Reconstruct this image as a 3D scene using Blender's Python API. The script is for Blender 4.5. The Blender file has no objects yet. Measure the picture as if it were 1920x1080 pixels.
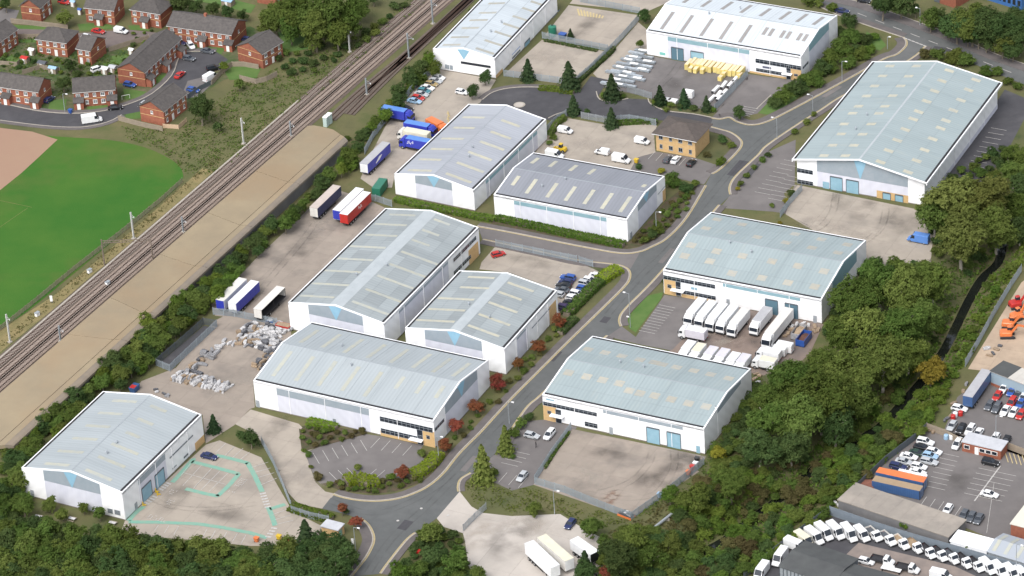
import bpy, math, random
import numpy as np
from math import radians, degrees, sin, cos, tan, atan2, hypot, pi
from mathutils import Vector, Matrix
random.seed(11)
rng = np.random.default_rng(11)
sc = bpy.context.scene
col = sc.collection

# ------------------------------------------------------------------ camera, sky, sun, exposure
FOC = 6947.05                                     # focal length for a 1920 px wide frame
PIT, ROL, EYE = radians(30.786), radians(-3.7775), Vector((0, -850, 500))
_f = Vector((0, cos(PIT), -sin(PIT)))
_r = Vector((1, 0, 0))
_u = _r.cross(_f)
CX = _r * cos(ROL) + _u * sin(ROL)
CY = _u * cos(ROL) - _r * sin(ROL)
cam_d = bpy.data.cameras.new('camera')
cam_d.sensor_width = 36
cam_d.lens = FOC / 1920 * 36
cam_d.clip_start = 5
cam_d.clip_end = 9000
cam = bpy.data.objects.new('camera', cam_d)
col.objects.link(cam)
cam.matrix_world = Matrix.Translation(EYE) @ Matrix((CX, CY, -_f)).transposed().to_4x4()
sc.camera = cam

SUN_EL, SUN_AZ = radians(52), radians(238)         # a veiled sun behind the camera, to its left; azimuth from +x, anticlockwise
world = bpy.data.worlds.new('World')
sc.world = world
world.use_nodes = True
wn = world.node_tree
bg = wn.nodes['Background']
sky = wn.nodes.new('ShaderNodeTexSky')
sky.sky_type = 'NISHITA'
sky.sun_disc = False
sky.sun_elevation = SUN_EL
sky.sun_rotation = pi / 2 - SUN_AZ
sky.air_density = 1.0
sky.dust_density = 3.0
sky.ozone_density = 1.0
veil = wn.nodes.new('ShaderNodeHueSaturation')      # an overcast day: the blue of the sky is veiled by cloud
veil.inputs['Saturation'].default_value = .32
wn.links.new(sky.outputs[0], veil.inputs['Color'])
wn.links.new(veil.outputs[0], bg.inputs[0])
bg.inputs[1].default_value = 0.15
sd = bpy.data.lights.new('sun', 'SUN')
sd.energy = 1.4
sd.angle = radians(35)
sd.color = (1, .965, .92)
sun = bpy.data.objects.new('sun', sd)
col.objects.link(sun)
sdir = Vector((cos(SUN_AZ) * cos(SUN_EL), sin(SUN_AZ) * cos(SUN_EL), sin(SUN_EL)))
sun.rotation_euler = sdir.to_track_quat('Z', 'Y').to_euler()
sun.location = sdir * 400
sc.view_settings.view_transform = 'Standard'
sc.view_settings.look = 'None'
sc.view_settings.exposure = 0.68
sc.view_settings.gamma = 1
sc.view_settings.use_curve_mapping = False
sc.render.engine = 'CYCLES'
sc.cycles.max_bounces = 5
sc.cycles.diffuse_bounces = 4
sc.cycles.glossy_bounces = 2
sc.cycles.transmission_bounces = 3
sc.cycles.use_denoising = True
sc.cycles.denoiser = 'OPENIMAGEDENOISE'

# ------------------------------------------------------------------ survey helpers: a sight line of the photograph meets a known plane of the site
def ray(px, py):
    return CX * ((px - 960) / FOC) - CY * ((py - 540) / FOC) + _f
def at(px, py, z=0.):
    d = ray(px, py)
    return EYE + d * ((z - EYE.z) / d.z)
def on_plane(px, py, p, n):
    d = ray(px, py)
    return EYE + d * ((p - EYE).dot(n) / d.dot(n))
def line(pts, z=0.):
    return [at(x, y, z) for x, y in pts]
def smooth(P, n=6, closed=False):
    out = []
    N = len(P)
    rngi = range(N if closed else N - 1)
    for i in rngi:
        p0 = P[(i - 1) % N] if closed or i > 0 else P[0]
        p1, p2 = P[i], P[(i + 1) % N]
        p3 = P[(i + 2) % N] if closed or i + 2 < N else P[-1]
        for k in range(n):
            t = k / n
            out.append(((p1 * 2) + (p2 - p0) * t + (p0 * 2 - p1 * 5 + p2 * 4 - p3) * t * t + (p1 * 3 - p0 - p2 * 3 + p3) * t ** 3) * .5)
    if not closed:
        out.append(P[-1].copy())
    return out
UD, VD = radians(61.5), radians(-28.3)             # the two directions the estate is laid out on

# ------------------------------------------------------------------ materials
MATS = {}
def mat(name, c, rough=.8, c2=None, scale=.3, detail=5., contrast=(.35, .65), rnd=0., bump=0., bscale=8., metal=0., spec=.3, c3=None, scale3=.05, con3=(.5, .7), stretch=None, pos=False, ribs=None):
    if name in MATS:
        return MATS[name]
    m = bpy.data.materials.new(name)
    m.use_nodes = True
    nt = m.node_tree
    b = nt.nodes['Principled BSDF']
    b.inputs['Roughness'].default_value = rough
    b.inputs['Metallic'].default_value = metal
    b.inputs['Specular IOR Level'].default_value = spec
    rgb = lambda q: (*q, 1) if len(q) == 3 else q
    b.inputs['Base Color'].default_value = rgb(c)
    last = None
    tc = nt.nodes.new('ShaderNodeTexCoord') if (c2 or bump or c3) else None
    vec = tc.outputs['Object'] if tc else None
    if pos and tc:                                  # ground: one pattern runs across all slabs
        vec = nt.nodes.new('ShaderNodeNewGeometry').outputs['Position']
    if stretch and tc:
        mp = nt.nodes.new('ShaderNodeMapping')
        mp.inputs['Scale'].default_value = stretch[:3]
        if len(stretch) > 3:
            mp.inputs['Rotation'].default_value = (0, 0, stretch[3])
        nt.links.new(vec, mp.inputs[0])
        vec = mp.outputs[0]
    def layer(base, cc, s, con, det):
        nz = nt.nodes.new('ShaderNodeTexNoise')
        nz.inputs['Scale'].default_value = s
        nz.inputs['Detail'].default_value = det
        nz.inputs['Roughness'].default_value = .65
        nt.links.new(vec, nz.inputs['Vector'])
        mr = nt.nodes.new('ShaderNodeMapRange')
        mr.inputs[1].default_value, mr.inputs[2].default_value = con
        nt.links.new(nz.outputs['Fac'], mr.inputs[0])
        mx = nt.nodes.new('ShaderNodeMix')
        mx.data_type = 'RGBA'
        nt.links.new(mr.outputs[0], mx.inputs[0])
        if base is None:
            mx.inputs[6].default_value = rgb(c)
        else:
            nt.links.new(base, mx.inputs[6])
        mx.inputs[7].default_value = rgb(cc)
        return mx.outputs[2]
    if c2:
        last = layer(last, c2, scale, contrast, detail)
    if c3:
        last = layer(last, c3, scale3, con3, 4.)
    if ribs:                                        # ribs of metal sheeting: their shading painted in as colour bands
        wv = nt.nodes.new('ShaderNodeTexWave')
        wv.bands_direction = ribs[0]
        wv.inputs['Scale'].default_value = 2 * pi / 20 / ribs[1]
        wv.inputs['Distortion'].default_value = 0
        nt.links.new(tc.outputs['Object'], wv.inputs['Vector'])
        mr = nt.nodes.new('ShaderNodeMapRange')
        mr.inputs[3].default_value, mr.inputs[4].default_value = 1 - ribs[2], 1 + ribs[2] * .5
        nt.links.new(wv.outputs['Fac'], mr.inputs[0])
        mx = nt.nodes.new('ShaderNodeMix')
        mx.data_type = 'RGBA'
        mx.blend_type = 'MULTIPLY'
        mx.inputs[0].default_value = 1
        nt.links.new(last, mx.inputs[6])
        nt.links.new(mr.outputs[0], mx.inputs[7])
        last = mx.outputs[2]
    if rnd:
        oi = nt.nodes.new('ShaderNodeObjectInfo')
        mr = nt.nodes.new('ShaderNodeMapRange')
        mr.inputs[3].default_value, mr.inputs[4].default_value = 1 - rnd, 1 + rnd
        nt.links.new(oi.outputs['Random'], mr.inputs[0])
        mx = nt.nodes.new('ShaderNodeMix')
        mx.data_type = 'RGBA'
        mx.blend_type = 'MULTIPLY'
        mx.inputs[0].default_value = 1
        if last is None:
            mx.inputs[6].default_value = rgb(c)
        else:
            nt.links.new(last, mx.inputs[6])
        nt.links.new(mr.outputs[0], mx.inputs[7])
        last = mx.outputs[2]
    if last is not None:
        nt.links.new(last, b.inputs['Base Color'])
    if bump:
        nz = nt.nodes.new('ShaderNodeTexNoise')
        nz.inputs['Scale'].default_value = bscale
        nz.inputs['Detail'].default_value = 4
        nt.links.new(vec, nz.inputs['Vector'])
        bp = nt.nodes.new('ShaderNodeBump')
        bp.inputs['Strength'].default_value = bump
        bp.inputs['Distance'].default_value = .1
        nt.links.new(nz.outputs['Fac'], bp.inputs['Height'])
        nt.links.new(bp.outputs[0], b.inputs['Normal'])
    MATS[name] = m
    return m

def leafmat(name, c, c2, hue=.12):
    """foliage: two tones mixed leaf by leaf, each plant a little lighter or darker than the next"""
    m = bpy.data.materials.new(name)
    m.use_nodes = True
    nt = m.node_tree
    nt.nodes.clear()
    out = nt.nodes.new('ShaderNodeOutputMaterial')
    at_ = nt.nodes.new('ShaderNodeAttribute')
    at_.attribute_name = 'tint'
    mx = nt.nodes.new('ShaderNodeMix')
    mx.data_type = 'RGBA'
    mx.inputs[6].default_value, mx.inputs[7].default_value = (*c, 1), (*c2, 1)
    nt.links.new(at_.outputs['Fac'], mx.inputs[0])
    oi = nt.nodes.new('ShaderNodeObjectInfo')
    hs = nt.nodes.new('ShaderNodeHueSaturation')
    for k, (a, b) in (('Hue', (.5 - .022, .5 + .016)), ('Value', (1 - hue * 1.6, 1 + hue * 1.6))):
        mr = nt.nodes.new('ShaderNodeMapRange')
        mr.inputs[3].default_value, mr.inputs[4].default_value = a, b
        if k == 'Hue':
            ml = nt.nodes.new('ShaderNodeMath')
            ml.operation = 'MULTIPLY'
            ml.inputs[1].default_value = 7.31
            fr = nt.nodes.new('ShaderNodeMath')
            fr.operation = 'FRACT'
            nt.links.new(oi.outputs['Random'], ml.inputs[0])
            nt.links.new(ml.outputs[0], fr.inputs[0])
            nt.links.new(fr.outputs[0], mr.inputs[0])
        else:
            nt.links.new(oi.outputs['Random'], mr.inputs[0])
        nt.links.new(mr.outputs[0], hs.inputs[k])
    nt.links.new(mx.outputs[2], hs.inputs['Color'])
    d = nt.nodes.new('ShaderNodeBsdfDiffuse')
    t = nt.nodes.new('ShaderNodeBsdfTranslucent')
    nt.links.new(hs.outputs[0], d.inputs[0])
    nt.links.new(hs.outputs[0], t.inputs[0])
    ms = nt.nodes.new('ShaderNodeMixShader')
    ms.inputs[0].default_value = .42
    nt.links.new(d.outputs[0], ms.inputs[1])
    nt.links.new(t.outputs[0], ms.inputs[2])
    nt.links.new(ms.outputs[0], out.inputs[0])
    MATS[name] = m
    return m

W_PANEL = mat('white_panel', (.84, .845, .86), .55, (.79, .80, .815), .5, 6, stretch=(1, 1, .12), ribs=('DIAGONAL', 1.6, .045))
LAV = mat('lilac_panel', (.57, .58, .66), .55, (.63, .64, .71), .5, 6, stretch=(1, 1, .12), ribs=('DIAGONAL', 1.6, .03))
GREYB = mat('grey_band', (.26, .31, .35), .5, (.30, .34, .38), .5)
TEALB = mat('teal_band', (.20, .33, .38), .5, (.24, .37, .42), .5)
BLUET = mat('blue_triangle', (.22, .40, .53), .5, (.26, .44, .56), .5)
GUTTER = mat('gutter_dark', (.03, .03, .033), .8)
TRIM = mat('white_trim', (.85, .86, .88), .5)
GLASS = mat('dark_glass', (.018, .024, .034), .12, spec=.6)
MULL = mat('window_frame_grey', (.30, .33, .36), .5)
BRICKT = mat('buff_brick', (.58, .40, .20), .9, (.50, .33, .16), 1.5)
BRICKR = mat('red_brick', (.31, .115, .07), .9, (.24, .085, .055), 1.2, rnd=.12)
SHUT = mat('blue_shutter', (.22, .38, .47), .5, (.27, .43, .52), .6)
SHUTD = mat('dark_shutter', (.10, .18, .23), .5)
TILE = mat('roof_tile', (.105, .095, .09), .9, (.072, .066, .064), 1.1, rnd=.12, bump=.3, bscale=5)
TILEB = mat('brown_roof_tile', (.105, .088, .08), .9, (.08, .068, .062), 1.0, bump=.3, bscale=5)
WHITE = mat('white_paint', (.80, .80, .80), .35)
UPVC = mat('white_window_frame', (.78, .78, .76), .4)
STEEL = mat('galvanised_steel', (.40, .43, .45), .45, (.30, .33, .36), 2., metal=.3)
DARKST = mat('dark_steel', (.10, .115, .13), .5)
FENCE = mat('fence_steel', (.27, .31, .34), .5, rnd=.1)
TIMBER = mat('weathered_timber', (.23, .19, .15), .9, (.31, .26, .20), 1.5)
CONC = mat('concrete', (.375, .33, .278), .9, (.315, .278, .238), .22, 8, (.3, .7), rnd=.025, c3=(.235, .21, .185), scale3=.07, con3=(.50, .74), bump=.12, pos=True)
CONCP = mat('pale_concrete', (.46, .42, .38), .9, (.41, .375, .34), .3, 8, (.3, .7), rnd=.03, c3=(.34, .31, .28), scale3=.07, con3=(.52, .76), pos=True)
CONCB = mat('brown_concrete', (.315, .27, .228), .9, (.26, .222, .19), .25, 8, (.3, .7), rnd=.05, c3=(.175, .155, .138), scale3=.055, con3=(.50, .70), pos=True)
JOINT = mat('slab_joint', (.19, .168, .145), .95)
ASPH = mat('asphalt', (.115, .12, .12), .9, (.095, .10, .10), .35, 8, (.3, .7), c3=(.14, .143, .143), scale3=.06, con3=(.5, .75), bump=.1)
ASPHD = mat('dark_asphalt', (.072, .071, .078), .9, (.058, .057, .063), .3, 8, c3=(.092, .09, .096), scale3=.08, con3=(.52, .72))
ASPHL = mat('worn_asphalt', (.16, .148, .145), .9, (.135, .125, .123), .3, 8, (.3, .7), c3=(.195, .18, .175), scale3=.06, con3=(.5, .75), pos=True)
FOOT = mat('footway_asphalt', (.14, .125, .122), .95, (.11, .10, .10), .4, 7)
KERB = mat('kerb_concrete', (.40, .365, .315), .9, (.33, .30, .26), 1.2)
YEL = mat('yellow_line', (.52, .42, .22), .8, (.44, .36, .21), 1.)
LINEW = mat('white_line', (.50, .485, .465), .8, (.29, .275, .265), 1.6, contrast=(.4, .75))
MINT = mat('green_walkway_paint', (.16, .36, .285), .8, (.26, .34, .27), .9, contrast=(.35, .75))
RAILB = mat('ballast', (.14, .105, .084), .95, (.10, .08, .07), .5, 9, c3=(.17, .14, .12), scale3=.05, bump=.3, bscale=12)
RAILM = mat('rail_steel', (.10, .06, .045), .6)
SLEEP = mat('sleeper', (.30, .25, .22), .9, rnd=.1)
TAN = mat('tan_deck', (.30, .242, .16), .9, (.24, .196, .135), .09, 8, (.3, .7), rnd=.05, c3=(.275, .205, .13), scale3=.035, con3=(.45, .7), bump=.15, bscale=10)
TANW = mat('deck_wall', (.19, .185, .185), .9, (.14, .14, .145), .2)
GRASS = mat('field_grass', (.026, .112, .011), .95, (.055, .134, .016), .035, 10, (.35, .7), c3=(.085, .12, .024), scale3=.022, con3=(.52, .72), bump=.4, bscale=3)
LAWN = mat('lawn', (.065, .135, .03), .95, (.10, .16, .045), .2, 8, bump=.3, bscale=4)
SCRUB = mat('rough_grass', (.085, .098, .036), .95, (.145, .125, .062), .12, 10, (.35, .68), c3=(.055, .072, .028), scale3=.06, con3=(.5, .72), bump=.6, bscale=2)
DRYG = mat('dry_grass', (.24, .19, .09), .95, (.155, .14, .06), .25, 8, bump=.4, bscale=3)
EARTH = mat('bare_earth', (.31, .205, .142), .95, (.30, .19, .135), .08, 9, bump=.1)
MULCH = mat('bark_mulch', (.10, .072, .05), .95, (.06, .065, .03), .6, 8, (.4, .6))
GARD = mat('garden_ground', (.085, .10, .045), .95, (.16, .125, .085), .3, 9, (.4, .65), c3=(.05, .085, .025), scale3=.14, con3=(.4, .6))
WATER = mat('dark_water', (.012, .014, .012), .06, spec=.6)
TYRE = mat('tyre_rubber', (.018, .018, .02), .8)
RIM = mat('wheel_rim', (.42, .43, .44), .35, metal=.6)
LAMPW = mat('headlamp_lens', (.75, .77, .80), .2)
LAMPR = mat('tail_lamp', (.42, .02, .02), .25)
CHAS = mat('chassis_black', (.03, .03, .034), .6)
BARK = mat('tree_bark', (.16, .135, .10), .95, (.23, .20, .16), 2.)
BARKP = mat('pale_bark', (.36, .33, .28), .95, (.27, .24, .20), 2.)

# ------------------------------------------------------------------ mesh and object helpers
class MB:
    def __init__(s):
        s.v, s.f = [], []
    def add(s, vs, fs):
        b = len(s.v)
        s.v += [tuple(v) for v in vs]
        s.f += [tuple(b + i for i in f) for f in fs]
        return s
    def box(s, x0, x1, y0, y1, z0, z1):
        return s.add([(x0, y0, z0), (x1, y0, z0), (x1, y1, z0), (x0, y1, z0), (x0, y0, z1), (x1, y0, z1), (x1, y1, z1), (x0, y1, z1)],
                     [(3, 2, 1, 0), (4, 5, 6, 7), (0, 1, 5, 4), (1, 2, 6, 5), (2, 3, 7, 6), (3, 0, 4, 7)])
    def obox(s, c, sx, sy, sz, rz=0., rx=0., ry=0.):
        R = Matrix.Rotation(rz, 3, 'Z') @ Matrix.Rotation(ry, 3, 'Y') @ Matrix.Rotation(rx, 3, 'X')
        t = MB().box(-sx / 2, sx / 2, -sy / 2, sy / 2, -sz / 2, sz / 2)
        return s.add([R @ Vector(v) + Vector(c) for v in t.v], t.f)
    def beam(s, a, b, w, h):
        """a square bar from a to b"""
        a, b = Vector(a), Vector(b)
        d = (b - a)
        L = d.length
        d.normalize()
        side = d.cross(Vector((0, 0, 1)))
        if side.length < 1e-3:
            side = Vector((1, 0, 0))
        side.normalize()
        up = side.cross(d)
        q = [(-w / 2, -h / 2), (w / 2, -h / 2), (w / 2, h / 2), (-w / 2, h / 2)]
        vs = [a + side * x + up * y for x, y in q] + [b + side * x + up * y for x, y in q]
        return s.add(vs, [(3, 2, 1, 0), (4, 5, 6, 7), (0, 1, 5, 4), (1, 2, 6, 5), (2, 3, 7, 6), (3, 0, 4, 7)])
    def prism(s, poly, z0, z1):
        n = len(poly)
        a = sum(poly[i][0] * poly[(i + 1) % n][1] - poly[(i + 1) % n][0] * poly[i][1] for i in range(n))
        if a < 0:
            poly = poly[::-1]
        vs = [(p[0], p[1], z0) for p in poly] + [(p[0], p[1], z1) for p in poly]
        return s.add(vs, [tuple(range(n))[::-1], tuple(range(n, 2 * n))] + [(i, (i + 1) % n, n + (i + 1) % n, n + i) for i in range(n)])
    def sheet(s, poly, z):
        n = len(poly)
        a = sum(poly[i][0] * poly[(i + 1) % n][1] - poly[(i + 1) % n][0] * poly[i][1] for i in range(n))
        if a < 0:
            poly = poly[::-1]
        return s.add([(p[0], p[1], z) for p in poly], [tuple(range(n))])
    def loft(s, rings):
        n = len(rings[0])
        vs = [p for r in rings for p in r]
        fs = [(k * n + i, k * n + (i + 1) % n, (k + 1) * n + (i + 1) % n, (k + 1) * n + i) for k in range(len(rings) - 1) for i in range(n)]
        fs += [tuple(range(n))[::-1], tuple((len(rings) - 1) * n + i for i in range(n))]
        return s.add(vs, fs)
    def tube(s, a, b, r0, r1=None, n=6):
        a, b = Vector(a), Vector(b)
        r1 = r0 if r1 is None else r1
        d = (b - a).normalized()
        x = d.orthogonal().normalized()
        y = d.cross(x)
        return s.loft([[p + (x * cos(2 * pi * i / n) + y * sin(2 * pi * i / n)) * r for i in range(n)] for p, r in ((a, r0), (b, r1))])
    def ribbon(s, P, o0, o1, z0, z1=None):
        """a strip along the line P from offset o0 to o1 (left of the line positive); a raised kerb when z1 is given"""
        A, B = offset(P, o0), offset(P, o1)
        n = len(P)
        if z1 is None:
            return s.add([(p.x, p.y, z0) for p in A] + [(p.x, p.y, z0) for p in B],
                         [(i, i + 1, n + i + 1, n + i) if o1 > o0 else (i, n + i, n + i + 1, i + 1) for i in range(n - 1)])
        rings = [[(a.x, a.y, z0), (a.x, a.y, z1), (b.x, b.y, z1), (b.x, b.y, z0)] for a, b in zip(A, B)]
        return s.loft(rings)
    def mesh(s, name):
        m = bpy.data.meshes.new(name)
        m.from_pydata(s.v, [], s.f)
        m.update()
        return m

def offset(P, d):
    out = []
    for i, p in enumerate(P):
        a = P[max(i - 1, 0)]
        b = P[min(i + 1, len(P) - 1)]
        t = Vector((b.x - a.x, b.y - a.y, 0))
        t = t.normalized() if t.length > 1e-6 else Vector((1, 0, 0))
        out.append(Vector((p.x - t.y * d, p.y + t.x * d, p.z)))
    return out

def tag(o, label=None, cat=None, group=None, kind=None):
    for k, v in (('label', label), ('category', cat), ('group', group), ('kind', kind)):
        if v:
            o[k] = v
    return o
def put(name, mb, m, parent=None, loc=None, rz=0., label=None, cat=None, group=None, kind=None, smooth_=False):
    me = mb.mesh(name) if isinstance(mb, MB) else mb
    if m is not None and not me.materials:
        me.materials.append(m)
    o = bpy.data.objects.new(name, me)
    col.objects.link(o)
    if m is not None and me.materials[0] != m:
        o.material_slots[0].link = 'OBJECT'
        o.material_slots[0].material = m
    if smooth_:
        me.polygons.foreach_set('use_smooth', [True] * len(me.polygons))
    if parent:
        o.parent = parent
    if loc is not None:
        o.location = loc
    if rz:
        o.rotation_euler = (0, 0, rz)
    return tag(o, label, cat, group, kind)
def thing(name, label, cat, loc=(0, 0, 0), rz=0., group=None):
    o = bpy.data.objects.new(name, None)
    o.empty_display_size = .5
    col.objects.link(o)
    o.location = loc
    o.rotation_euler = (0, 0, rz)
    return tag(o, label, cat, group)
ORD = 'first second third fourth fifth sixth seventh eighth ninth tenth eleventh twelfth thirteenth fourteenth fifteenth'.split()
def structure(name, mb, m, label, cat='ground', parent=None):
    return put(name, mb, m, parent, label=label, cat=cat, kind='structure')
def area(poly):
    n = len(poly)
    return abs(sum(poly[i][0] * poly[(i + 1) % n][1] - poly[(i + 1) % n][0] * poly[i][1] for i in range(n))) / 2
def inside(x, y, poly):
    """numpy point-in-polygon"""
    r = np.zeros(np.shape(x), bool)
    n = len(poly)
    for i in range(n):
        x0, y0 = poly[i][0], poly[i][1]
        x1, y1 = poly[(i + 1) % n][0], poly[(i + 1) % n][1]
        if y0 == y1:
            continue
        r ^= ((y0 > y) != (y1 > y)) & (x < (x1 - x0) * (y - y0) / (y1 - y0) + x0)
    return r
def clip(poly, x0, x1, y0, y1):
    for ax, lim, sg in ((0, x0, 1), (0, x1, -1), (1, y0, 1), (1, y1, -1)):
        out = []
        for i in range(len(poly)):
            a, b = poly[i - 1], poly[i]
            ia, ib = sg * (a[ax] - lim) >= 0, sg * (b[ax] - lim) >= 0
            if ia != ib:
                t = (lim - a[ax]) / (b[ax] - a[ax])
                out.append((a[0] + (b[0] - a[0]) * t, a[1] + (b[1] - a[1]) * t))
            if ib:
                out.append(b)
        poly = out
        if len(poly) < 3:
            return []
    return poly

# ------------------------------------------------------------------ terrain with the brook's cutting
BROOK = smooth(line([(1960, 330), (1905, 410), (1882, 450), (1872, 490), (1842, 520), (1815, 565), (1772, 652), (1735, 705), (1700, 745), (1657, 792), (1620, 817), (1540, 867), (1470, 927), (1397, 980), (1360, 1010), (1290, 1050), (1180, 1130), (1050, 1220)], -2.2), 4)
_bx = np.array([[p.x, p.y] for p in BROOK])
def brook_dist(x, y):
    x, y = np.asarray(x, float), np.asarray(y, float)
    best = np.full(x.shape, 1e9)
    for a, b in zip(_bx[:-1], _bx[1:]):
        d = b - a
        t = np.clip(((x - a[0]) * d[0] + (y - a[1]) * d[1]) / (d @ d), 0, 1)
        best = np.minimum(best, np.hypot(x - a[0] - t * d[0], y - a[1] - t * d[1]))
    return best
def gz(x, y):
    d = brook_dist(x, y)
    t = np.clip((d - .8) / 6.0, 0, 1)
    t = t * t * (3 - 2 * t)
    return -2.7 * (1 - t)
xs = np.concatenate([[-4000, -900, -300], np.arange(-200, 200.1, 2.5), [300, 900, 4000]])
ys = np.concatenate([[-4000, -900, -300], np.arange(-190, 210.1, 2.5), [320, 900, 6000]])
X, Y = np.meshgrid(xs, ys)
near = (np.abs(X) < 205) & (Y > -195) & (Y < 215)
Z = np.where(near, gz(np.where(near, X, 500), np.where(near, Y, 900)), 0)
nx, ny = len(xs), len(ys)
g = MB()
g.v = list(zip(X.ravel().tolist(), Y.ravel().tolist(), Z.ravel().tolist()))
g.f = [(j * nx + i, j * nx + i + 1, (j + 1) * nx + i + 1, (j + 1) * nx + i) for j in range(ny - 1) for i in range(nx - 1)]
structure('ground', g, SCRUB, 'rough grass and scrubby ground of the whole site')
structure('brook_water', MB().ribbon(BROOK, -1.2, 1.2, -2.45), WATER, 'dark narrow brook running below the big riverside trees', 'water')

Z1, Z2, Z3, Z4 = .03, .06, .085, .105              # stacked sheets: plots, roads, patches, paint
def plot(name, px, m, label, z=Z1, cat='ground', n=0):
    P = line(px)
    if n:
        P = smooth(P, n, True)
    return structure(name, MB().sheet(P, z), m, label, cat), P
def slabs(parent, P, m, size=5., rz=UD, z=Z1, ox=0., oy=0., gap=.022):
    """bays of concrete, each its own slab a little proud of the joints"""
    c, s = cos(-rz), sin(-rz)
    Q = [(p.x * c - p.y * s, p.x * s + p.y * c) for p in P]
    xs_, ys_ = [q[0] for q in Q], [q[1] for q in Q]
    c, s = cos(rz), sin(rz)
    sx, sy = (size, size) if isinstance(size, (int, float)) else size
    i0, i1 = math.floor((min(xs_) - ox) / sx), math.ceil((max(xs_) - ox) / sx)
    j0, j1 = math.floor((min(ys_) - oy) / sy), math.ceil((max(ys_) - oy) / sy)
    for i in range(i0, i1):
        for j in range(j0, j1):
            x0, y0 = ox + i * sx + gap, oy + j * sy + gap
            q = clip(Q, x0, x0 + sx - 2 * gap, y0, y0 + sy - 2 * gap)
            if len(q) < 3 or area(q) < 1.5:
                continue
            mx, my = x0 + sx / 2, y0 + sy / 2
            mb = MB().prism([(a - mx, b - my) for a, b in q], 0, .022 + random.uniform(-.006, .006))
            put('slab', mb, m, parent, (mx * c - my * s, mx * s + my * c, z + .004), rz)

# plots
y, P = plot('concrete_yard', [(236, 972), (386, 834), (412, 826), (490, 858), (548, 958), (600, 985), (612, 998), (560, 1022), (470, 1024), (380, 1014), (300, 1008), (226, 1000)], JOINT, 'pale concrete yard with green painted walkways beside the lowest left shed')
slabs(y, P, CONC, (6, 5)); YARD_A = y
y, P = plot('concrete_drive', [(470, 768), (560, 795), (600, 835), (572, 850), (592, 905), (610, 922), (628, 926), (604, 954), (560, 945), (541, 925), (505, 850), (480, 815), (440, 795)], JOINT, 'concrete drive curving from the junction up to the scrap yard')
slabs(y, P, CONC, (6, 4.5))
y, P = plot('scrap_yard', [(469, 767), (478, 764), (474, 712), (548, 640), (545, 620), (500, 600), (420, 593), (400, 603), (330, 690), (265, 715), (248, 735), (290, 745), (380, 778), (386, 832), (440, 797)], JOINT, 'littered brown concrete yard holding the bales of scrap')
slabs(y, P, CONCB, (7, 7))
y, P = plot('trailer_yard', [(403, 592), (396, 572), (480, 485), (560, 410), (620, 352), (690, 375), (722, 390), (545, 570), (546, 618), (470, 600)], JOINT, 'long concrete trailer yard beside the railway shrub belt')
slabs(y, P, CONCB, (6, 6))
y, P = plot('lorry_yard', [(676, 335), (690, 300), (722, 238), (800, 138), (815, 128), (930, 150), (905, 190), (875, 205), (740, 330), (735, 352), (700, 352)], JOINT, 'concrete yard with the blue lorries and a row of parked cars')
slabs(y, P, CONC, (6, 6))
y, P = plot('fenced_yard', [(945, 140), (1016, 75), (1138, 97), (1075, 160), (975, 147)], JOINT, 'empty fenced concrete yard in front of the far white shed')
slabs(y, P, CONC, (5, 6))
y, P = plot('fenced_yard', [(1022, 66), (1066, 10), (1200, 29), (1196, 42), (1148, 92), (1040, 74)], JOINT, 'concrete yard with a yellow hatched corner behind the green tank')
slabs(y, P, CONC, (5, 6)); YARD_K2 = y
y, P = plot('back_yard', [(1068, 7), (1090, -20), (1300, -20), (1245, 8), (1213, 22)], JOINT, 'strip of concrete at the top edge behind the fenced yards')
slabs(y, P, CONC, (6, 6))
y, P = plot('concrete_lane', [(1197, 42), (1216, 58), (1212, 106), (1140, 160), (1118, 144), (1112, 138), (1152, 94)], JOINT, 'concrete lane between the fenced yards and the steel racks')
slabs(y, P, CONC, (6, 6))
y, P = plot('storage_yard', [(1212, 104), (1262, 113), (1404, 139), (1399, 160), (1340, 212), (1330, 208), (1215, 182), (1128, 164), (1140, 158)], JOINT, 'grey yard stacked with steel bundles and yellow pallets')
slabs(y, P, ASPHL, (8, 8), gap=.015); YARD_J = y
plot('car_park', [(1404, 139), (1504, 153), (1455, 176), (1420, 213), (1380, 222), (1342, 213)], ASPHL, 'asphalt car park beside the yard of yellow pallets')
y, P = plot('van_yard', [(1030, 235), (1060, 221), (1130, 233), (1180, 228), (1232, 236), (1226, 250), (1229, 286), (1196, 295), (1175, 330), (1000, 292), (1025, 255)], JOINT, 'concrete yard with white vans behind the slate roofed shed')
slabs(y, P, CONC, (6, 6))
plot('office_car_park', [(1229, 284), (1303, 296), (1345, 310), (1333, 327), (1320, 346), (1250, 330), (1178, 322), (1197, 293)], ASPHL, 'small asphalt car park in front of the buff brick office')
y, P = plot('staff_car_park', [(903, 492), (930, 461), (960, 467), (1080, 491), (1112, 504), (1128, 512), (1062, 592), (1040, 588), (1047, 545), (955, 511), (899, 505)], JOINT, 'concrete car park with rows of cars beside the middle sheds')
slabs(y, P, CONC, (6, 6))
plot('visitor_car_park', [(570, 851), (600, 837), (680, 813), (715, 818), (794, 835), (786, 846), (800, 870), (760, 897), (700, 899), (640, 902), (600, 907), (590, 895)], ASPHL, 'asphalt car park with white bays before the widest left shed')
plot('side_car_park', [(1020, 787), (1082, 801), (1005, 908), (960, 920), (905, 895), (882, 890), (935, 846), (985, 790)], ASPHL, 'asphalt car park left of the big empty yard')
y, P = plot('empty_yard', [(1071, 804), (1324, 856), (1310, 885), (1182, 972), (1000, 909)], JOINT, 'large stained empty concrete yard in front of the lower right shed')
slabs(y, P, CONCB, (5, 5.6))
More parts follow.
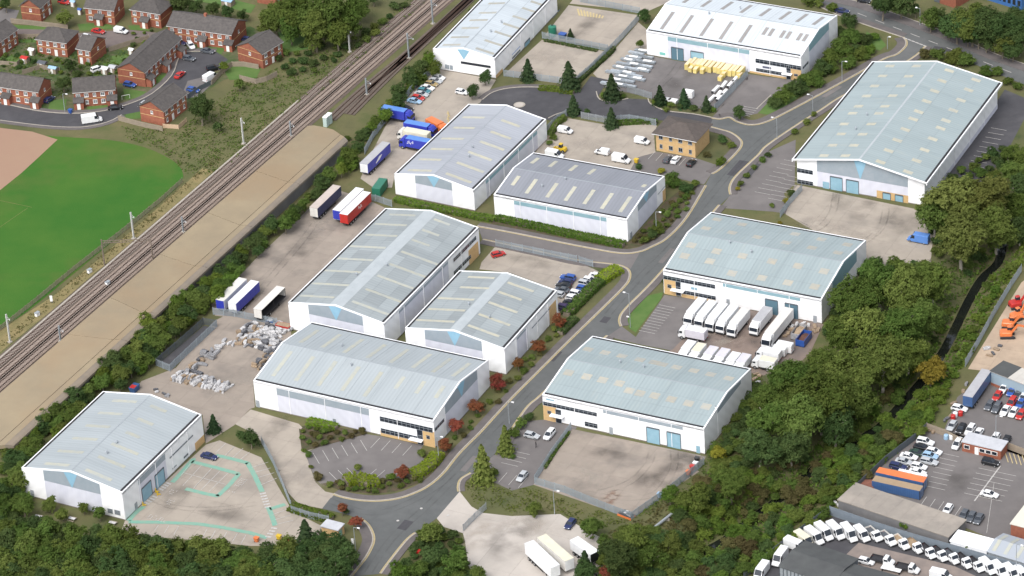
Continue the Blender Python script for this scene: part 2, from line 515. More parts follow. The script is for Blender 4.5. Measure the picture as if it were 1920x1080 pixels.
y, P = plot('trailer_park', [(819, 972), (862, 922), (884, 950), (905, 962), (960, 968), (1050, 964), (1092, 990), (1130, 1010), (1128, 1100), (900, 1100), (878, 1060), (872, 1015), (868, 1000), (832, 988)], JOINT, 'very pale concrete yard with white trailers at the bottom edge')
slabs(y, P, CONCP, (9, 9))
plot('bay_car_park', [(1246, 553), (1347, 567), (1262, 658), (1200, 646), (1138, 631), (1166, 612), (1192, 632)], ASPHL, 'asphalt car park with white bays beside the row of lorries')
y, P = plot('lorry_park', [(1347, 566), (1544, 608), (1520, 660), (1470, 712), (1420, 702), (1240, 665), (1262, 655)], JOINT, 'brown yard filled with white lorries between the two right sheds')
slabs(y, P, mat('stained_yard', (.24, .185, .155), .9, (.19, .15, .13), .25, 8, rnd=.03, c3=(.13, .115, .11), scale3=.08, con3=(.5, .75), pos=True), (8, 8), gap=.015)
plot('long_car_park', [(1350, 390), (1370, 365), (1376, 345), (1440, 285), (1492, 262), (1490, 346), (1470, 362), (1480, 402), (1450, 397)], ASPHL, 'asphalt car park along the left side of the largest shed')
y, P = plot('loading_yard', [(1490, 346), (1735, 396), (1750, 440), (1745, 492), (1640, 500), (1473, 402)], JOINT, 'stained concrete loading yard below the largest shed')
slabs(y, P, CONC, (6, 6))
plot('rear_car_park', [(1734, 391), (1884, 168), (1925, 185), (1925, 215), (1880, 300), (1800, 385)], ASPHD, 'dark weathered car park along the right side of the largest shed')
y, P = plot('plant_yard', [(1815, 692), (1915, 530), (1980, 480), (1980, 730), (1898, 702)], JOINT, 'sandy yard with parked diggers at the right edge')
slabs(y, P, mat('sandy_ground', (.45, .35, .26), .95, (.36, .28, .21), .2, 9, rnd=.03, pos=True), (9, 9), gap=.02)
plot('car_sales_lot', [(1768, 812), (1795, 745), (1862, 690), (1980, 735), (1980, 885), (1900, 850)], ASPHL, 'brownish asphalt lot packed with cars beside the long blue trailer')
plot('second_car_lot', [(1735, 808), (1775, 808), (1980, 870), (1980, 1040), (1905, 1030), (1800, 985), (1640, 935), (1600, 920), (1680, 850)], ASPHL, 'asphalt lot with white bays around the brick cabin')
plot('van_lot', [(1400, 1100), (1440, 1050), (1575, 960), (1700, 985), (1980, 1066), (1980, 1130), (1400, 1130)], ASPHD, 'dark asphalt compound with a curved row of white vans')
plot('worn_patch', [(1578, 1048), (1610, 1018), (1700, 1040), (1790, 1062), (1850, 1090), (1700, 1090)], mat('worn_yard', (.26, .215, .19), .95, (.20, .17, .155), .3, 8), 'brown worn patch in the van compound', Z2)

# ------------------------------------------------------------------ roads, footways, kerbs and lines
ROAD_L = [(656, 1082), (672, 1062), (687, 1042), (698, 1019), (698, 1003), (689, 985), (676, 974)]
ROAD_L2 = [(626, 926), (640, 931), (670, 937), (705, 939), (742, 935), (772, 926), (802, 911), (830, 887), (860, 850), (900, 810), (920, 788), (960, 745), (1005, 700), (1060, 645), (1100, 606), (1135, 572), (1167, 540), (1178, 525), (1179, 511), (1170, 502), (1150, 497), (1082, 489), (1020, 475), (960, 462), (905, 450)]
ROAD_L3 = [(895, 424), (960, 436), (1080, 460), (1160, 474), (1197, 472), (1222, 462), (1250, 446), (1285, 409), (1322, 348)]
ROAD_L4 = [(1334, 326), (1350, 316), (1380, 286), (1389, 272), (1386, 262), (1370, 250), (1347, 243), (1320, 236)]
ROAD_T = [(1335, 221), (1350, 223), (1368, 220), (1385, 229), (1410, 234), (1440, 227), (1490, 202), (1540, 175), (1600, 142), (1655, 111), (1680, 102), (1696, 88), (1698, 78), (1692, 70)]
ROAD_R = [(715, 1076), (730, 1055), (762, 1015), (780, 1000)]
ROAD_R2 = [(862, 922), (861, 912), (866, 899), (884, 888)]
ROAD_R3 = [(936, 845), (985, 770), (1015, 742), (1080, 680), (1140, 630)]
ROAD_R4 = [(1166, 612), (1163, 600), (1172, 582), (1212, 542), (1240, 512), (1290, 455), (1350, 385)]
ROAD_R5 = [(1371, 365), (1370, 350), (1382, 330), (1422, 292), (1440, 273), (1500, 232), (1540, 207), (1575, 184), (1640, 150), (1711, 110), (1737, 87)]
poly = []
for seg in (ROAD_L, [(650, 965), (604, 954)], ROAD_L2, ROAD_L3, ROAD_L4, [(1325, 228)], ROAD_T):
    poly += smooth(line(seg), 4)
for seg in (ROAD_R5, ROAD_R4, ROAD_R3, ROAD_R2, [(819, 972)], ROAD_R):
    poly += smooth(line(seg), 4)[::-1] if len(seg) > 1 else line(seg)
structure('estate_road', MB().sheet(poly, Z2), ASPH, 'grey asphalt estate road winding up through the sheds', 'road')
plot('cul_de_sac_road', [(898, 196), (905, 185), (925, 172), (960, 164), (1010, 163), (1060, 170), (1086, 173), (1108, 143), (1140, 150), (1122, 180), (1124, 188), (1145, 191), (1178, 185), (1216, 187), (1222, 197), (1252, 208), (1300, 214), (1337, 221), (1330, 240), (1240, 226), (1060, 218), (1030, 226), (960, 203)], ASPHD, 'dark asphalt turning head beyond the sheds', Z2 + .004, 'road')
MAIN_T = [(1500, -40), (1550, -8), (1615, 5), (1722, 42), (1800, 72), (1865, 101), (1925, 122), (2000, 150)]
MAIN_B = [(1450, -20), (1520, 5), (1570, 28), (1635, 51), (1692, 70), (1737, 88), (1830, 122), (1915, 157), (2000, 195)]
structure('main_road', MB().sheet(line(MAIN_T) + line(MAIN_B)[::-1], Z2 + .008), ASPH, 'wide grey main road crossing the top right corner', 'road')
HOUSE_ROAD = [(-40, 188), (0, 193), (70, 208), (130, 213), (190, 209), (240, 196), (285, 176), (322, 142), (334, 112), (348, 98), (405, 97), (428, 112), (408, 128), (385, 150), (335, 188), (280, 206), (228, 216), (200, 230), (150, 239), (80, 236), (0, 226), (-40, 222)]
plot('residential_road', HOUSE_ROAD, ASPHD, 'dark residential road curving between the brick houses', Z2, 'road')
plot('parking_court', [(26, 54), (120, 57), (150, 62), (240, 56), (298, 62), (262, 78), (205, 93), (150, 78), (75, 70), (28, 66)], mat('court_asphalt', (.17, .14, .13), .9, (.14, .115, .11), .3, 8), 'brownish parking court between the brick houses', Z2)
plot('house_road', [(-40, 22), (0, 14), (36, 20), (28, 40), (0, 62), (-40, 70)], ASPHL, 'short piece of road at the top left corner', Z2, 'road')
plot('paved_drive', [(336, 190), (352, 152), (408, 138), (395, 160), (372, 182), (350, 184)], ASPHL, 'paved drive between the last house and the road end', Z2 + .004)

def kerbed(px, side, foot=2.2, yellow=True, lab='', n=5, fm=FOOT):
    """kerb, two yellow lines on the road side and a footway behind; side +1 when the road lies left of the line"""
    P = smooth(line(px), n)
    s = side
    kb = put('kerb', MB().ribbon(P, -.15 * s, .15 * s, 0, Z2 + .12), KERB, label='pale concrete kerb ' + lab, cat='kerb', kind='structure')
    if foot:
        structure('footway', MB().ribbon(P, -.15 * s, -(foot + .15) * s, 0.0, Z2 + .10), fm, 'narrow asphalt footway ' + lab, 'footway')
    if yellow:
        for a in (.22, .42):
            put('yellow_line', MB().ribbon(P, a * s, (a + .14) * s, Z4), YEL, kb)
    return P
kerbed(ROAD_L, -1, 2.4, True, 'at the bottom bend by the brick substation')
kerbed(ROAD_L2, -1, 2.0, True, 'along the left side of the estate road')
kerbed(ROAD_L3, -1, 1.8, True, 'round the corner of the slate roofed shed')
kerbed(ROAD_L4, -1, 2.0, True, 'round the office corner')
kerbed(ROAD_T, -1, 2.4, True, 'along the upper side of the estate road')
kerbed(ROAD_R, 1, 1.6, True, 'at the bottom right of the estate road')
kerbed(ROAD_R2, 1, 1.2, True, 'at the mouth of the pale trailer park')
kerbed(ROAD_R3, 1, 1.8, True, 'on the right of the road before the lower right shed')
kerbed(ROAD_R4, 1, 1.8, True, 'on the right of the road beside the grass bank')
kerbed(ROAD_R5, 1, 1.6, True, 'on the right of the road below the largest shed')
kerbed([(905, 187), (925, 173), (960, 165), (1010, 164), (1062, 170), (1086, 173)], -1, 1.5, False, 'round the turning head under the conifers')
kerbed([(1118, 172), (1124, 186), (1145, 191), (1178, 185)], -1, 0, False, 'round the conifer island')
kerbed([(1215, 185), (1221, 196), (1250, 208), (1300, 214), (1336, 221)], -1, 0, False, 'below the conifer row of the storage yard')
kerbed([(1028, 222), (1045, 214), (1062, 210)], -1, 0, False, 'at the lower left of the turning head')
kerbed(MAIN_B[1:5], -1, 2.4, False, 'along the main road before the junction', 3)
kerbed(MAIN_T[1:], 1, 3.5, False, 'along the far side of the main road', 3)
kerbed([(0, 193), (70, 208), (130, 213), (190, 209), (240, 196), (285, 176), (322, 142), (334, 112), (348, 98), (405, 97)], -1, 1.6, False, 'along the front gardens of the houses', 3)
kerbed([(0, 226), (80, 236), (150, 239), (200, 230), (228, 216)], 1, 1.4, False, 'beside the playing field', 3)

def dashes(px, n, length, w, label, m=LINEW, z=Z4, name='road_marking'):
    P = line(px)
    tot = (P[-1] - P[0]).length
    for i in range(n):
        t = (i + .5) / n
        c = P[0].lerp(P[-1], t)
        a = atan2(P[-1].y - P[0].y, P[-1].x - P[0].x)
        put(name, MB().box(-length / 2, length / 2, -w / 2, w / 2, 0, .004), m, None, (c.x, c.y, z), a, label=label, cat='marking', kind='structure')
dashes([(1600, 22), (1905, 140)], 9, 3.5, .22, 'white centre dash on the main road')
dashes([(1694, 71), (1738, 88)], 6, 1.3, .45, 'white give way dash at the main road junction')
def bays(px0, px1, n, length, ang, label, parent=None, m=LINEW, w=.13, z=Z4, both=False):
    """n parallel white bay lines starting along px0-px1"""
    A, B = at(*px0), at(*px1)
    mbx = MB().box(0, length, -w / 2, w / 2, 0, .004)
    me = mbx.mesh('bay_line')
    for i in range(n):
        c = A.lerp(B, i / max(n - 1, 1))
        o = put('bay_line', me, m, parent, (c.x, c.y, z), ang)
        if not parent:
            tag(o, label, 'marking', 'white parking bay lines', 'structure')
def paint(pts, w, m, label, z=Z4, parent=None, name='painted_line'):
    P = line(pts)
    o = put(name, MB().ribbon(P, -w / 2, w / 2, z), m, parent, label=None if parent else label, cat=None if parent else 'marking', kind=None if parent else 'structure')
    return o
# painted walkways of the lowest left yard
for pts in ([(241, 979), (300, 980), (372, 983), (420, 990), (470, 1000), (500, 1009)], [(241, 977), (254, 962), (270, 950)], [(323, 905), (342, 885), (362, 862), (367, 861)],
            [(360, 866), (400, 876), (448, 889)], [(448, 889), (430, 910), (408, 931)], [(410, 931), (384, 926), (348, 917)], [(405, 854), (440, 862), (465, 869)],
            [(464, 868), (478, 893), (492, 923)], [(503, 952), (510, 968), (516, 986)], [(506, 955), (535, 946)]):
    paint(pts, 1.25, MINT, '', Z4, YARD_A, 'green_walkway')
for a, b, n in (((493, 926), (502, 951), 6), ((514, 991), (503, 1007), 4), ((275, 944), (290, 932), 4), ((302, 918), (316, 907), 4)):
    A, B = at(*a), at(*b)
    for i in range(n):
        c = A.lerp(B, i / (n - 1))
        put('crossing_bar', MB().box(-.28, .28, -.75, .75, 0, .004), LINEW, YARD_A, (c.x, c.y, Z4 + .004), atan2(B.y - A.y, B.x - A.x))
for a, b in (((357, 870), (339, 893)), ((378, 873), (343, 911)), ((397, 879), (362, 917)), ((412, 884), (377, 919)), ((427, 888), (392, 922)), ((345, 887), (424, 909)),
             ((404, 850), (423, 832)), ((422, 855), (439, 838)), ((436, 859), (456, 841)), ((451, 862), (468, 848)),
             ((472, 877), (503, 867)), ((478, 886), (508, 878)), ((484, 896), (514, 887)), ((489, 910), (519, 897)),
             ((512, 965), (540, 955)), ((516, 975), (546, 966)), ((518, 984), (550, 976)),
             ((297, 985), (290, 996)), ((317, 986), (308, 1000)), ((335, 987), (326, 1003)), ((388, 993), (380, 1008)), ((404, 995), (396, 1010)), ((425, 998), (417, 1014)), ((445, 1001), (436, 1016)), ((461, 1004), (452, 1020))):
    paint((a, b), .14, LINEW, '', Z4 + .004, YARD_A, 'bay_line')
# worn white word panels on the same yard
for x, y_, k in ((453, 904, 5), (436, 921, 1), (325, 922, 3), (320, 941, 3), (297, 973, 7)):
    c = at(x, y_)
    t = MB()
    for i in range(k):
        for j in range(4):
            if random.random() < .75:
                t.obox((i * .75 - k * .37, (j - 1.5) * .5, 0), .55 if j % 3 == 0 else .16, .14 if j % 3 == 0 else .4, .004)
    put('worn_lettering', t, LINEW, YARD_A, (c.x, c.y, Z4 + .004), VD if k == 7 else UD)
c = at(1122, 25)
for i in range(9):                                   # hatched corner of the far fenced yard
    a, b = at(1083 + i * 6, 17 + i * 1.6), at(1083 + i * 5.2 + 4, 30 + i * .6)
    put('hatch_line', MB().beam((a.x, a.y, Z4), (b.x, b.y, Z4), .55, .01), YEL, YARD_K2)
WB = 'white painted parking bay line '
bays((587, 850), (676, 826), 6, 5.2, radians(-72), WB + 'on the visitor car park, left row')
bays((712, 822), (772, 836), 4, 4.8, UD + pi, WB + 'on the visitor car park before the shed office')
bays((617, 886), (650, 878), 3, 4.2, radians(-62), WB + 'on the visitor car park beside the clipped hedge')
bays((706, 880), (722, 882), 2, 4.6, radians(-125), WB + 'on the visitor car park nearest the red tree')
bays((1236, 572), (1198, 620), 11, 4.6, VD, WB + 'on the bay car park beside the grass bank')
bays((1228, 285), (1300, 300), 6, 4.6, UD + pi, WB + 'on the office car park')
bays((1415, 360), (1470, 300), 9, 4.6, VD, WB + 'on the long car park beside the largest shed')
bays((1440, 372), (1476, 330), 7, 4.6, VD, WB + 'at the foot of the long car park by the fence')
bays((962, 846), (940, 868), 4, 4.6, VD, WB + 'on the side car park under the conifer')
bays((935, 905), (972, 915), 3, 4.6, UD, WB + 'at the foot of the side car park')
bays((1858, 240), (1815, 310), 9, 4.6, VD, WB + 'on the dark rear car park')
bays((1765, 850), (1738, 912), 8, 4.6, VD, WB + 'on the second car lot before the containers')
bays((1835, 878), (1808, 925), 6, 9.5, VD, WB + 'on the second car lot before the brick cabin')
bays((1725, 950), (1790, 968), 5, 4.4, UD, WB + 'on the second car lot above the long grey shed')
bays((1395, 200), (1380, 214), 5, 4.4, VD, WB + 'on the car park beside the yellow pallets')
paint([(1876, 874), (1827, 940)], .3, LINEW, 'long white line dividing the second car lot')
paint([(1418, 205), (1446, 178)], .3, KERB, 'long white kerb line of the upper car park')
paint([(1864, 905), (1850, 1000)], .1, LINEW, 'faint white line at the edge of the second car lot')

# ------------------------------------------------------------------ field, bare pitch, verges
plot('playing_field', [(-60, 222), (0, 245), (105, 256), (200, 262), (270, 276), (322, 300), (342, 322), (338, 345), (300, 380), (220, 445), (140, 512), (50, 585), (0, 618), (-80, 690)], GRASS, 'bright green playing field left of the railway', Z1, 'field', 3)
plot('bare_pitch', [(-60, 236), (0, 240), (60, 247), (108, 262), (78, 290), (40, 325), (0, 357), (-60, 400)], EARTH, 'bare pinkish earth corner of the playing field', Z2, 'field')
paint([(-20, 372), (60, 389)], .1, DRYG, 'faint white touchline on the playing field', Z2)
paint([(52, 390), (-20, 440)], .1, DRYG, 'second faint white touchline on the playing field', Z2)
plot('dry_verge', [(-30, 640), (100, 555), (180, 490), (250, 430), (330, 360), (380, 315), (400, 322), (330, 385), (250, 455), (180, 510), (100, 580), (-30, 685)], DRYG, 'strip of dry straw coloured grass between field and railway')
plot('grass_bank', [(1172, 600), (1196, 574), (1214, 555), (1243, 548), (1240, 560), (1192, 624), (1180, 616)], LAWN, 'bright green grass strip beside the bay car park', Z2)
plot('corner_lawn', [(1422, 212), (1455, 177), (1500, 158), (1520, 165), (1480, 195), (1440, 215)], LAWN, 'lawn on the corner above the estate road', Z1)
plot('junction_lawn', [(1625, 60), (1650, 70), (1662, 85), (1650, 95), (1615, 85)], LAWN, 'bright lawn beside the main road junction', Z1)
plot('shed_lawn', [(0, 945), (47, 930), (235, 976), (228, 1000), (120, 990), (0, 985)], SCRUB, 'shaded lawn in front of the lowest left shed')
plot('planting_bed', [(600, 907), (640, 902), (700, 898), (760, 896), (800, 868), (825, 840), (850, 830), (830, 875), (790, 905), (740, 922), (700, 926), (640, 920)], MULCH, 'bark mulch bed behind the bend of the road')
plot('planting_bed', [(566, 848), (560, 800), (600, 795), (690, 812), (680, 816), (600, 838)], MULCH, 'bark mulch bed along the lower wall of the widest left shed', Z2)
plot('planting_bed', [(820, 842), (860, 835), (925, 770), (965, 725), (1010, 672), (1060, 618), (1045, 600), (950, 703), (919, 724)], SCRUB, 'grass verge planted with red trees', Z1)
plot('planting_bed', [(905, 455), (925, 410), (1000, 425), (1178, 457), (1248, 378), (1290, 345), (1318, 348), (1284, 405), (1222, 458), (1160, 470), (1080, 456)], MULCH, 'planted strip round the slate roofed shed', Z1)
plot('planting_bed', [(866, 902), (885, 893), (935, 908), (960, 922), (1000, 912), (1180, 974), (1120, 985), (1050, 962), (960, 965), (905, 958), (884, 946)], SCRUB, 'weedy strip between the empty yard and the pale trailer park', Z1)
for i, (px, lab) in enumerate((([(145, 45), (205, 43), (212, 54), (150, 58)], 'before the semi at the top'), ([(240, 48), (275, 48), (280, 58), (245, 56)], 'before the hipped roof semi'),
        ([(22, 47), (125, 50), (125, 57), (25, 55)], 'along the parking court'), ([(30, 74), (70, 73), (70, 80), (35, 80)], 'behind the court wall'), ([(0, 106), (44, 102), (40, 118), (0, 119)], 'at the left edge'),
        ([(210, 105), (245, 102), (240, 118), (205, 118)], 'behind the long terrace'), ([(195, 118), (228, 118), (222, 130), (192, 128)], 'behind the white car'), ([(95, 188), (125, 186), (122, 210), (90, 205)], 'beside the lower terrace'),
        ([(160, 196), (205, 194), (206, 202), (165, 206)], 'before the small semi'), ([(230, 166), (275, 172), (262, 183), (236, 187)], 'before the diagonal terrace gable'), ([(285, 142), (325, 138), (310, 152), (282, 158)], 'along the diagonal terrace'),
        ([(312, 116), (334, 116), (334, 128), (314, 128)], 'by the terrace porch'), ([(388, 90), (425, 88), (415, 102), (398, 100)], 'before the upper terrace'), ([(240, 208), (275, 204), (268, 222), (232, 224)], 'before the end house'),
        ([(420, 132), (445, 122), (490, 128), (480, 148), (430, 150)], 'beside the right hand house'), ([(520, 60), (580, 66), (578, 92), (530, 100), (527, 75)], 'under the big tree'), ([(360, 0), (420, -5), (480, 10), (470, 25), (400, 8)], 'at the top edge')
        )):
    plot('garden_lawn', px, LAWN, 'small green garden lawn ' + lab, Z1 + .02)
plot('garden_ground', [(-40, 60), (20, 60), (150, 78), (235, 95), (330, 62), (470, 50), (520, 75), (480, 130), (420, 150), (330, 205), (240, 225), (190, 215), (-40, 190)], GARD, 'mixed garden ground around the brick houses', Z1)

# ------------------------------------------------------------------ stains, tyre marks and road patches
def stain_mat(name, c, k, lo=.35, hi=.7, sc=.35):
    m = bpy.data.materials.new(name)
    m.use_nodes = True
    nt = m.node_tree
    b = nt.nodes['Principled BSDF']
    b.inputs['Base Color'].default_value = (*c, 1)
    b.inputs['Roughness'].default_value = .9
    out = nt.nodes['Material Output']
    tc = nt.nodes.new('ShaderNodeTexCoord')
    ln = nt.nodes.new('ShaderNodeVectorMath')
    ln.operation = 'LENGTH'
    nt.links.new(tc.outputs['Object'], ln.inputs[0])
    fall = nt.nodes.new('ShaderNodeMapRange')
    fall.interpolation_type = 'SMOOTHSTEP'
    fall.inputs[1].default_value, fall.inputs[2].default_value = 1., .25
    nt.links.new(ln.outputs['Value'], fall.inputs[0])
    geo = nt.nodes.new('ShaderNodeNewGeometry')
    nz = nt.nodes.new('ShaderNodeTexNoise')
    nz.inputs['Scale'].default_value = sc
    nz.inputs['Detail'].default_value = 6
    nt.links.new(geo.outputs['Position'], nz.inputs['Vector'])
    mr = nt.nodes.new('ShaderNodeMapRange')
    mr.inputs[1].default_value, mr.inputs[2].default_value = lo, hi
    mr.inputs[4].default_value = k
    nt.links.new(nz.outputs['Fac'], mr.inputs[0])
    ml = nt.nodes.new('ShaderNodeMath')
    ml.operation = 'MULTIPLY'
    nt.links.new(mr.outputs[0], ml.inputs[0])
    nt.links.new(fall.outputs[0], ml.inputs[1])
    tr = nt.nodes.new('ShaderNodeBsdfTransparent')
    mx = nt.nodes.new('ShaderNodeMixShader')
    nt.links.new(ml.outputs[0], mx.inputs[0])
    nt.links.new(tr.outputs[0], mx.inputs[1])
    nt.links.new(b.outputs[0], mx.inputs[2])
    nt.links.new(mx.outputs[0], out.inputs[0])
    MATS[name] = m
    return m
OIL = stain_mat('oil_stain', (.06, .054, .05), .42, .36, .72, .16)
PALES = stain_mat('pale_worn_patch', (.44, .39, .335), .5, .38, .68, .22)
RUSTS = stain_mat('rust_stain', (.26, .13, .08), .55, .45, .65, .6)
disc = MB().sheet([(cos(2 * pi * i / 24), sin(2 * pi * i / 24)) for i in range(24)], 0).mesh('stain')
def stain(px, py, rx, ry, a, m, label):
    c = at(px, py)
    o = put('stain', disc, m, None, (c.x, c.y, .092 + random.uniform(0, .006)), a, label=label, cat='stain', kind='structure')
    o.scale = (rx, ry, 1)
for a in ((1262, 880, 11, 6, UD, OIL, 'large dark stain before the shutters of the stained yard'), (1225, 905, 9, 5, VD, OIL, 'dark stain in the middle right of the stained yard'), (1290, 866, 6, 4, UD, OIL, 'dark stain by the yard bins'), (1140, 850, 8, 4, VD, OIL, 'grey stain under the long white wall of the stained yard'),
          (1145, 935, 5, 2.5, UD, RUSTS, 'rusty streak at the front of the stained yard'), (1080, 880, 9, 6, VD, PALES, 'pale worn patch at the left of the stained yard'), (1120, 905, 8, 5, VD, PALES, 'pale worn patch at the front of the stained yard'),
          (1620, 395, 9, 4, UD, OIL, 'dark tyre stain before the dock doors'), (1572, 378, 7, 5, UD, OIL, 'dark stain before the blue shutters of the largest shed'), (1668, 408, 9, 4, UD, OIL, 'dark stain below the buff dock wall'), (1700, 420, 8, 5, UD, OIL, 'dark stain at the right of the loading yard'), (1540, 420, 8, 5, VD, PALES, 'pale patch in the loading yard'), (1620, 440, 9, 4, VD, PALES, 'pale patch at the foot of the loading yard'),
          (330, 935, 9, 4, UD, OIL, 'dark stain before the two blue shutters'), (420, 960, 9, 5, VD, OIL, 'dark stain in the walkway yard'), (560, 470, 14, 5, UD, OIL, 'dark stain along the trailer yard'), (640, 420, 9, 4, UD, OIL, 'dark stain below the red trailer'), (470, 545, 8, 5, UD, OIL, 'dark stain between the lower trailers'), (600, 415, 10, 4, UD, PALES, 'pale patch in the trailer yard'),
          (435, 730, 12, 7, UD, PALES, 'pale worn patch in the scrap yard'), (520, 800, 7, 4, UD, OIL, 'dark stain on the concrete drive'), (560, 900, 9, 4, VD, PALES, 'pale patch on the concrete drive'), (760, 235, 9, 5, UD, PALES, 'pale patch in the lorry yard'), (740, 270, 7, 4, UD, OIL, 'dark stain in the lorry yard'),
          (1270, 150, 12, 5, UD, OIL, 'dark wheel track stain in the storage yard'), (1100, 50, 12, 4, UD, OIL, 'dark band in the hatched yard'), (1040, 110, 10, 5, VD, PALES, 'pale patch in the empty far yard'), (1110, 270, 9, 5, VD, PALES, 'pale patch in the van yard'), (990, 490, 9, 4, VD, OIL, 'dark stain in the staff car park'), (1400, 640, 12, 5, VD, OIL, 'dark stain in the lorry park'), (1345, 635, 8, 5, VD, PALES, 'pale patch in the lorry park'),
          (1800, 900, 9, 5, UD, OIL, 'dark stain in the second car lot'), (1800, 780, 3, 1.5, VD, OIL, 'dark spot in the sales lot'), (960, 1010, 14, 7, UD, OIL, 'grey stain on the pale trailer park'), (1000, 990, 10, 6, VD, PALES, 'bright patch on the pale trailer park'), (900, 1000, 10, 6, UD, PALES, 'bright patch at the trailer park mouth')):
    stain(*a)
TYREM = stain_mat('tyre_mark', (.06, .056, .052), .15, .35, .65, .3)
for nd in list(TYREM.node_tree.nodes):                # marks do not fade outwards
    if nd.type == 'MAP_RANGE' and nd.interpolation_type == 'SMOOTHSTEP':
        nd.inputs[1].default_value, nd.inputs[2].default_value = 9999, 9998
def tyre(px, label, gauge=.9, w=.45):
    P = smooth(line(px), 6)
    t = MB().ribbon(P, gauge - w / 2, gauge + w / 2, .1).ribbon(P, -gauge - w / 2, -gauge + w / 2, .1)
    put('tyre_marks', t, TYREM, None, label=label, cat='tyre marks', kind='structure')
tyre([(1225, 838), (1215, 870), (1180, 905), (1120, 925)], 'curved tyre marks sweeping from the first shutter of the stained yard')
tyre([(1264, 845), (1262, 880), (1230, 925), (1170, 935), (1100, 925)], 'curved tyre marks sweeping from the second shutter of the stained yard')
tyre([(1568, 362), (1560, 400), (1530, 430), (1490, 415)], 'tyre marks before the blue shutters of the largest shed')
tyre([(1662, 385), (1650, 430), (1600, 460), (1540, 440)], 'tyre marks before the dock doors')
tyre([(620, 940), (690, 962), (750, 950), (830, 905), (900, 830), (1000, 725)], 'faint wheel tracks along the estate road')
tyre([(690, 1075), (735, 1010), (800, 950), (860, 890)], 'faint wheel tracks at the bottom junction')
tyre([(1140, 590), (1200, 520), (1260, 460), (1330, 370), (1400, 290), (1480, 225), (1600, 160)], 'faint wheel tracks in the upper estate road')
tyre([(590, 420), (560, 460), (500, 530), (470, 570)], 'wheel tracks along the trailer yard')
tyre([(1275, 118), (1255, 145), (1215, 175), (1150, 195)], 'wheel tracks from the dark shutter to the storage yard gate')
tyre([(280, 930), (320, 950), (400, 955), (480, 945)], 'wheel tracks from the first blue shutter', .8)
for px, py, L, w, a, m, l in ((1395, 318, 9, 6.5, UD, ASPHD, 'dark square repair by the office mouth'), (1040, 668, 5, 2, UD, ASPHD, 'dark narrow repair in the road by the orange trees'), (760, 985, 4, 2.4, UD, ASPHD, 'dark repair in the junction'), (880, 870, 7, 1.6, UD, ASPHL, 'pale trench repair beside the large conifer'), (1250, 480, 8, 1.4, UD, ASPHL, 'pale trench repair beside the aqua shed'), (1560, 172, 8, 1.5, radians(48), ASPHL, 'pale trench repair beside the shrub belt'), (1780, 95, 10, 2.5, VD, ASPHD, 'dark repair in the main road'), (1135, 600, 3, 2, UD, ASPHD, 'small dark repair opposite the grass bank')):
    c = at(px, py)
    put('road_patch', MB().box(-L / 2, L / 2, -w / 2, w / 2, 0, .006), m, None, (c.x, c.y, Z2 + .012), a, label=l, cat='road patch', kind='structure')
plot('side_road', [(905, 451), (897, 424), (960, 437), (1080, 461), (1160, 475), (1200, 474), (1182, 505), (1172, 503), (1082, 489), (960, 462)], ASPHL, 'paler worn asphalt of the side road between the middle sheds', Z2 + .01, 'road')

# ------------------------------------------------------------------ industrial sheds
RIDGEC = mat('ridge_cap', (.40, .435, .455), .6, (.36, .395, .415), .4)
RIDGED = mat('ridge_seam', (.30, .33, .355), .6)
DECK = mat('roof_seam', (.24, .27, .29), .7)
def roofmat(name, c, c2, rnd=.02, c3=None):
    c2 = tuple(v * .93 for v in c2)
    c3 = c3 or tuple(v * .84 for v in c)
    return mat(name, c, .65, c2, .22, 8, (.3, .7), rnd=rnd, spec=.3, c3=c3, scale3=.5, con3=(.56, .82), stretch=(1, .16, .16), ribs=('X', 1.0, .05))
R_PALE = roofmat('roof_pale_blue', (0.363, 0.398, 0.417), (0.336, 0.373, 0.393))
R_GREY = roofmat('roof_grey_sheet', (0.304, 0.335, 0.346), (0.269, 0.300, 0.312), .10)
R_AQUA = roofmat('roof_aqua', (0.312, 0.369, 0.382), (0.284, 0.341, 0.355), .025, (0.326, 0.365, 0.356))
R_SLATE = roofmat('roof_slate_blue', (0.248, 0.261, 0.294), (0.222, 0.235, 0.265), .02, (0.264, 0.274, 0.300))
R_LILAC = roofmat('roof_lilac_blue', (0.365, 0.385, 0.425), (0.331, 0.351, 0.391), .06)
R_WHITE = roofmat('roof_near_white', (0.585, 0.635, 0.672), (0.551, 0.601, 0.641), .02)
R_WHIT2 = roofmat('roof_white_blue', (0.489, 0.536, 0.571), (0.440, 0.487, 0.523), .05)
LT_Y = mat('rooflight_cream', (.415, .41, .335), .5, (.355, .375, .36), .8, rnd=.06)
LT_T = mat('rooflight_tan', (.40, .37, .30), .5, (.33, .345, .33), .8, rnd=.08)
LT_C = mat('rooflight_bright_cream', (.475, .45, .345), .5, (.38, .385, .345), .8, rnd=.05)
LT_G = mat('rooflight_grey', (.30, .285, .275), .5, (.26, .25, .245), .8, rnd=.05)
SIGNB = mat('blue_sign', (.08, .22, .55), .5)
SIGNG = mat('green_sign', (.20, .50, .45), .5)
PRINT = mat('dark_print', (.10, .11, .16), .6)

def face_slab(O, sd, n, poly, d0, d1):
    """a flat piece of wall given in (along, up), from depth d0 to d1 in front of the wall plane"""
    k = len(poly)
    a = sum(poly[i][0] * poly[(i + 1) % k][1] - poly[(i + 1) % k][0] * poly[i][1] for i in range(k))
    if a < 0:
        poly = poly[::-1]
    pt = lambda s, z, d: (O[0] + sd[0] * s + n[0] * d, O[1] + sd[1] * s + n[1] * d, z)
    vs = [pt(s, z, d1) for s, z in poly] + [pt(s, z, d0) for s, z in poly]
    return MB().add(vs, [tuple(range(k)), tuple(range(k, 2 * k))[::-1]] + [(i, k + i, k + (i + 1) % k, (i + 1) % k) for i in range(k)])

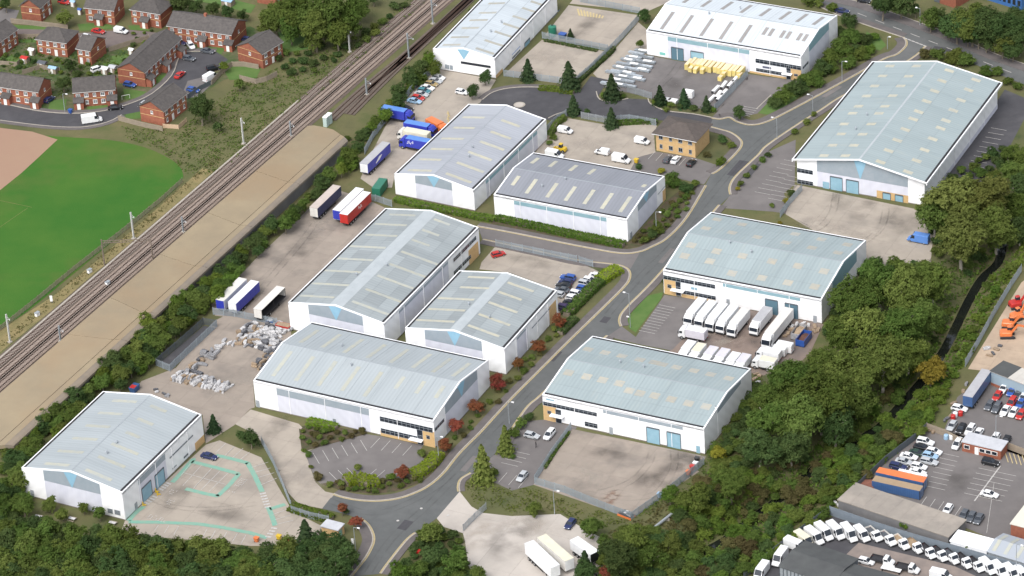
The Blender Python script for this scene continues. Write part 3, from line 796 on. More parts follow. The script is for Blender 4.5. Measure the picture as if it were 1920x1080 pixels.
def shed(label, prm, gend, roofm, rows, cols, strips=(), patches=(), feats=(), gfeats=(), gband=None, band_m=None, lt=None, pd=(2.4, 2.2), lav=None, tri=True, inset=0., ridge=None, gut=True, name='industrial_shed', lw=1.1, vents=2):
    x, y, th, L, W, h, rh = prm
    root = thing(name, label, 'shed', (x, y, 0), th)
    band_m, lt, lav = band_m or GREYB, lt or LT_Y, lav or LAV
    hl, hw = L / 2, W / 2
    i = inset
    ex, ey = Vector((cos(th), sin(th), 0)), Vector((-sin(th), cos(th), 0))
    C = Vector((x, y, 0))
    loc = lambda p: ((p - C).dot(ex), (p - C).dot(ey), p.z)
    F = {'r': ((-hl, -hw + i), (1, 0), (0, -1)), 'l': ((hl, hw - i), (-1, 0), (0, 1)),
         'b': ((-hl + i, hw), (0, -1), (-1, 0)), 't': ((hl - i, -hw), (0, 1), (1, 0))}
    gk = 'b' if gend == 0 else 't'
    def fpx(face, px, py):
        O, sd, n = F[face]
        P = C + ex * O[0] + ey * O[1]
        N = ex * n[0] + ey * n[1]
        q = loc(on_plane(px, py, P, N))
        return ((q[0] - O[0]) * sd[0] + (q[1] - O[1]) * sd[1], q[2])
    rz_ = lambda s: h + (rh - h) * (1 - abs(s - hw) / hw) - .12    # roofline on a gable
    for k in 'bt':
        O, sd, n = F[k]
        put('end_wall', face_slab(O, sd, n, [(i, 0), (W - i, 0), (W - i, h - .12), (hw, rh - .12), (i, h - .12)], -.25, 0), W_PANEL, root)
    for k in 'rl':
        O, sd, n = F[k]
        put('side_wall', face_slab(O, sd, n, [(.26 + i, 0), (L - .26 - i, 0), (L - .26 - i, h - .12), (.26 + i, h - .12)], -.25, 0), W_PANEL, root)
        put('plinth', face_slab(O, sd, n, [(i, 0), (L - i, 0), (L - i, .28), (i, .28)], 0, .02), JOINT, root)
    put('plinth', face_slab(*F[gk], [(i, 0), (W - i, 0), (W - i, .28), (i, .28)], 0, .02), JOINT, root)
    # roof
    rl = hypot(hw, rh - h)
    uvw = {}
    for sg in (1, -1):
        T = Vector((0, -sg * hw, rh - h)) / rl
        N = Vector((0, sg * (rh - h), hw)) / rl
        def pc(u0, u1, w0, w1, d0, d1):
            vs = []
            for d in (d0, d1):
                for u, w in ((u0, w0), (u1, w0), (u1, w1), (u0, w1)):
                    vs.append(Vector((-hl + u, sg * hw, h)) + T * w + N * d)
            f = [(3, 2, 1, 0), (4, 5, 6, 7), (0, 1, 5, 4), (1, 2, 6, 5), (2, 3, 7, 6), (3, 0, 4, 7)]
            if sg > 0:
                f = [q[::-1] for q in f]
            return MB().add(vs, f)
        sl = put('roof_slope', pc(.02, L - .02, .02, rl - .001, -.14, 0), DECK, root)
        gap = .035
        for a in range(cols):
            for b in range(rows):
                u0, u1, w0, w1 = L * a / cols + gap, L * (a + 1) / cols - gap, rl * b / rows + gap, rl * (b + 1) / rows - gap
                put('roof_sheet', pc(u0 + (.2 if a == 0 else 0), u1 - (.2 if a == cols - 1 else 0), w0 + (.15 if b == 0 else 0), w1, .0, .03), roofm, sl)
        PN = ex * N.x + ey * N.y + Vector((0, 0, N.z))
        P0 = C + ey * (sg * hw) + Vector((0, 0, h + .03))
        def suv(px, py):
            q = loc(on_plane(px, py, P0, PN))
            return q[0] + hl, (Vector((q[0], q[1], q[2])) - Vector((q[0], sg * hw, h))).dot(T)
        for s_, x0, y0, x1, y1 in strips:
            if s_ == sg:
                (ua, wa), (ub, wb) = suv(x0, y0), suv(x1, y1)
                um, w0, w1 = (ua + ub) / 2, max(min(wa, wb), .3), min(max(wa, wb), rl - .3)
                if .6 < um < L - .6:
                    put('rooflight', pc(um - lw / 2, um + lw / 2, w0, w1, .03, .07), lt, sl)
        for s_, x0, y0 in patches:
            if s_ == sg:
                um, wm = suv(x0, y0)
                put('rooflight', pc(um - pd[0] / 2, um + pd[0] / 2, wm - pd[1] / 2, wm + pd[1] / 2, .03, .07), lt, sl)
        if gut:
            put('gutter', pc(.3, L - .3, .30, .95, .03, .085), GUTTER, root)
        yb = sg * hw
        put('eaves_fascia', MB().box(-hl, hl, min(yb, yb - sg * .3), max(yb, yb - sg * .3), h - .55, h + .14), TRIM, root)
    for q in range(1, 5):
        put('downpipe', face_slab(*F['r'], [(L * q / 5 - .07, .3), (L * q / 5 + .07, .3), (L * q / 5 + .07, h - .6), (L * q / 5 - .07, h - .6)], .05, .16), W_PANEL, root)
    for xx in (-hl + .18, hl - .18):
        for sg in (1, -1):
            put('verge_trim', MB().beam((xx, sg * (hw - .02), h - .02), (xx, 0, rh + .02), .36, .32), TRIM, root)
    put('ridge_cap', MB().box(-hl + .4, hl - .4, -(ridge or .13), (ridge or .13), rh - .05, rh + (.06 if not ridge else .0)) if not ridge else
        MB().add([(-hl + .4, -ridge, rh + .05 - (rh - h) * ridge / hw), (hl - .4, -ridge, rh + .05 - (rh - h) * ridge / hw), (hl - .4, 0, rh + .06), (-hl + .4, 0, rh + .06), (-hl + .4, ridge, rh + .05 - (rh - h) * ridge / hw), (hl - .4, ridge, rh + .05 - (rh - h) * ridge / hw)],
                 [(0, 1, 2, 3), (3, 2, 5, 4)]), RIDGEC if ridge else RIDGED, root)
    # gable band, triangle and lilac cladding
    if gband:
        s0, z0 = fpx(gk, *gband[0])
        s1, z1 = fpx(gk, *gband[1])
        zb = (z0 + z1) / 2
        top = [(s1, rz_(s1))] + ([(hw, rz_(hw))] if s0 < hw < s1 else []) + [(s0, rz_(s0))]
        put('gable_band', face_slab(*F[gk], [(s0, zb), (s1, zb)] + top, 0, .05), band_m, root)
        put('cladding_panel', face_slab(*F[gk], [(s0, .3), (s1, .3), (s1, zb - .03), (s0, zb - .03)], 0, .04), lav, root)
        if tri:
            put('triangle_panel', face_slab(*F[gk], [(hw - 1.9, rz_(hw - 1.9) - .1), (hw, rh - .25), (hw + 1.9, rz_(hw + 1.9) - .1), (hw, zb - .15)], .05, .09), BLUET, root)
    elif tri:
        put('triangle_panel', face_slab(*F[gk], [(hw - 1.9, rz_(hw - 1.9) - .1), (hw, rh - .25), (hw + 1.9, rz_(hw + 1.9) - .1), (hw, rh - 3.6)], .0, .06), BLUET, root)
    for face, fl in (('r', feats), (gk, gfeats)):
        fr = F[face]
        for ft in fl:
            k = ft[0]
            (s0, z0), (s1, z1) = fpx(face, ft[1], ft[2]), fpx(face, ft[3], ft[4])
            s0, s1 = sorted((s0, s1))
            z0, z1 = sorted((z0, z1))
            wmax = (L if face == 'r' else W) - i - .02
            s0, s1, z0 = max(s0, i + .02), min(s1, wmax), max(z0, .02)
            R = lambda a, b, c, d: [(a, c), (b, c), (b, d), (a, d)]
            m = ft[5] if len(ft) > 5 else None
            if k == 'band':
                put('wall_band', face_slab(*fr, R(s0, s1, z0, h - .6), 0, .05), m or band_m, root)
                put('cladding_panel', face_slab(*fr, R(s0, s1, .3, z0 - .03), 0, .04), lav, root)
            elif k == 'shutter':
                z0 = .03
                d = put('roller_shutter', face_slab(*fr, R(s0, s1, z0, z1), .045, .075), m or SHUT, root)
                put('door_frame', face_slab(*fr, R(s0 - .15, s0 - .005, z0, z1 + .15), .045, .14), DARKST, d)
                put('door_frame', face_slab(*fr, R(s1 + .005, s1 + .15, z0, z1 + .15), .045, .14), DARKST, d)
                put('door_head', face_slab(*fr, R(s0, s1, z1 + .002, z1 + .3), .045, .20), DARKST, d)
                n_ = max(3, int((z1 - z0) / .45))
                for q in range(1, n_):
                    zq = z0 + (z1 - z0) * q / n_
                    put('slat', face_slab(*fr, R(s0 + .02, s1 - .02, zq - .17, zq + .17), .075, .09), m or SHUT, d)
            elif k in ('win', 'glass'):
                d = put('window', face_slab(*fr, R(s0, s1, z0, z1), .05, .07), GLASS, root)
                fm = MB()
                n_ = max(1, round((s1 - s0) / 1.25))
                for q in range(n_ + 1):
                    sq = s0 + (s1 - s0) * q / n_
                    t = face_slab(*fr, R(sq - .035, sq + .035, z0, z1), .07, .11)
                    fm.add(t.v, t.f)
                for zq in (z0, z0 + (z1 - z0) * .62, z1):
                    t = face_slab(*fr, R(s0 + .04, s1 - .04, zq - .03, zq + .03), .07, .10)
                    fm.add(t.v, t.f)
                put('window_frame', fm, MULL, d)
            elif k == 'brick':
                put('brick_wall', face_slab(*fr, R(s0, s1, 0, z1), 0, .045), m or BRICKT, root)
            elif k == 'door':
                d = put('side_door', face_slab(*fr, R(s0, max(s1, s0 + 1.), .03, 2.1), .045, .08), m or MULL, root)
                put('handle', face_slab(*fr, R(s0 + .1, s0 + .2, .95, 1.15), .08, .13), DARKST, d)
            elif k == 'canopy':
                put('canopy', face_slab(*fr, R(s0, s1, z0, z0 + .22), .05, 1.3), TRIM, root)
            elif k == 'grille':
                d = put('vent_grille', face_slab(*fr, R(s0, s1, z0, z1), 0, .05), MULL, root)
                for q in range(4):
                    zq = z0 + (z1 - z0) * (q + .5) / 4
                    put('slat', face_slab(*fr, R(s0 + .05, s1 - .05, zq - .06, zq + .06), .05, .12), DARKST, d)
            elif k in ('sign', 'panel', 'print'):
                put('sign' if k == 'sign' else 'lettering' if k == 'print' else 'cladding_panel', face_slab(*fr, R(s0, s1, z0, z1), .045, .085), m or SIGNB, root)
            elif k == 'slot':
                put('window', face_slab(*fr, R(s0, s1, (z0 + z1) / 2 - .4, (z0 + z1) / 2 + .4), .0, .05), GLASS, root)
    for q in range(vents):
        xx = -hl + L * (.3 + .13 * q) + random.uniform(-1, 1)
        yy = random.choice((-1, 1)) * random.uniform(.5, hw * .5)
        zz = rh - (rh - h) * abs(yy) / hw
        put('roof_vent', MB().tube((xx, yy, zz), (xx, yy, zz + .7), .18, .18, 8).tube((xx, yy, zz + .7), (xx, yy, zz + .95), .34, .2, 8), MULL, root)
    return root

FIT = {
    'A': (-100.35, -84.82, 1.0690, 37.17, 28.90, 7.96, 10.51),
    'D': (-33.03, -8.15, 1.0678, 52.88, 28.40, 8.14, 10.44),
    'E': (-8.21, -33.30, 1.0807, 30.82, 28.47, 7.62, 10.00),
    'F': (-36.72, -59.72, -0.4948, 51.07, 30.12, 7.75, 10.32),
    'G': (31.92, -72.81, -0.4878, 43.65, 29.43, 7.36, 9.25),
    'H': (66.65, -14.66, -0.4785, 44.20, 32.14, 7.18, 9.68),
    'I': (110.06, 52.73, 1.0895, 61.33, 39.13, 7.78, 11.33),
    'J': (72.19, 118.26, -0.4892, 48.75, 27.97, 7.86, 10.18),
    'K': (0.32, 133.27, 1.1150, 45.00, 19.89, 6.53, 8.29),
    'L': (-8.80, 56.61, 1.0592, 43.71, 24.82, 6.46, 8.63),
    'M': (20.11, 29.35, -0.4813, 39.74, 25.13, 7.01, 8.79),
}
def lst(side, ox, oy, *q, s=4.):
    return [(side, *[(ox if i % 2 == 0 else oy) + v / s for i, v in enumerate(t)]) for t in q]
shed('pale blue roofed white shed at the lower left beside the green walkways', FIT['A'], 0, R_PALE, 1, 6,
     lst(1, 0, 540, (840, 848, 1030, 850), (735, 940, 920, 943), (640, 1035, 830, 1038)) + lst(1, 0, 810, (540, 50, 735, 52), (430, 145, 630, 150), (330, 240, 525, 246)) +
     lst(-1, 0, 540, (1130, 880, 1245, 930), (1030, 980, 1150, 1025)) + lst(-1, 0, 810, (945, 0, 1050, 42), (835, 90, 1040, 165), (735, 185, 940, 262), (640, 285, 840, 358)),
     feats=[('band', 260, 910, 309, 853), ('shutter', 268, 939, 282, 901), ('shutter', 292.5, 914, 306, 877), ('win', 318, 860, 361, 815), ('win', 323, 880, 330.5, 871), ('win', 344.5, 860, 352, 849), ('brick', 367, 847, 385, 812), ('door', 253, 954, 257, 944)],
     gfeats=[('grille', 202.5, 961, 211, 955), ('grille', 215.5, 964, 225, 958), ('door', 58, 927, 63, 919)], gband=((83.5, 901), (189, 926.5)))
shed('long grey sheeted shed with a broad pale ridge beside the trailer yard', FIT['D'], 0, R_GREY, 3, 9,
     lst(1, 480, 270, (890, 600, 1130, 610), (820, 680, 1060, 690), (700, 770, 975, 775), (610, 860, 880, 870), (515, 950, 790, 960), (420, 1045, 700, 1060), (1000, 530, 1200, 535)) + lst(1, 480, 540, (330, 60, 590, 68)) +
     lst(-1, 480, 270, (1340, 560, 1450, 610), (1250, 640, 1370, 690), (1170, 715, 1300, 765), (1090, 805, 1365, 905), (1000, 900, 1280, 1000), (910, 985, 1180, 1085)) + lst(-1, 480, 540, (820, 10, 1100, 105), (720, 100, 1000, 200)),
     feats=[('band', 748, 588, 838, 470), ('win', 850, 492, 892, 442), ('win', 851, 516, 882, 477), ('brick', 880, 497, 896, 452)], gband=((579.5, 589), (681, 610)), ridge=1.9, lw=.9)
shed('short grey sheeted shed with bright cream rooflights by the red trees', FIT['E'], 0, R_GREY, 3, 6,
     lst(1, 480, 540, (1360, 78, 1640, 85), (1290, 158, 1570, 168), (1200, 240, 1490, 252)) + lst(1, 480, 270, (1590, 998, 1790, 1004), (1530, 1075, 1750, 1082)) +
     lst(-1, 480, 540, (1820, 25, 1990, 92), (1745, 105, 1960, 185), (1670, 195, 1905, 280), (1590, 280, 1825, 362), (1890, -45, 2080, 30)),
     feats=[('band', 969, 638, 988, 612), ('win', 997, 616, 1032, 575), ('brick', 1031, 607, 1042, 562)], gband=((797.5, 637), (904, 657)), ridge=1.5, lt=LT_C, lw=.9)
shed('wide pale roofed white shed with two window strips facing the visitor car park', FIT['F'], 1, R_PALE, 1, 8,
     lst(1, 480, 540, (475, 318, 325, 408), (640, 350, 490, 445), (805, 385, 655, 485), (975, 425, 830, 522), (1145, 460, 1005, 558), (1315, 497, 1170, 597), (1465, 530, 1320, 630), (1610, 565, 1470, 660)) +
     lst(-1, 480, 540, (265, 475, 125, 660), (435, 515, 295, 695), (600, 550, 465, 735), (775, 590, 640, 770), (945, 630, 810, 815), (1110, 665, 1045, 755), (1265, 700, 1200, 790), (1410, 735, 1345, 825)),
     feats=[('band', 519.5, 740, 691, 763), ('win', 713, 789, 811, 802.5), ('win', 715, 811, 783, 818), ('brick', 715, 828, 783, 823), ('glass', 784, 832, 792, 807), ('brick', 793, 834, 817, 811), ('win', 800, 822, 806, 817), ('canopy', 770, 820, 794, 818), ('door', 481, 763, 486, 750), ('grille', 625, 796, 630, 786)],
     gfeats=[('win', 815, 809, 832, 784)], gband=((835, 776), (895, 711)))
shed('aqua roofed white shed with tan rooflight patches above the stained empty yard', FIT['G'], 1, R_AQUA, 3, 6, (),
     lst(1, 960, 540, (570, 460), (700, 485), (825, 510), (960, 538), (1065, 558), (1130, 573), (1235, 595), (1365, 620), (1490, 648), (1625, 678)) +
     lst(-1, 960, 540, (425, 635), (560, 665), (680, 690), (805, 715), (880, 770), (960, 790), (1070, 808), (1195, 835), (1325, 865), (1455, 890)),
     feats=[('band', 1131, 774, 1280, 799), ('win', 1019, 759, 1119, 774), ('win', 1097, 798, 1120, 795), ('brick', 1019, 788, 1043, 765), ('glass', 1043, 792, 1052, 769), ('canopy', 1034, 776, 1058, 778), ('door', 1143, 814, 1148, 804), ('shutter', 1214, 830, 1236, 806), ('shutter', 1252, 838, 1275.5, 815), ('win', 1027, 775, 1034, 771), ('door', 1306, 850, 1310, 840, SHUT), ('print', 1024, 749, 1039, 750, SHUT)],
     gband=((1345, 772), (1389, 722)), band_m=GREYB, lt=LT_T, lav=W_PANEL, tri=False)
shed('aqua roofed white shed behind the row of white lorries', FIT['H'], 1, R_AQUA, 3, 6, (),
     lst(1, 960, 270, (1540, 565), (1725, 603), (1455, 632), (1650, 665), (1840, 698)) + lst(1, 1440, 270, (205, 675), (400, 715), (595, 755), (135, 740), (330, 778), (525, 815)) +
     lst(-1, 960, 270, (1345, 760), (1535, 805), (1730, 840), (1295, 840), (1485, 880), (1650, 970), (1875, 1005)) + lst(-1, 1440, 270, (30, 880), (225, 915), (420, 955), (150, 1040), (350, 1070)),
     feats=[('band', 1355.6, 537, 1500, 552), ('win', 1244, 522.5, 1340.6, 534), ('win', 1279, 550, 1342, 555.6), ('glass', 1268, 553, 1276, 529), ('brick', 1246, 550, 1267, 526), ('brick', 1278, 557, 1342, 563), ('win', 1252, 539, 1259, 534), ('canopy', 1260, 541, 1284, 544), ('shutter', 1436, 586, 1458, 565, SHUTD), ('shutter', 1473, 597, 1495.5, 573, SHUTD), ('door', 1362, 572, 1367, 563), ('door', 1525, 604, 1529, 595), ('print', 1296, 542, 1307, 540, SHUT)],
     gband=((1561, 549), (1606, 491)), band_m=TEALB, lt=LT_T, lav=W_PANEL, tri=False)
shed('largest shed, aqua roof with rows of cream rooflights and grey gable', FIT['I'], 0, R_AQUA, 3, 8, (),
     lst(1, 1440, 0, (915, 495), (860, 570), (800, 645), (740, 720), (680, 797), (635, 850), (572, 930), (550, 1005), (485, 1090), (420, 1168), (1115, 495), (1055, 572), (995, 645), (935, 718), (877, 797), (833, 850), (775, 930), (710, 1007), (645, 1090), (580, 1168)) +
     lst(-1, 1440, 0, (1360, 530), (1305, 607), (1250, 683), (1190, 760), (1130, 838), (1090, 893), (1030, 972), (970, 1052), (905, 1130), (845, 1215), (1560, 600), (1505, 675), (1447, 752), (1390, 828), (1335, 905), (1295, 962), (1235, 1042), (1175, 1125), (1115, 1205), (1050, 1290)),
     feats=[('panel', 1745, 390, 1870, 195, LAV)],
     gfeats=[('shutter', 1557.5, 357.5, 1579, 335), ('shutter', 1587.5, 365, 1609.5, 341), ('brick', 1644, 376, 1703, 367), ('shutter', 1656, 380, 1669.5, 364, SHUT), ('shutter', 1679, 385.5, 1693, 368, SHUT), ('win', 1491, 321.5, 1524, 320), ('win', 1492.5, 342.5, 1524.5, 341), ('brick', 1491, 347, 1526, 350), ('door', 1543, 354, 1555, 346, SHUT)],
     gband=((1532, 321), (1702.5, 351)), lt=LT_C, pd=(1.5, 2.6), inset=1.1, ridge=.3)
shed('near white roofed shed behind the yellow pallets', FIT['J'], 1, R_WHITE, 1, 6,
     lst(-1, 960, 0, (1210, 90, 1120, 220), (1355, 115, 1265, 245), (1505, 140, 1415, 270), (1650, 162, 1560, 295), (1795, 188, 1705, 318), (1915, 205, 1885, 262)) + lst(-1, 1440, 0, (45, 215, 5, 270), (130, 230, 90, 283), (175, 237, 135, 290), (255, 250, 218, 303), (300, 258, 260, 310)) +
     lst(1, 960, 0, (1335, -10, 1280, 20), (1495, 3, 1420, 50), (1655, 15, 1570, 70), (1800, 40, 1710, 95), (1940, 65, 1860, 120)) + lst(1, 1440, 0, (175, 88, 82, 145), (298, 107, 210, 163), (420, 128, 335, 185)),
     feats=[('band', 1252, 76, 1405, 94), ('shutter', 1260, 112.5, 1281, 92.5, SHUTD), ('shutter', 1296, 110, 1319, 100), ('sign', 1237, 102, 1247.5, 99, SIGNG), ('win', 1417, 117, 1502, 124), ('win', 1418, 133, 1475, 137), ('glass', 1475, 149, 1482.5, 124), ('brick', 1483, 150, 1505, 131), ('brick', 1406, 141, 1474, 144.5), ('canopy', 1468, 136, 1486, 138), ('print', 1430, 127, 1446, 126, PRINT), ('win', 1489, 142, 1496, 139)],
     gfeats=[('win', 1505, 130, 1515, 114), ('print', 1559, 50, 1566, 42, LAV)], gband=((1517, 97), (1554, 55)), band_m=TEALB, lt=LT_G, tri=False)
shed('white roofed shed at the top beside the railway, its end wall towards us', (FIT['K'][0], FIT['K'][1], FIT['K'][2], *FIT['K'][3:]), 0, R_WHIT2, 2, 9,
     lst(1, 480, 0, (1745, 25, 1865, 25), (1675, 95, 1800, 97), (1605, 150, 1735, 152), (1545, 210, 1670, 210), (1465, 278, 1595, 280), (1405, 335, 1530, 338)) + lst(-1, 480, 0, (1650, 360, 1785, 405), (1715, 300, 1850, 345), (1790, 235, 1920, 278), (1855, 175, 1990, 220), (1925, 120, 2055, 160), (1995, 60, 2130, 100), (2060, 10, 2190, 50)),
     feats=[('shutter', 984, 94, 992.5, 72, SHUT), ('shutter', 1036, 46, 1044, 26, SHUT), ('win', 1047, 27, 1066, 9), ('sign', 1049, 18, 1066, 0, SIGNB), ('sign', 960, 103, 975, 86, SIGNB), ('win', 960, 108, 975, 95), ('brick', 930, 147, 942, 128)],
     gfeats=[('slot', 864, 117.5, 920, 125), ('print', 835, 128, 838, 121, GREYB), ('print', 839, 129, 842, 122, GREYB), ('print', 844, 130, 849, 123, GREYB)], lt=LT_T)
shed('lilac blue roofed shed beside the yard of blue lorries', FIT['L'], 0, R_LILAC, 1, 7,
     lst(1, 480, 0, (1390, 1040, 1560, 1040), (1480, 958, 1640, 960), (1550, 880, 1715, 882)) + lst(1, 480, 270, (1310, 37, 1480, 40), (1220, 115, 1390, 118), (1140, 197, 1320, 200)) +
     lst(-1, 480, 0, (1840, 900, 1980, 950), (1760, 985, 1910, 1042), (1680, 1060, 1860, 1125)) + lst(-1, 480, 270, (1590, 60, 1770, 120), (1505, 140, 1710, 210), (1425, 220, 1615, 290)),
     feats=[('band', 911, 345, 1006, 233, TEALB)], gband=((779, 342), (848, 358.5)), lt=LT_C)
shed('slate blue roofed white shed on the corner of the side road', FIT['M'], 1, R_SLATE, 1, 6,
     lst(1, 960, 270, (200, 105, 145, 145), (340, 130, 275, 170), (490, 160, 430, 200), (630, 190, 565, 225), (1005, 305, 975, 322)) + lst(-1, 960, 270, (50, 240, 5, 310), (185, 265, 105, 370), (340, 295, 260, 400), (475, 320, 400, 425), (615, 345, 540, 450), (755, 370, 670, 485), (890, 395, 810, 510)),
     feats=[('band', 964, 383, 1137, 409, TEALB)], gfeats=[('win', 1233, 365, 1246, 349), ('brick', 1243, 381, 1248, 352), ('door', 1182, 452, 1185, 441)], gband=((1196, 396), (1231, 357)), lt=LT_C)

# ------------------------------------------------------------------ brick houses
NETS = mat('curtained_glass', (.20, .215, .225), .3, (.06, .07, .08), 1.2, contrast=(.45, .6))
def house(label, C, P, Q, ridge='p', hip=False, porches=(), eave=4.9, rise=2.5, sc4=4., chim=0, name='brick_house', wallm=None, roofm=None, winrows=((.9, 2.15), (3.2, 4.35)), pitch_=2.5):
    c, p, q = (at(a / sc4, b / sc4) for a, b in (C, P, Q))
    ex = (p - c)
    la = ex.length
    ex = ex / la
    ey = Vector((-ex.y, ex.x, 0))
    if (q - c).dot(ey) < 0:
        ey = -ey
    lb = min(max((q - c).dot(ey), 6.5), 60)
    if ridge == 'p':
        lb = min(lb, 9.5)
    wallm, roofm = wallm or BRICKR, roofm or TILE
    root = thing(name, label, 'house', c)
    w = lambda x, y, z: ex * x + ey * y + Vector((0, 0, z))
    def mbx(x0, x1, y0, y1, z0, z1):
        t = MB().box(x0, x1, y0, y1, z0, z1)
        return MB().add([w(*v) for v in t.v], t.f)
    put('wall', mbx(0, la, 0, lb, 0, eave), wallm, root)
    # roof
    ov = .35 if name == 'brick_house' else .9
    fr_, gl_ = (UPVC, NETS) if name == 'brick_house' else (MULL, GLASS)
    if ridge == 'p':
        A, B = la, lb
        m_ = lambda x, y, z: w(x, y, z)
    else:
        A, B = lb, la
        m_ = lambda x, y, z: w(y, x, z)
    zt = eave + rise
    ze = eave - .05
    hx = B / 2 if hip else 0
    r0, r1 = (hx, A - hx) if hip else (-ov, A + ov)
    def slope(pts):
        nrm = (Vector(pts[1]) - Vector(pts[0])).cross(Vector(pts[2]) - Vector(pts[0])).normalized()
        if nrm.z < 0:
            nrm = -nrm
        k = len(pts)
        vs = [Vector(v) for v in pts] + [Vector(v) + nrm * .16 for v in pts]
        return MB().add(vs, [tuple(range(k))[::-1], tuple(range(k, 2 * k))] + [(i, (i + 1) % k, k + (i + 1) % k, k + i) for i in range(k)])
    y0, y1 = -ov, B + ov
    rf = []
    rf.append(put('roof_slope', slope([m_(-ov, y0, ze), m_(A + ov, y0, ze), m_(r1, B / 2, zt), m_(r0, B / 2, zt)]), roofm, root))
    rf.append(put('roof_slope', slope([m_(-ov, y1, ze), m_(A + ov, y1, ze), m_(r1, B / 2, zt), m_(r0, B / 2, zt)]), roofm, root))
    if hip:
        for xx, rr in ((-ov, r0), (A + ov, r1)):
            put('roof_hip', slope([m_(xx, y0, ze), m_(xx, y1, ze), m_(rr, B / 2, zt)]), roofm, root)
    else:
        for xx in (0.02, A - .02):
            put('gable', slope([m_(xx - .1, 0, eave), m_(xx - .1, B, eave), m_(xx - .1, B / 2, zt - .1)]), wallm, root)
    put('ridge_tiles', MB().beam(m_(r0, B / 2, zt + .16), m_(r1, B / 2, zt + .16), .3, .12), roofm, root)
    for yy in (y0, y1):
        put('gutter', MB().beam(m_(-ov, yy, ze + .03), m_(A + ov, yy, ze + .03), .12, .14), UPVC if name == 'brick_house' else TRIM, root)
    # facade: y=0 side of the ridge frame, and one gable end
    def win(fx, x0, x1, z0, z1):
        f = put('window', fx(x0, x1, z0, z1, .0, .05), fr_, root)
        put('pane', fx(x0 + .1, (x0 + x1) / 2 - .04, z0 + .1, z1 - .1, .05, .06), gl_, f)
        put('pane', fx((x0 + x1) / 2 + .04, x1 - .1, z0 + .1, z1 - .1, .05, .06), gl_, f)
        put('sill', fx(x0 - .06, x1 + .06, z0 - .1, z0 - .005, .0, .14), fr_, f)
    def fac(x0, x1, z0, z1, d0, d1):
        t = MB().box(x0, x1, -d1, -d0, z0, z1)
        return MB().add([m_(*v) for v in t.v], t.f)
    def side(x0, x1, z0, z1, d0, d1):
        t = MB().box(-d1, -d0, x0, x1, z0, z1)
        return MB().add([m_(*v) for v in t.v], t.f)
    if winrows:
        n = max(2, int(A / pitch_))
        st = A / n
        for k in range(n):
            xm = st * (k + .5)
            for ri, (z0, z1) in enumerate(winrows):
                if ri == 0 and any(abs(xm - t * A) < 1.6 for t in porches):
                    continue
                hw_ = .62 if (k + ri) % 3 else .45
                if ri == 0 and k % 3 == 1 and not porches and name == 'brick_house':
                    put('door', fac(xm - .5, xm + .5, .05, 2.1, 0, .06), UPVC, root)
                    continue
                win(fac, xm - hw_, xm + hw_, z0, z1)
        if not hip:
            win(side, B / 2 - .4, B / 2 + .4, winrows[-1][0] + .1, winrows[-1][1] - .1)
        put('brick_band', fac(0, A, eave * .52, eave * .52 + .16, 0, .03), BRICKT, root)
        put('brick_band', side(0, B, eave * .52, eave * .52 + .16, 0, .03), BRICKT, root)
        put('brick_band', side(0, B, eave - .2, eave - .04, 0, .03), BRICKT, root)
    for t in porches:
        xm = t * A
        pr = put('porch', fac(xm - 1.4, xm + 1.4, 0, 2.3, 0, 1.7), wallm, root)
        put('porch_roof', slope([m_(xm - 1.6, -2.0, 2.25), m_(xm + 1.6, -2.0, 2.25), m_(xm + 1.6, -.02, 3.2), m_(xm - 1.6, -.02, 3.2)]), roofm, pr)
        put('porch_door', fac(xm - .5, xm + .5, .05, 2.05, 1.7, 1.75), UPVC, pr)
    if chim:
        put('chimney', mbx(la * .5 - .4, la * .5 + .4, lb * .5 - .4, lb * .5 + .4, eave + rise - .7, eave + rise + .9), wallm, rf[0])
    return root
house('brick house at the top left with its gable beside the round tree', (312, 169), (168, 150), (440, 95), 'q')
house('gabled brick semi at the top with a lawn in front', (865, 188), (650, 165), (955, 110), 'p', porches=(.5,))
house('hipped roof brick semi next to the top terrace', (1212, 215), (992, 178), (1295, 125), 'p', True, porches=(.5,))
house('long brick terrace with three porches below the big trees', (1745, 372), (1270, 302), (1845, 255), 'p', porches=(.03, .45, .97), chim=1)
house('brick house cut by the left edge above the gardens', (-30, 455), (-190, 420), (118, 325), 'q')
house('hipped roof brick semi below the parking court', (510, 432), (285, 402), (600, 345), 'p', True)
house('narrow gabled brick house beside the car court wall', (690, 492), (590, 474), (805, 400), 'p')
house('long diagonal brick terrace with porches beside the dark road', (1095, 655), (893, 622), (1345, 400), 'q', porches=(.08, .5, .93))
house('brick terrace at the left edge along the lower road', (300, 802), (-80, 748), (410, 715), 'p', porches=(.05, .62))
house('small brick semi facing the road bend', (872, 782), (566, 806), (862, 690), 'p', porches=(.08, .9), pitch_=2.2)
house('end brick house with timber yard beside the rough grass', (1238, 948), (1060, 908), (1405, 815), 'q')
house('detached brick house below the big round trees', (1976, 516), (1790, 456), (2110, 420), 'q')
house('brick house touching the top edge beside the big trees', (2070, 45), (1930, 20), (2150, -60), 'q')
house('buff brick office with a dark hipped roof by the estate road', (1304, 296), (1231, 282), (1332, 262), 'p', True, sc4=1., name='office_building', wallm=BRICKT, roofm=TILEB, eave=5.6, rise=2.0, winrows=((1.0, 2.3), (3.9, 5.2)), pitch_=2.6)
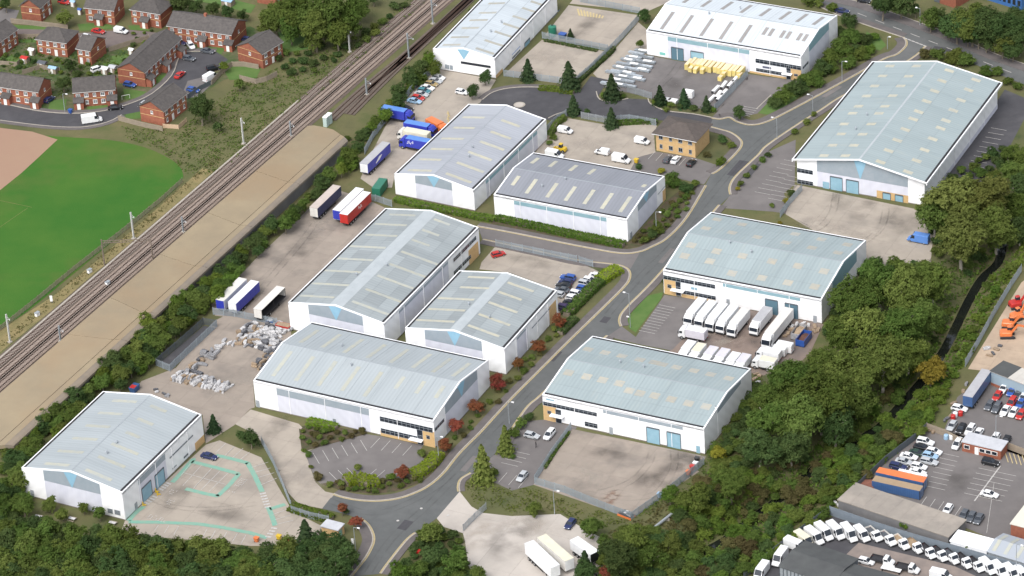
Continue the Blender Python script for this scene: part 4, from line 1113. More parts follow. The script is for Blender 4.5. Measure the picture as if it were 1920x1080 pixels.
def gbox(label, name, cat, A, B, C, h, wallm, roofm, sc=1., pieces=None, over=.2, rise=0., z=0., shift=None):
    """a flat or low roofed building on the ground points A (corner), B and C (ends of the two visible walls)"""
    a, b, c = at(*A), at(*B), at(*C)
    ex = b - a
    la = ex.length
    ex = ex / la
    ey = Vector((-ex.y, ex.x, 0))
    if (c - a).dot(ey) < 0:
        ey = -ey
    lb = (c - a).dot(ey)
    root = thing(name, label, cat, a)
    root.location.z = z
    w = lambda x, y, zz: ex * x + ey * y + Vector((0, 0, zz))
    def bx_(x0, x1, y0, y1, z0, z1):
        t = MB().box(x0, x1, y0, y1, z0, z1)
        return MB().add([w(*v) for v in t.v], t.f)
    put('wall', bx_(0, la, 0, lb, 0, h), wallm, root)
    if rise:
        for s0, s1 in ((-over, lb / 2), (lb + over, lb / 2)):
            pts = [w(-over, s0, h), w(la + over, s0, h), w(la + over, s1, h + rise), w(-over, s1, h + rise)]
            up = Vector((0, 0, .14))
            put('roof_slope', MB().add(pts + [q + up for q in pts], [(0, 1, 2, 3), (4, 5, 6, 7), (0, 1, 5, 4), (1, 2, 6, 5), (2, 3, 7, 6), (3, 0, 4, 7)]), roofm, root)
        for xx in (.01, la - .01):
            put('gable', MB().add([w(xx, 0, h), w(xx, lb, h), w(xx, lb / 2, h + rise)], [(0, 1, 2)]), wallm, root)
    else:
        put('roof', bx_(-over, la + over, -over, lb + over, h, h + .22), roofm, root)
    return root, bx_, la, lb
GREYR = mat('grey_flat_roof', (.30, .27, .235), .9, (.25, .225, .20), .3, 8, c3=(.35, .31, .27), scale3=.1)
DARKR = mat('dark_sheet_roof', (.085, .09, .09), .8, (.065, .068, .07), .25, 8)
FELT = mat('pale_felt_roof', (.50, .51, .54), .8, (.42, .43, .46), .5, 8)
BLUEST = mat('blue_steel', (.045, .10, .24), .5, (.035, .08, .19), .6, rnd=.06)
r, b_, la, lb = gbox('red brick cabin with a pale flat roof in the car lot', 'brick_cabin', 'cabin', (1876, 863), (1804, 846), (1884, 845), 2.7, BRICKR, FELT)
for t, k in ((.12, 'w'), (.38, 'd'), (.52, 'w'), (.68, 'w'), (.84, 'w')):
    x = la * (1 - t)
    if k == 'w':
        f = put('window', b_(x - .75, x + .75, -.06, 0, 1., 2.1), UPVC, r)
        put('pane', b_(x - .62, x + .62, -.08, -.06, 1.12, 1.98), GLASS, f)
    else:
        put('door', b_(x - .5, x + .5, -.06, 0, .05, 2.1), UPVC, r)
r, b_, la, lb = gbox('long low shed with a weathered grey roof between the two compounds', 'long_shed', 'shed', (1778, 1026), (1572, 956), (1804, 992), 2.8, TANW, GREYR)
for k in range(9):
    put('roof_sheet', b_(la * k / 9 + .04, la * (k + 1) / 9 - .04, -.15, lb + .15, 3.02, 3.05), GREYR, r)
r, b_, la, lb = gbox('small lean-to with a bright white roof beside the compound fence', 'white_lean_to', 'shed', (1850, 1050), (1782, 1032), (1864, 1030), 2.6, TRIM, TRIM)
r, b_, la, lb = gbox('grey barrel roofed store with cream rooflights at the lower right', 'barrel_store', 'shed', (1960, 1085), (1852, 1052), (1985, 1050), 2.6, STEEL, mat('barrel_roof', (.33, .36, .40), .6), rise=1.2)
for k in range(5):
    x = la * (.12 + k * .2)
    for y0_, y1_ in ((.5, lb / 2 - .15), (lb - .5, lb / 2 + .15)):
        q = b_(x - .45, x + .45, y0_, y1_, 0, .07)
        zz = lambda yy: 2.76 + 1.2 * (1 - abs(yy - lb / 2) / (lb / 2))
        for k_, yy in zip(range(8), (y0_, y0_, y1_, y1_) * 2):
            q.v[k_] = (q.v[k_][0], q.v[k_][1], q.v[k_][2] + zz(yy))
        put('rooflight', q, LT_Y, r)
r, b_, la, lb = gbox('dark sheet roofed warehouse at the bottom edge of the van compound', 'dark_warehouse', 'warehouse', (1560, 1126), (1462, 1092), (1598, 1074), 4.4, DARKST, DARKR, rise=1.0)
for k in range(14):
    put('wall_panel', b_(la * k / 14 + .1, la * (k + 1) / 14 - .25, -.06, 0, 1., 4.3), STEEL, r)
r, b_, la, lb = gbox('second dark roofed warehouse bay with a glazed patch', 'dark_warehouse', 'warehouse', (1700, 1166), (1562, 1129), (1730, 1121), 4.2, DARKST, DARKR, rise=.9)
r, b_, la, lb = gbox('blue grey clad workshop with a striped roof beside the plant yard', 'workshop', 'workshop', (1980, 770), (1858, 722), (1985, 745), 4.0, mat('bluegrey_wall', (.28, .36, .42), .6), mat('pale_sheet', (.52, .50, .46), .7, (.46, .44, .41), .4))
put('roof_strip', b_(la - 5.2, la + .3, -.3, lb + .3, 4.23, 4.30), DARKR, r)
for k in range(8):
    put('roof_sheet', b_(k * (la - 5.3) / 8 + .05, (k + 1) * (la - 5.3) / 8 - .05, -.2, lb + .2, 4.23, 4.27), MATS['pale_sheet'], r)
put('brick_plinth', b_(0, la, -.05, 0, 0, .8), BRICKR, r)
r, b_, la, lb = gbox('white roofed building cut by the right edge of the car lot', 'edge_building', 'building', (1895, 1005), (1990, 1030), (1935, 930), 3.4, BRICKR, mat('cream_roof', (.60, .57, .50), .8))
r, b_, la, lb = gbox('small buff brick substation with a flat grey roof at the road bend', 'substation', 'substation', (635, 1012), (604, 1004), (646, 1000), 2.6, BRICKT, FELT)
put('door', b_(-.06, 0, .4, 1.8, .05, 2.1), MATS['green_walkway_paint'], r)
r, b_, la, lb = gbox('red brick works at the top right behind the trees', 'brick_works', 'building', (1792, 16), (1762, 6), (1830, -5), 4., BRICKR, FELT)
put('door', b_(6, 8, -.05, 0, .1, 3), DARKST, r)
r, b_, la, lb = gbox('blue fronted white roofed building at the top right corner', 'blue_front_building', 'building', (1915, 20), (1806, -14), (1955, -16), 4.2, mat('blue_wall', (.05, .14, .36), .5), TRIM)
for k in range(12):
    put('window', b_(la * (k + .2) / 12, la * (k + .8) / 12, -.05, 0, 1.2, 3.), GLASS, r)
put('sign_board', b_(la * .2, la * .62, -.12, -.02, 3.7, 4.6), WHITE, r)

# ------------------------------------------------------------------ railway
def interp(a, b, px):
    t = (px - a[0]) / (b[0] - a[0])
    return (px, a[1] + (b[1] - a[1]) * t)
RL = [((0, 682.5), (680, 94)), ((0, 704), (680, 118)), ((0, 723.5), (680, 135))]
edge = lambda dy: [interp((0, 700 + dy), (680, 112 + dy * .82), x) for x in (-120, 1000)]
a0, a1 = line(edge(-34)), line(edge(48))
bed = structure('track_bed', MB().sheet([a0[0], a0[1], a1[1], a1[0]], Z1 + .03), RAILB, 'stony ballast bed of the railway', 'railway')
PALEB = mat('pale_ballast', (.262, .205, .168), .95, (.205, .158, .128), .6, 9, bump=.3, bscale=12)
OLDB = mat('old_ballast', (.135, .108, .088), .95, (.105, .085, .07), .6, 9, bump=.3, bscale=12)
RUST = mat('rust_stained_ballast', (.062, .043, .036), .95, (.05, .036, .03), 1.)
for k, (a, b) in enumerate(RL):
    A, B = at(*interp(a, b, -120)), at(*interp(a, b, 1000))
    P = [A.lerp(B, t / 60) for t in range(61)]
    lab = ('nearest the playing field', 'in the middle', 'nearest the tan deck')[k]
    root = thing('railway_track', 'straight railway track ' + lab, 'track', A, 0, 'tracks of the railway')
    Pl = [p - A for p in P]
    put('ballast', MB().ribbon(Pl, -1.75, 1.75, .02, .28), OLDB if k == 0 else PALEB, root)
    for s in (-.72, .72):
        put('rust_strip', MB().ribbon(Pl, s - .3, s + .3, .29), RUST, root)
        put('rail', MB().ribbon(Pl, s - .055, s + .055, .30, .46), RAILM, root)
    sl = MB()
    d = (B - A).normalized()
    nrm = Vector((-d.y, d.x, 0))
    for q in range(int((B - A).length / .7)):
        c = d * (q * .7)
        sl.obox((c.x, c.y, .315), .24, 2.5, .05, atan2(d.y, d.x))
    put('sleeper', sl, SLEEP, root, kind='stuff')
SID = [[(620, 225), (680, 170), (760, 105), (845, 30), (900, -20)], [(655, 215), (720, 150), (800, 75), (880, 0)]]
for k, px in enumerate(SID):
    P = smooth(line(px), 4)
    A = P[0]
    root = thing('siding_track', 'rusty siding track ' + ('beside the main tracks' if k == 0 else 'next to the shrubs'), 'track', A, 0, 'tracks of the railway')
    Pl = [p - A for p in P]
    put('ballast', MB().ribbon(Pl, -1.7, 1.7, .02, .2), OLDB, root)
    for s in (-.72, .72):
        put('rust_strip', MB().ribbon(Pl, s - .22, s + .22, .21), RUST, root)
        put('rail', MB().ribbon(Pl, s - .05, s + .05, .22, .36), RAILM, root)
A, B = at(*interp((0, 673), (680, 86), -120)), at(*interp((0, 673), (680, 86), 560))
tr = thing('cable_trough', 'pale concrete cable trough along the field side of the tracks', 'trough', A)
n_ = 90
for q in range(n_):
    p0, p1 = (B - A) * (q / n_), (B - A) * ((q + .985) / n_)
    put('trough_lid', MB().beam((p0.x, p0.y, .22), (p1.x, p1.y, .22), .55, .3), KERB, tr)
P = smooth(line([(470, 330), (540, 262), (572, 236), (640, 178), (700, 128)], 0), 3)
# tan deck beside the tracks
HD = 4.6
LX, DX, OX_ = (-70, 127, 207, 300, 390, 480, 577), (-10, 212, 268, 365, 450, 540, 638), (25, 240, 296, 390, 474, 562, 652)
fl = lambda x: (x, 737 - x * .868)
fd = lambda x: (x, 827.5 - x * .902)
fo = lambda x: (x, 856 - x * .912)
TANK = mat('shaded_deck_edge', (.255, .21, .16), .9, (.19, .165, .14), .15, 8)  # darker tan: shading of the rounded outer edge put into its colour
deck = thing('tan_deck', 'long tan topped concrete deck between the railway and the shrub belt', 'deck', (0, 0, 0))
for k in range(6):
    e = .6 if k < 5 else 0
    q = line([fl(LX[k]), fl(LX[k + 1] - e), fd(DX[k + 1] - e), fd(DX[k])], HD)
    if k == 5:
        q = line([fl(LX[k]), (577, 236), (588, 235), (606, 238), (625, 243), fd(DX[k + 1]), fd(DX[k])], HD)
    put('deck_slab', MB().prism(q, HD - .5, HD), TAN, deck)
    q = line([fd(DX[k]), fd(DX[k + 1] - e)], HD) 
    r_ = line([fo(OX_[k]), fo(OX_[k + 1] - e)], HD - .25)
    rings = []
    for a, b in zip(q, r_):
        d_ = (b - a)
        rings.append([a + d_ * .04 + Vector((0, 0, -.01)), a + d_ * .55 + Vector((0, 0, .1)), a + d_ * .85 + Vector((0, 0, -.15)), b + Vector((0, 0, -.45)), b + Vector((0, 0, -1.1)), a + d_ * .04 + Vector((0, 0, -1.1))])
    put('deck_edge', MB().loft([[r_[0], r_[1], r_[1] + Vector((0, 0, -1.)), r_[0] + Vector((0, 0, -1.))] for r_ in rings]), TAN, deck)
    put('deck_outer_edge', MB().loft([[r_[1] + (r_[2] - r_[1]) * .02, r_[2], r_[3], r_[4], r_[1] + Vector((0, 0, -1.2))] for r_ in rings]), TANK, deck)
lo, lr = line([fl(-70), fl(577)], HD), line([fo(25), fo(652)], HD - .25)
dvec = (lr[0] - lo[0]) * .03
put('side_wall', MB().prism([lr[0] - dvec, lr[1] - dvec, lr[1] - dvec * 3, lr[0] - dvec * 3], 0, HD - 1.25), TANW, deck)
put('side_wall', MB().prism([lo[0] + dvec, lo[1] + dvec, lo[1] + dvec * 3, lo[0] + dvec * 3], 0, HD - .5), TANW, deck)
put('end_wall', MB().prism([lo[1] + dvec, lr[1] - dvec, lr[1] - dvec + Vector((-.5, -.9, 0)), lo[1] + dvec + Vector((-.5, -.9, 0))], 0, HD - .7), TANW, deck)
for px, py, lab in ((560, 357, 'upper'), (262, 635, 'lower')):
    c = at(px, py, 1.5)
    put('service_door', MB().obox((c.x, c.y, 1.6), 4., .5, 3.6, UD), STEEL, deck)
for px, py, lab in ((612, 236, 'front'), (618, 231, 'rear')):
    c = at(px, py, 0)
    t = thing('signal_cabinet', 'pale green lineside cabinet at the end of the tan deck, ' + lab + ' one of the pair', 'cabinet', c, UD, 'lineside cabinets')
    put('body', MB().box(-.7, .7, -.6, .6, 0, 2.9), mat('cabinet_green', (.45, .55, .53), .6), t)
    put('lid', MB().box(-.8, .8, -.7, .7, 2.9, 3.1), WHITE, t)

def mast(px, py, h, label, arm=2.5, side=-1, m=STEEL):
    """an overhead line mast: H-post, bracket arm, stay and insulators"""
    c = at(px, py)
    t = thing('catenary_mast', label, 'mast', c, radians(-41), 'overhead line masts')
    put('post', MB().box(-.16, .16, -.2, -.1, 0, h).box(-.16, .16, .1, .2, 0, h).box(-.08, .08, -.1, .1, 0, h), m, t)
    put('base', MB().box(-.5, .5, -.5, .5, 0, .35), KERB, t)
    put('arm', MB().beam((0, 0, h - 1.6), (arm, 0, h - 1.2), .1, .1).beam((0, 0, h - .5), (arm * .8, 0, h - 1.1), .06, .06), m, t)
    put('insulator', MB().tube((arm * .9, 0, h - 1.5), (arm * .9, 0, h - 1.1), .1), WHITE, t)
    return t
PALEM = mat('pale_mast', (.50, .50, .48), .7)
mast(19, 642, 8.6, 'pale overhead line mast at the left edge by the field', 1.2, m=PALEM)
mast(251, 448, 8.4, 'pale overhead line mast right of the gantry', 1.2, m=PALEM)
mast(656, 98, 8.2, 'pale overhead line mast below the big round trees', 1.2, m=PALEM)
mast(457, 270, 8.4, 'pale overhead line mast above the far half of the deck', 1.2, m=PALEM)
mast(114, 641, 5.0, 'short steel mast between tracks and deck, leftmost of three', 1.6)
mast(344, 436, 5.0, 'short steel mast beside the deck, right of the gantry', 1.6)
mast(546, 256, 5.0, 'short steel mast near the far end of the tan deck', 1.6)
mast(767, 110, 8.4, 'grey overhead line mast between the sidings at the top', 2.5)
mast(812, 45, 8.0, 'grey overhead line mast furthest up the sidings', 2.2)
mast(688, 178, 5.5, 'short lattice mast above the shrub belt at the sidings', 2.0)
A, B = at(196, 497), at(287, 489)
g = thing('catenary_gantry', 'rusty portal gantry spanning the railway tracks', 'gantry', A)
d = B - A
GAN = mat('rusty_steel', (.16, .125, .10), .8, (.21, .17, .14), 1.)
for k, o_ in enumerate((Vector((0, 0, 0)), d)):
    put('leg', MB().tube(o_, o_ + Vector((0, 0, 8.0 if k == 0 else 7.0)), .22, .18), GAN, g)
t = MB().beam(Vector((0, 0, 7.6)), d + Vector((0, 0, 6.8)), .14, .14).beam(Vector((0, 0, 6.9)), d + Vector((0, 0, 6.1)), .14, .14)
for k in range(10):
    p0, p1 = d * (k / 10), d * ((k + 1) / 10)
    t.beam(p0 + Vector((0, 0, 7.6 - .08 * k if k % 2 else 6.9 - .08 * k)), p1 + Vector((0, 0, 6.82 - .08 * k if k % 2 else 7.52 - .08 * k)), .09, .09)
put('truss', t, GAN, g)

# ------------------------------------------------------------------ fences and walls
_pan = {}
def panel_mesh(kind, h):
    key = (kind, h)
    if key in _pan:
        return _pan[key]
    t = MB()
    if kind == 'palisade':
        for z in (.3, h - .35):
            t.box(0, 1, -.02, .02, z, z + .06)
        for k in range(16):
            x = (k + .5) / 16
            t.box(x - .016, x + .016, -.045, -.02, .05, h)
    elif kind == 'timber':
        for k in range(8):
            x = k / 8
            t.box(x + .003, x + .122, -.02 - .012 * (k % 2), .02 - .012 * (k % 2), .05, h)
        t.box(0, 1, .02, .06, .4, .5).box(0, 1, .02, .06, h - .4, h - .3)
    else:
        t.box(0, 1, -.03, .03, .02, h)
        for k in range(9):
            x = (k + .5) / 9
            t.box(x - .02, x + .02, -.06, -.03, .02, h)
    _pan[key] = t.mesh('fence_panel')
    return _pan[key]
_post = {}
def fence(label, px, kind='palisade', h=2.2, m=None, bay=2.75, sc4=1., name=None, z=0.):
    m = m or {'palisade': FENCE, 'timber': TIMBER, 'sheet': FENCE}[kind]
    P = line([(a / sc4, b / sc4) for a, b in px])
    root = thing(name or {'palisade': 'palisade_fence', 'timber': 'timber_fence', 'sheet': 'sheet_fence'}[kind], label, 'fence', P[0] + Vector((0, 0, z)), 0)
    pm = panel_mesh(kind, h)
    k_ = (kind, h)
    if k_ not in _post:
        _post[k_] = MB().box(-.06, .06, -.06, .06, 0, h + .08).mesh('post')
    for a, b in zip(P[:-1], P[1:]):
        L = (b - a).length
        n = max(1, round(L / bay))
        an = atan2(b.y - a.y, b.x - a.x)
        for i in range(n):
            p = a.lerp(b, i / n) - P[0]
            o = put('fence_panel', pm, m, root, p, an)
            o.scale = (L / n * .995, 1, 1)
            put('post', _post[k_], m, root, p, an)
    put('post', _post[k_], m, root, P[-1] - P[0])
    return root
fence('grey palisade fence dividing the two far fenced yards', [(1017, 72), (1140, 96)])
fence('grey palisade fence along the lane from the conifers up to the dark bush', [(1078, 158), (1108, 132), (1146, 95), (1170, 70), (1198, 38)])
fence('grey palisade fence at the top edge behind the hatched yard', [(1088, 4), (1200, 26)])
fence('grey palisade fence in front of the empty far yard, behind the conifers', [(945, 143), (1000, 150), (1078, 160)])
fence('grey palisade fence between the walkway yard and the concrete drive', [(491, 832), (512, 870), (530, 912), (546, 952)])
fence('grey palisade fence beside the substation hedge', [(547, 962), (580, 973), (617, 981)])
fence('grey palisade fence left of the stained empty yard', [(1071, 806), (1035, 855), (1003, 905)])
fence('grey palisade fence along the front of the stained empty yard', [(1003, 908), (1060, 925), (1120, 950), (1182, 974)])
fence('grey palisade fence on the brook side of the stained empty yard', [(1184, 974), (1250, 928), (1320, 872)])
fence('dark palisade fence between the parked cars and the shrub belt', [(815, 133), (770, 175), (735, 220)])
fence('dark palisade fence beside the blue lorries below the shrubs', [(722, 232), (700, 260), (684, 290)])
fence('grey palisade fence beyond the red trailer', [(690, 376), (705, 378), (735, 388)])
fence('grey palisade fence between trailers and scrap bales', [(400, 590), (440, 594), (480, 602), (520, 610)])
fence('dark palisade enclosure fence on its upper side', [(293, 686), (340, 646), (382, 609), (407, 613)], m=DARKST)
fence('dark palisade enclosure fence facing the scrap bales', [(407, 613), (360, 658), (319, 697), (293, 686)])
plot('enclosure_floor', [(295, 685), (382, 611), (405, 615), (320, 694)], ASPHD, 'dark floor of the fenced enclosure beside the scrap yard', Z2)
fence('grey palisade fence along the top of the staff car park', [(930, 462), (960, 468), (1020, 480), (1082, 492)])
fence('grey gate fence at the staff car park entrance', [(1086, 493), (1112, 501)])
fence('steel palisade fence beside the yellow shrub at the loading yard', [(1463, 408), (1480, 385), (1504, 358)])
fence('grey palisade fence behind the van yard hedge', [(1025, 248), (1045, 228), (1062, 218)])
fence('grey palisade gate between van yard and turning head', [(1090, 222), (1132, 230)], m=STEEL)
fence('grey palisade fence left of the buff office', [(1134, 231), (1180, 227), (1230, 236)])
fence('grey palisade gate of the storage yard between two conifer beds', [(1176, 172), (1222, 186)], m=STEEL)
fence('grey palisade fence between storage yard and upper car park', [(1340, 208), (1372, 175), (1402, 142)])
fence('palisade fence along the brook beside the plant yard', [(1810, 688), (1838, 640), (1865, 590), (1895, 540), (1915, 510)], h=2.4)
fence('dark sheet fence along the brook side of the car lots', [(1600, 925), (1660, 868), (1715, 826), (1738, 805)], 'sheet', 2.0, DARKST)
fence('grey board fence between the two car lots left of the cabin', [(1738, 806), (1772, 818), (1806, 836)], 'timber', 2.0)
fence('grey board fence between the two car lots right of the cabin', [(1884, 840), (1930, 858)], 'timber', 2.0)
fence('tall blue grey steel fence below the long low shed', [(1556, 966), (1640, 995), (1720, 1020), (1800, 1042), (1930, 1080)], 'sheet', 2.6, mat('bluegrey_fence', (.20, .235, .27), .6, (.16, .19, .225), .8))
fence('dark sheet fence between the van compound and the brook', [(1395, 1085), (1440, 1048), (1500, 1002), (1552, 964)], 'sheet', 2.0, DARKST)
fence('steel gate fence across the pale trailer park entrance', [(869, 996), (890, 975), (912, 955)], m=STEEL, h=2.0)
fence('grey fence behind the playing field along the dry verge', [(-10, 628), (60, 573), (140, 507), (230, 437), (300, 380), (342, 342)], 'palisade', 1.5, TIMBER)
fence('weathered timber fence of the top left gardens', [(85, 175), (230, 190), (510, 225)], 'timber', 1.8, sc4=4)
fence('timber fence below the end brick house', [(890, 905), (1000, 935), (1100, 960), (1220, 985)], 'timber', 1.7, sc4=4)
fence('new pale timber fence round the deck of the end brick house', [(1225, 960), (1340, 968), (1400, 915)], 'timber', 1.4, mat('new_timber', (.52, .38, .26), .9), sc4=4)
fence('board fence behind the diagonal terrace gardens', [(820, 390), (960, 345), (1120, 300)], 'timber', 1.7, sc4=4)
fence('timber fence curving past the lawn of the detached house', [(1590, 640), (1660, 560), (1740, 500), (1830, 500), (1940, 520)], 'timber', 1.7, sc4=4)
fence('timber fence below the detached house lawn', [(1800, 600), (1920, 630), (2000, 610), (2080, 570)], 'timber', 1.7, sc4=4)
fence('grey board fence beside the dark drive of the end house', [(1410, 745), (1500, 680), (1580, 640)], 'timber', 1.6, DARKST, sc4=4)
fence('low board fence of the left edge gardens', [(0, 490), (130, 500), (180, 450)], 'timber', 1.6, sc4=4)
fence('low board fence behind the hipped semi', [(170, 560), (300, 520), (450, 540)], 'timber', 1.6, sc4=4)
fence('timber wall along the parking court', [(125, 290), (250, 290), (330, 285)], 'timber', 1.6, sc4=4)

# ------------------------------------------------------------------ street lamps and poles
def lamp(px, py, h, label, dx=1.):
    t = thing('street_lamp', label, 'street lamp', at(px, py), UD, 'street lamps')
    put('pole', MB().tube((0, 0, 0), (0, 0, h), .11, .07, 8), STEEL, t)
    put('arm', MB().beam((0, 0, h - .05), (0, -dx, h + .15), .08, .08), STEEL, t)
    put('head', MB().box(-.16, .16, -dx - .65 if dx > 0 else -dx, -dx if dx > 0 else -dx + .65, h + .05, h + .25), WHITE, t)
    return t
lamp(667, 1032, 6.6, 'street lamp at the bottom bend below the substation')
lamp(823, 864, 7.2, 'street lamp beside the bright clipped hedge')
lamp(1181, 594, 7., 'street lamp at the mouth of the bay car park', -1)
lamp(1182, 592 + 22, 3., 'short sign post at the mouth of the bay car park', -.3)
lamp(1231, 437, 6.6, 'street lamp by the corner of the slate roofed shed')
lamp(1579, 153, 6.6, 'street lamp among the bushes below the near white shed')
lamp(1524, 212, 5.6, 'street lamp left of the largest shed', -1)
lamp(1457, 260, 6.4, 'street lamp beside the long car park', -1)
lamp(1725, 48, 5.6, 'street lamp on the far footway of the main road', -.8)
lamp(1865, 98, 7.6, 'tall street lamp under the dark trees of the main road', 1)
lamp(955, 795, 6.6, 'street lamp on the grass verge above the side car park')
lamp(1040, 965, 7.0, 'thin lamp column in the weedy strip')
lamp(1905, 1078, 8.5, 'white floodlight column inside the compound fence')
lamp(1867, 828, 7.5, 'dark lamp column in the car lot behind the cabin')
lamp(122, 210, 6., 'street lamp on the verge before the brick terrace')
lamp(1664, 92, 4., 'short lamp post on the junction lawn', .4)

# ------------------------------------------------------------------ vehicles
def ring(x, hw, zb, zt, ch=.1):
    return [(x, -hw + ch, zb), (x, hw - ch, zb), (x, hw, zb + ch), (x, hw, zt - ch), (x, hw - ch * 1.3, zt), (x, -hw + ch * 1.3, zt), (x, -hw, zt - ch), (x, -hw, zb + ch)]
def zring(x0, x1, hw, z, c=.12):
    return [(x0 + c, -hw, z), (x1 - c, -hw, z), (x1, -hw + c, z), (x1, hw - c, z), (x1 - c, hw, z), (x0 + c, hw, z), (x0, hw - c, z), (x0, -hw + c, z)]
def wheel_mesh(r, w):
    t = MB().tube((0, -w / 2, 0), (0, w / 2, 0), r, r, 14)
    nf = len(t.f)
    t.tube((0, -w / 2 - .015, 0), (0, w / 2 + .015, 0), r * .58, r * .58, 10)
    m = t.mesh('wheel')
    m.materials.append(TYRE)
    m.materials.append(RIM)
    for p in m.polygons[nf:]:
        p.material_index = 1
    return m
WH = {k: wheel_mesh(*v) for k, v in dict(car=(.32, .22), van=(.35, .24), lorry=(.50, .32)).items()}
KITS = {}
def fin(parts):
    out = []
    for nm, mb, m, loc in parts:
        out.append((nm, mb.mesh(nm) if isinstance(mb, MB) else mb, m, loc))
    return out
def wheels(pos, hw, kind='car', r=.32):
    return [('wheel', WH[kind], None, (x, s * hw, r)) for x in pos for s in (-1, 1)]
def lights(xf, xr, y, zf, zr, w=.34, h=.16):
    p = []
    for s in (-1, 1):
        p.append(('headlight', MB().box(xf - .1, xf + .02, s * y - w / 2, s * y + w / 2, zf, zf + h), LAMPW, (0, 0, 0)))
        p.append(('tail_light', MB().box(xr - .02, xr + .1, s * y - w / 2.6, s * y + w / 2.6, zr, zr + h * 1.3), LAMPR, (0, 0, 0)))
    return p
def car_kit(kind):
    dz = {'hatch': 0., 'saloon': -.02, 'estate': .02, 'suv': .2, 'mpv': .18}[kind]
    k = {'hatch': .97, 'saloon': 1.07, 'estate': 1.07, 'suv': 1.06, 'mpv': 1.04}[kind]
    zb = .22 + dz * .4
    b = [(-2.0, .72, zb + .16, .80 + dz), (-1.92, .83, zb + .04, .95 + dz), (-1.2, .87, zb, .98 + dz), (0, .88, zb, .96 + dz), (.92, .87, zb, .94 + dz), (1.6, .84, zb, .82 + dz), (1.98, .76, zb + .06, .68 + dz), (2.1, .62, zb + .15, .56 + dz)]
    body = MB().loft([ring(x * k, hw, z0, z1) for x, hw, z0, z1 in b])
    g0, g1, t0, t1 = {'hatch': (-1.9, .98, -1.55, .12), 'saloon': (-1.45, 1.0, -.95, .15), 'estate': (-1.94, .95, -1.75, .1), 'suv': (-1.94, .95, -1.72, .15), 'mpv': (-1.94, 1.25, -1.74, .3)}[kind]
    zt = 1.42 + dz * (1.6 if kind in ('suv', 'mpv') else 1)
    glass = MB().loft([zring(g0 * k, g1 * k, .80, .90 + dz), zring((g0 + (t0 - g0) * .9) * k, (g1 + (t1 - g1) * .9) * k, .65, zt - .05)])
    roof = MB().loft([zring((t0 - .1) * k, (t1 + .12) * k, .66, zt - .09), zring((t0 - .06) * k, (t1 + .06) * k, .64, zt - .02), zring((t0 + .1) * k, (t1 - .12) * k, .52, zt + .03)])
    pil = MB()
    for s in (-1, 1):
        for xa, xb in ((g1 * k - .02, t1 * k + .05), (-.35 * k, -.38 * k), (g0 * k + .02, t0 * k - .02)):
            pil.beam((xa, s * .795, .92 + dz), (xb, s * .655, zt - .06), .07, .05)
    parts = [('body', body, 'paint', (0, 0, 0)), ('windows', glass, GLASS, (0, 0, 0)), ('roof', roof, 'paint', (0, 0, 0)), ('pillars', pil, 'paint', (0, 0, 0))]
    parts += lights(2.06 * k, -1.97 * k, .56, .56 + dz, .68 + dz)
    return fin(parts + wheels((-1.28 * k, 1.32 * k), .78)), zt / 2
def van_kit(L=5.3, H=2.35, W=.98, small=False):
    f = L / 2
    nose = .95 if small else 1.0
    zc = H - .08
    b = [(-f, W - .06, .42, H - .15), (-f + .08, W, .34, H), (f - nose - 1.15, W, .34, H), (f - nose - .75, W - .02, .34, H - .07), (f - nose + .05, W - .03, .34, 1.28 if not small else 1.12), (f - .35, W - .06, .34, 1.05 if not small else .9), (f - .05, W - .12, .40, .82 if not small else .74), (f, W - .25, .48, .7 if not small else .66)]
    body = MB().loft([ring(x, hw, z0, z1, .09) for x, hw, z0, z1 in b])
    xa, xb, za, zb = f - nose - .70, f - nose + .02, H - .14, (1.28 if not small else 1.12) + .05
    ws = MB().add([(xa, -W + .2, za), (xa, W - .2, za), (xb, W - .16, zb), (xb, -W + .16, zb), (xa + .06, -W + .2, za + .02), (xa + .06, W - .2, za + .02), (xb + .06, W - .16, zb + .04), (xb + .06, -W + .16, zb + .04)],
                  [(0, 1, 2, 3), (4, 7, 6, 5), (0, 4, 5, 1), (1, 5, 6, 2), (2, 6, 7, 3), (3, 7, 4, 0)])
    parts = [('body', body, 'paint', (0, 0, 0)), ('windscreen', ws, GLASS, (0, 0, 0))]
    for s in (-1, 1):
        parts.append(('side_window', MB().box(xa - .55, xa + .35, min(s * (W - .02), s * (W + .015)), max(s * (W - .02), s * (W + .015)), zb + .05, za - .12), GLASS, (0, 0, 0)))
        parts.append(('mirror', MB().box(xa + .35, xa + .5, min(s * W, s * (W + .22)), max(s * W, s * (W + .22)), zb, zb + .3), CHAS, (0, 0, 0)))
    parts.append(('bumper', MB().box(f - .12, f + .03, -W + .2, W - .2, .36, .58), CHAS, (0, 0, 0)))
    parts += lights(f - .1, -f, W - .28, .68, .9, .3, .2)
    return fin(parts + wheels((-f + 1.1, f - .95), W - .13, 'van', .35)), H / 2
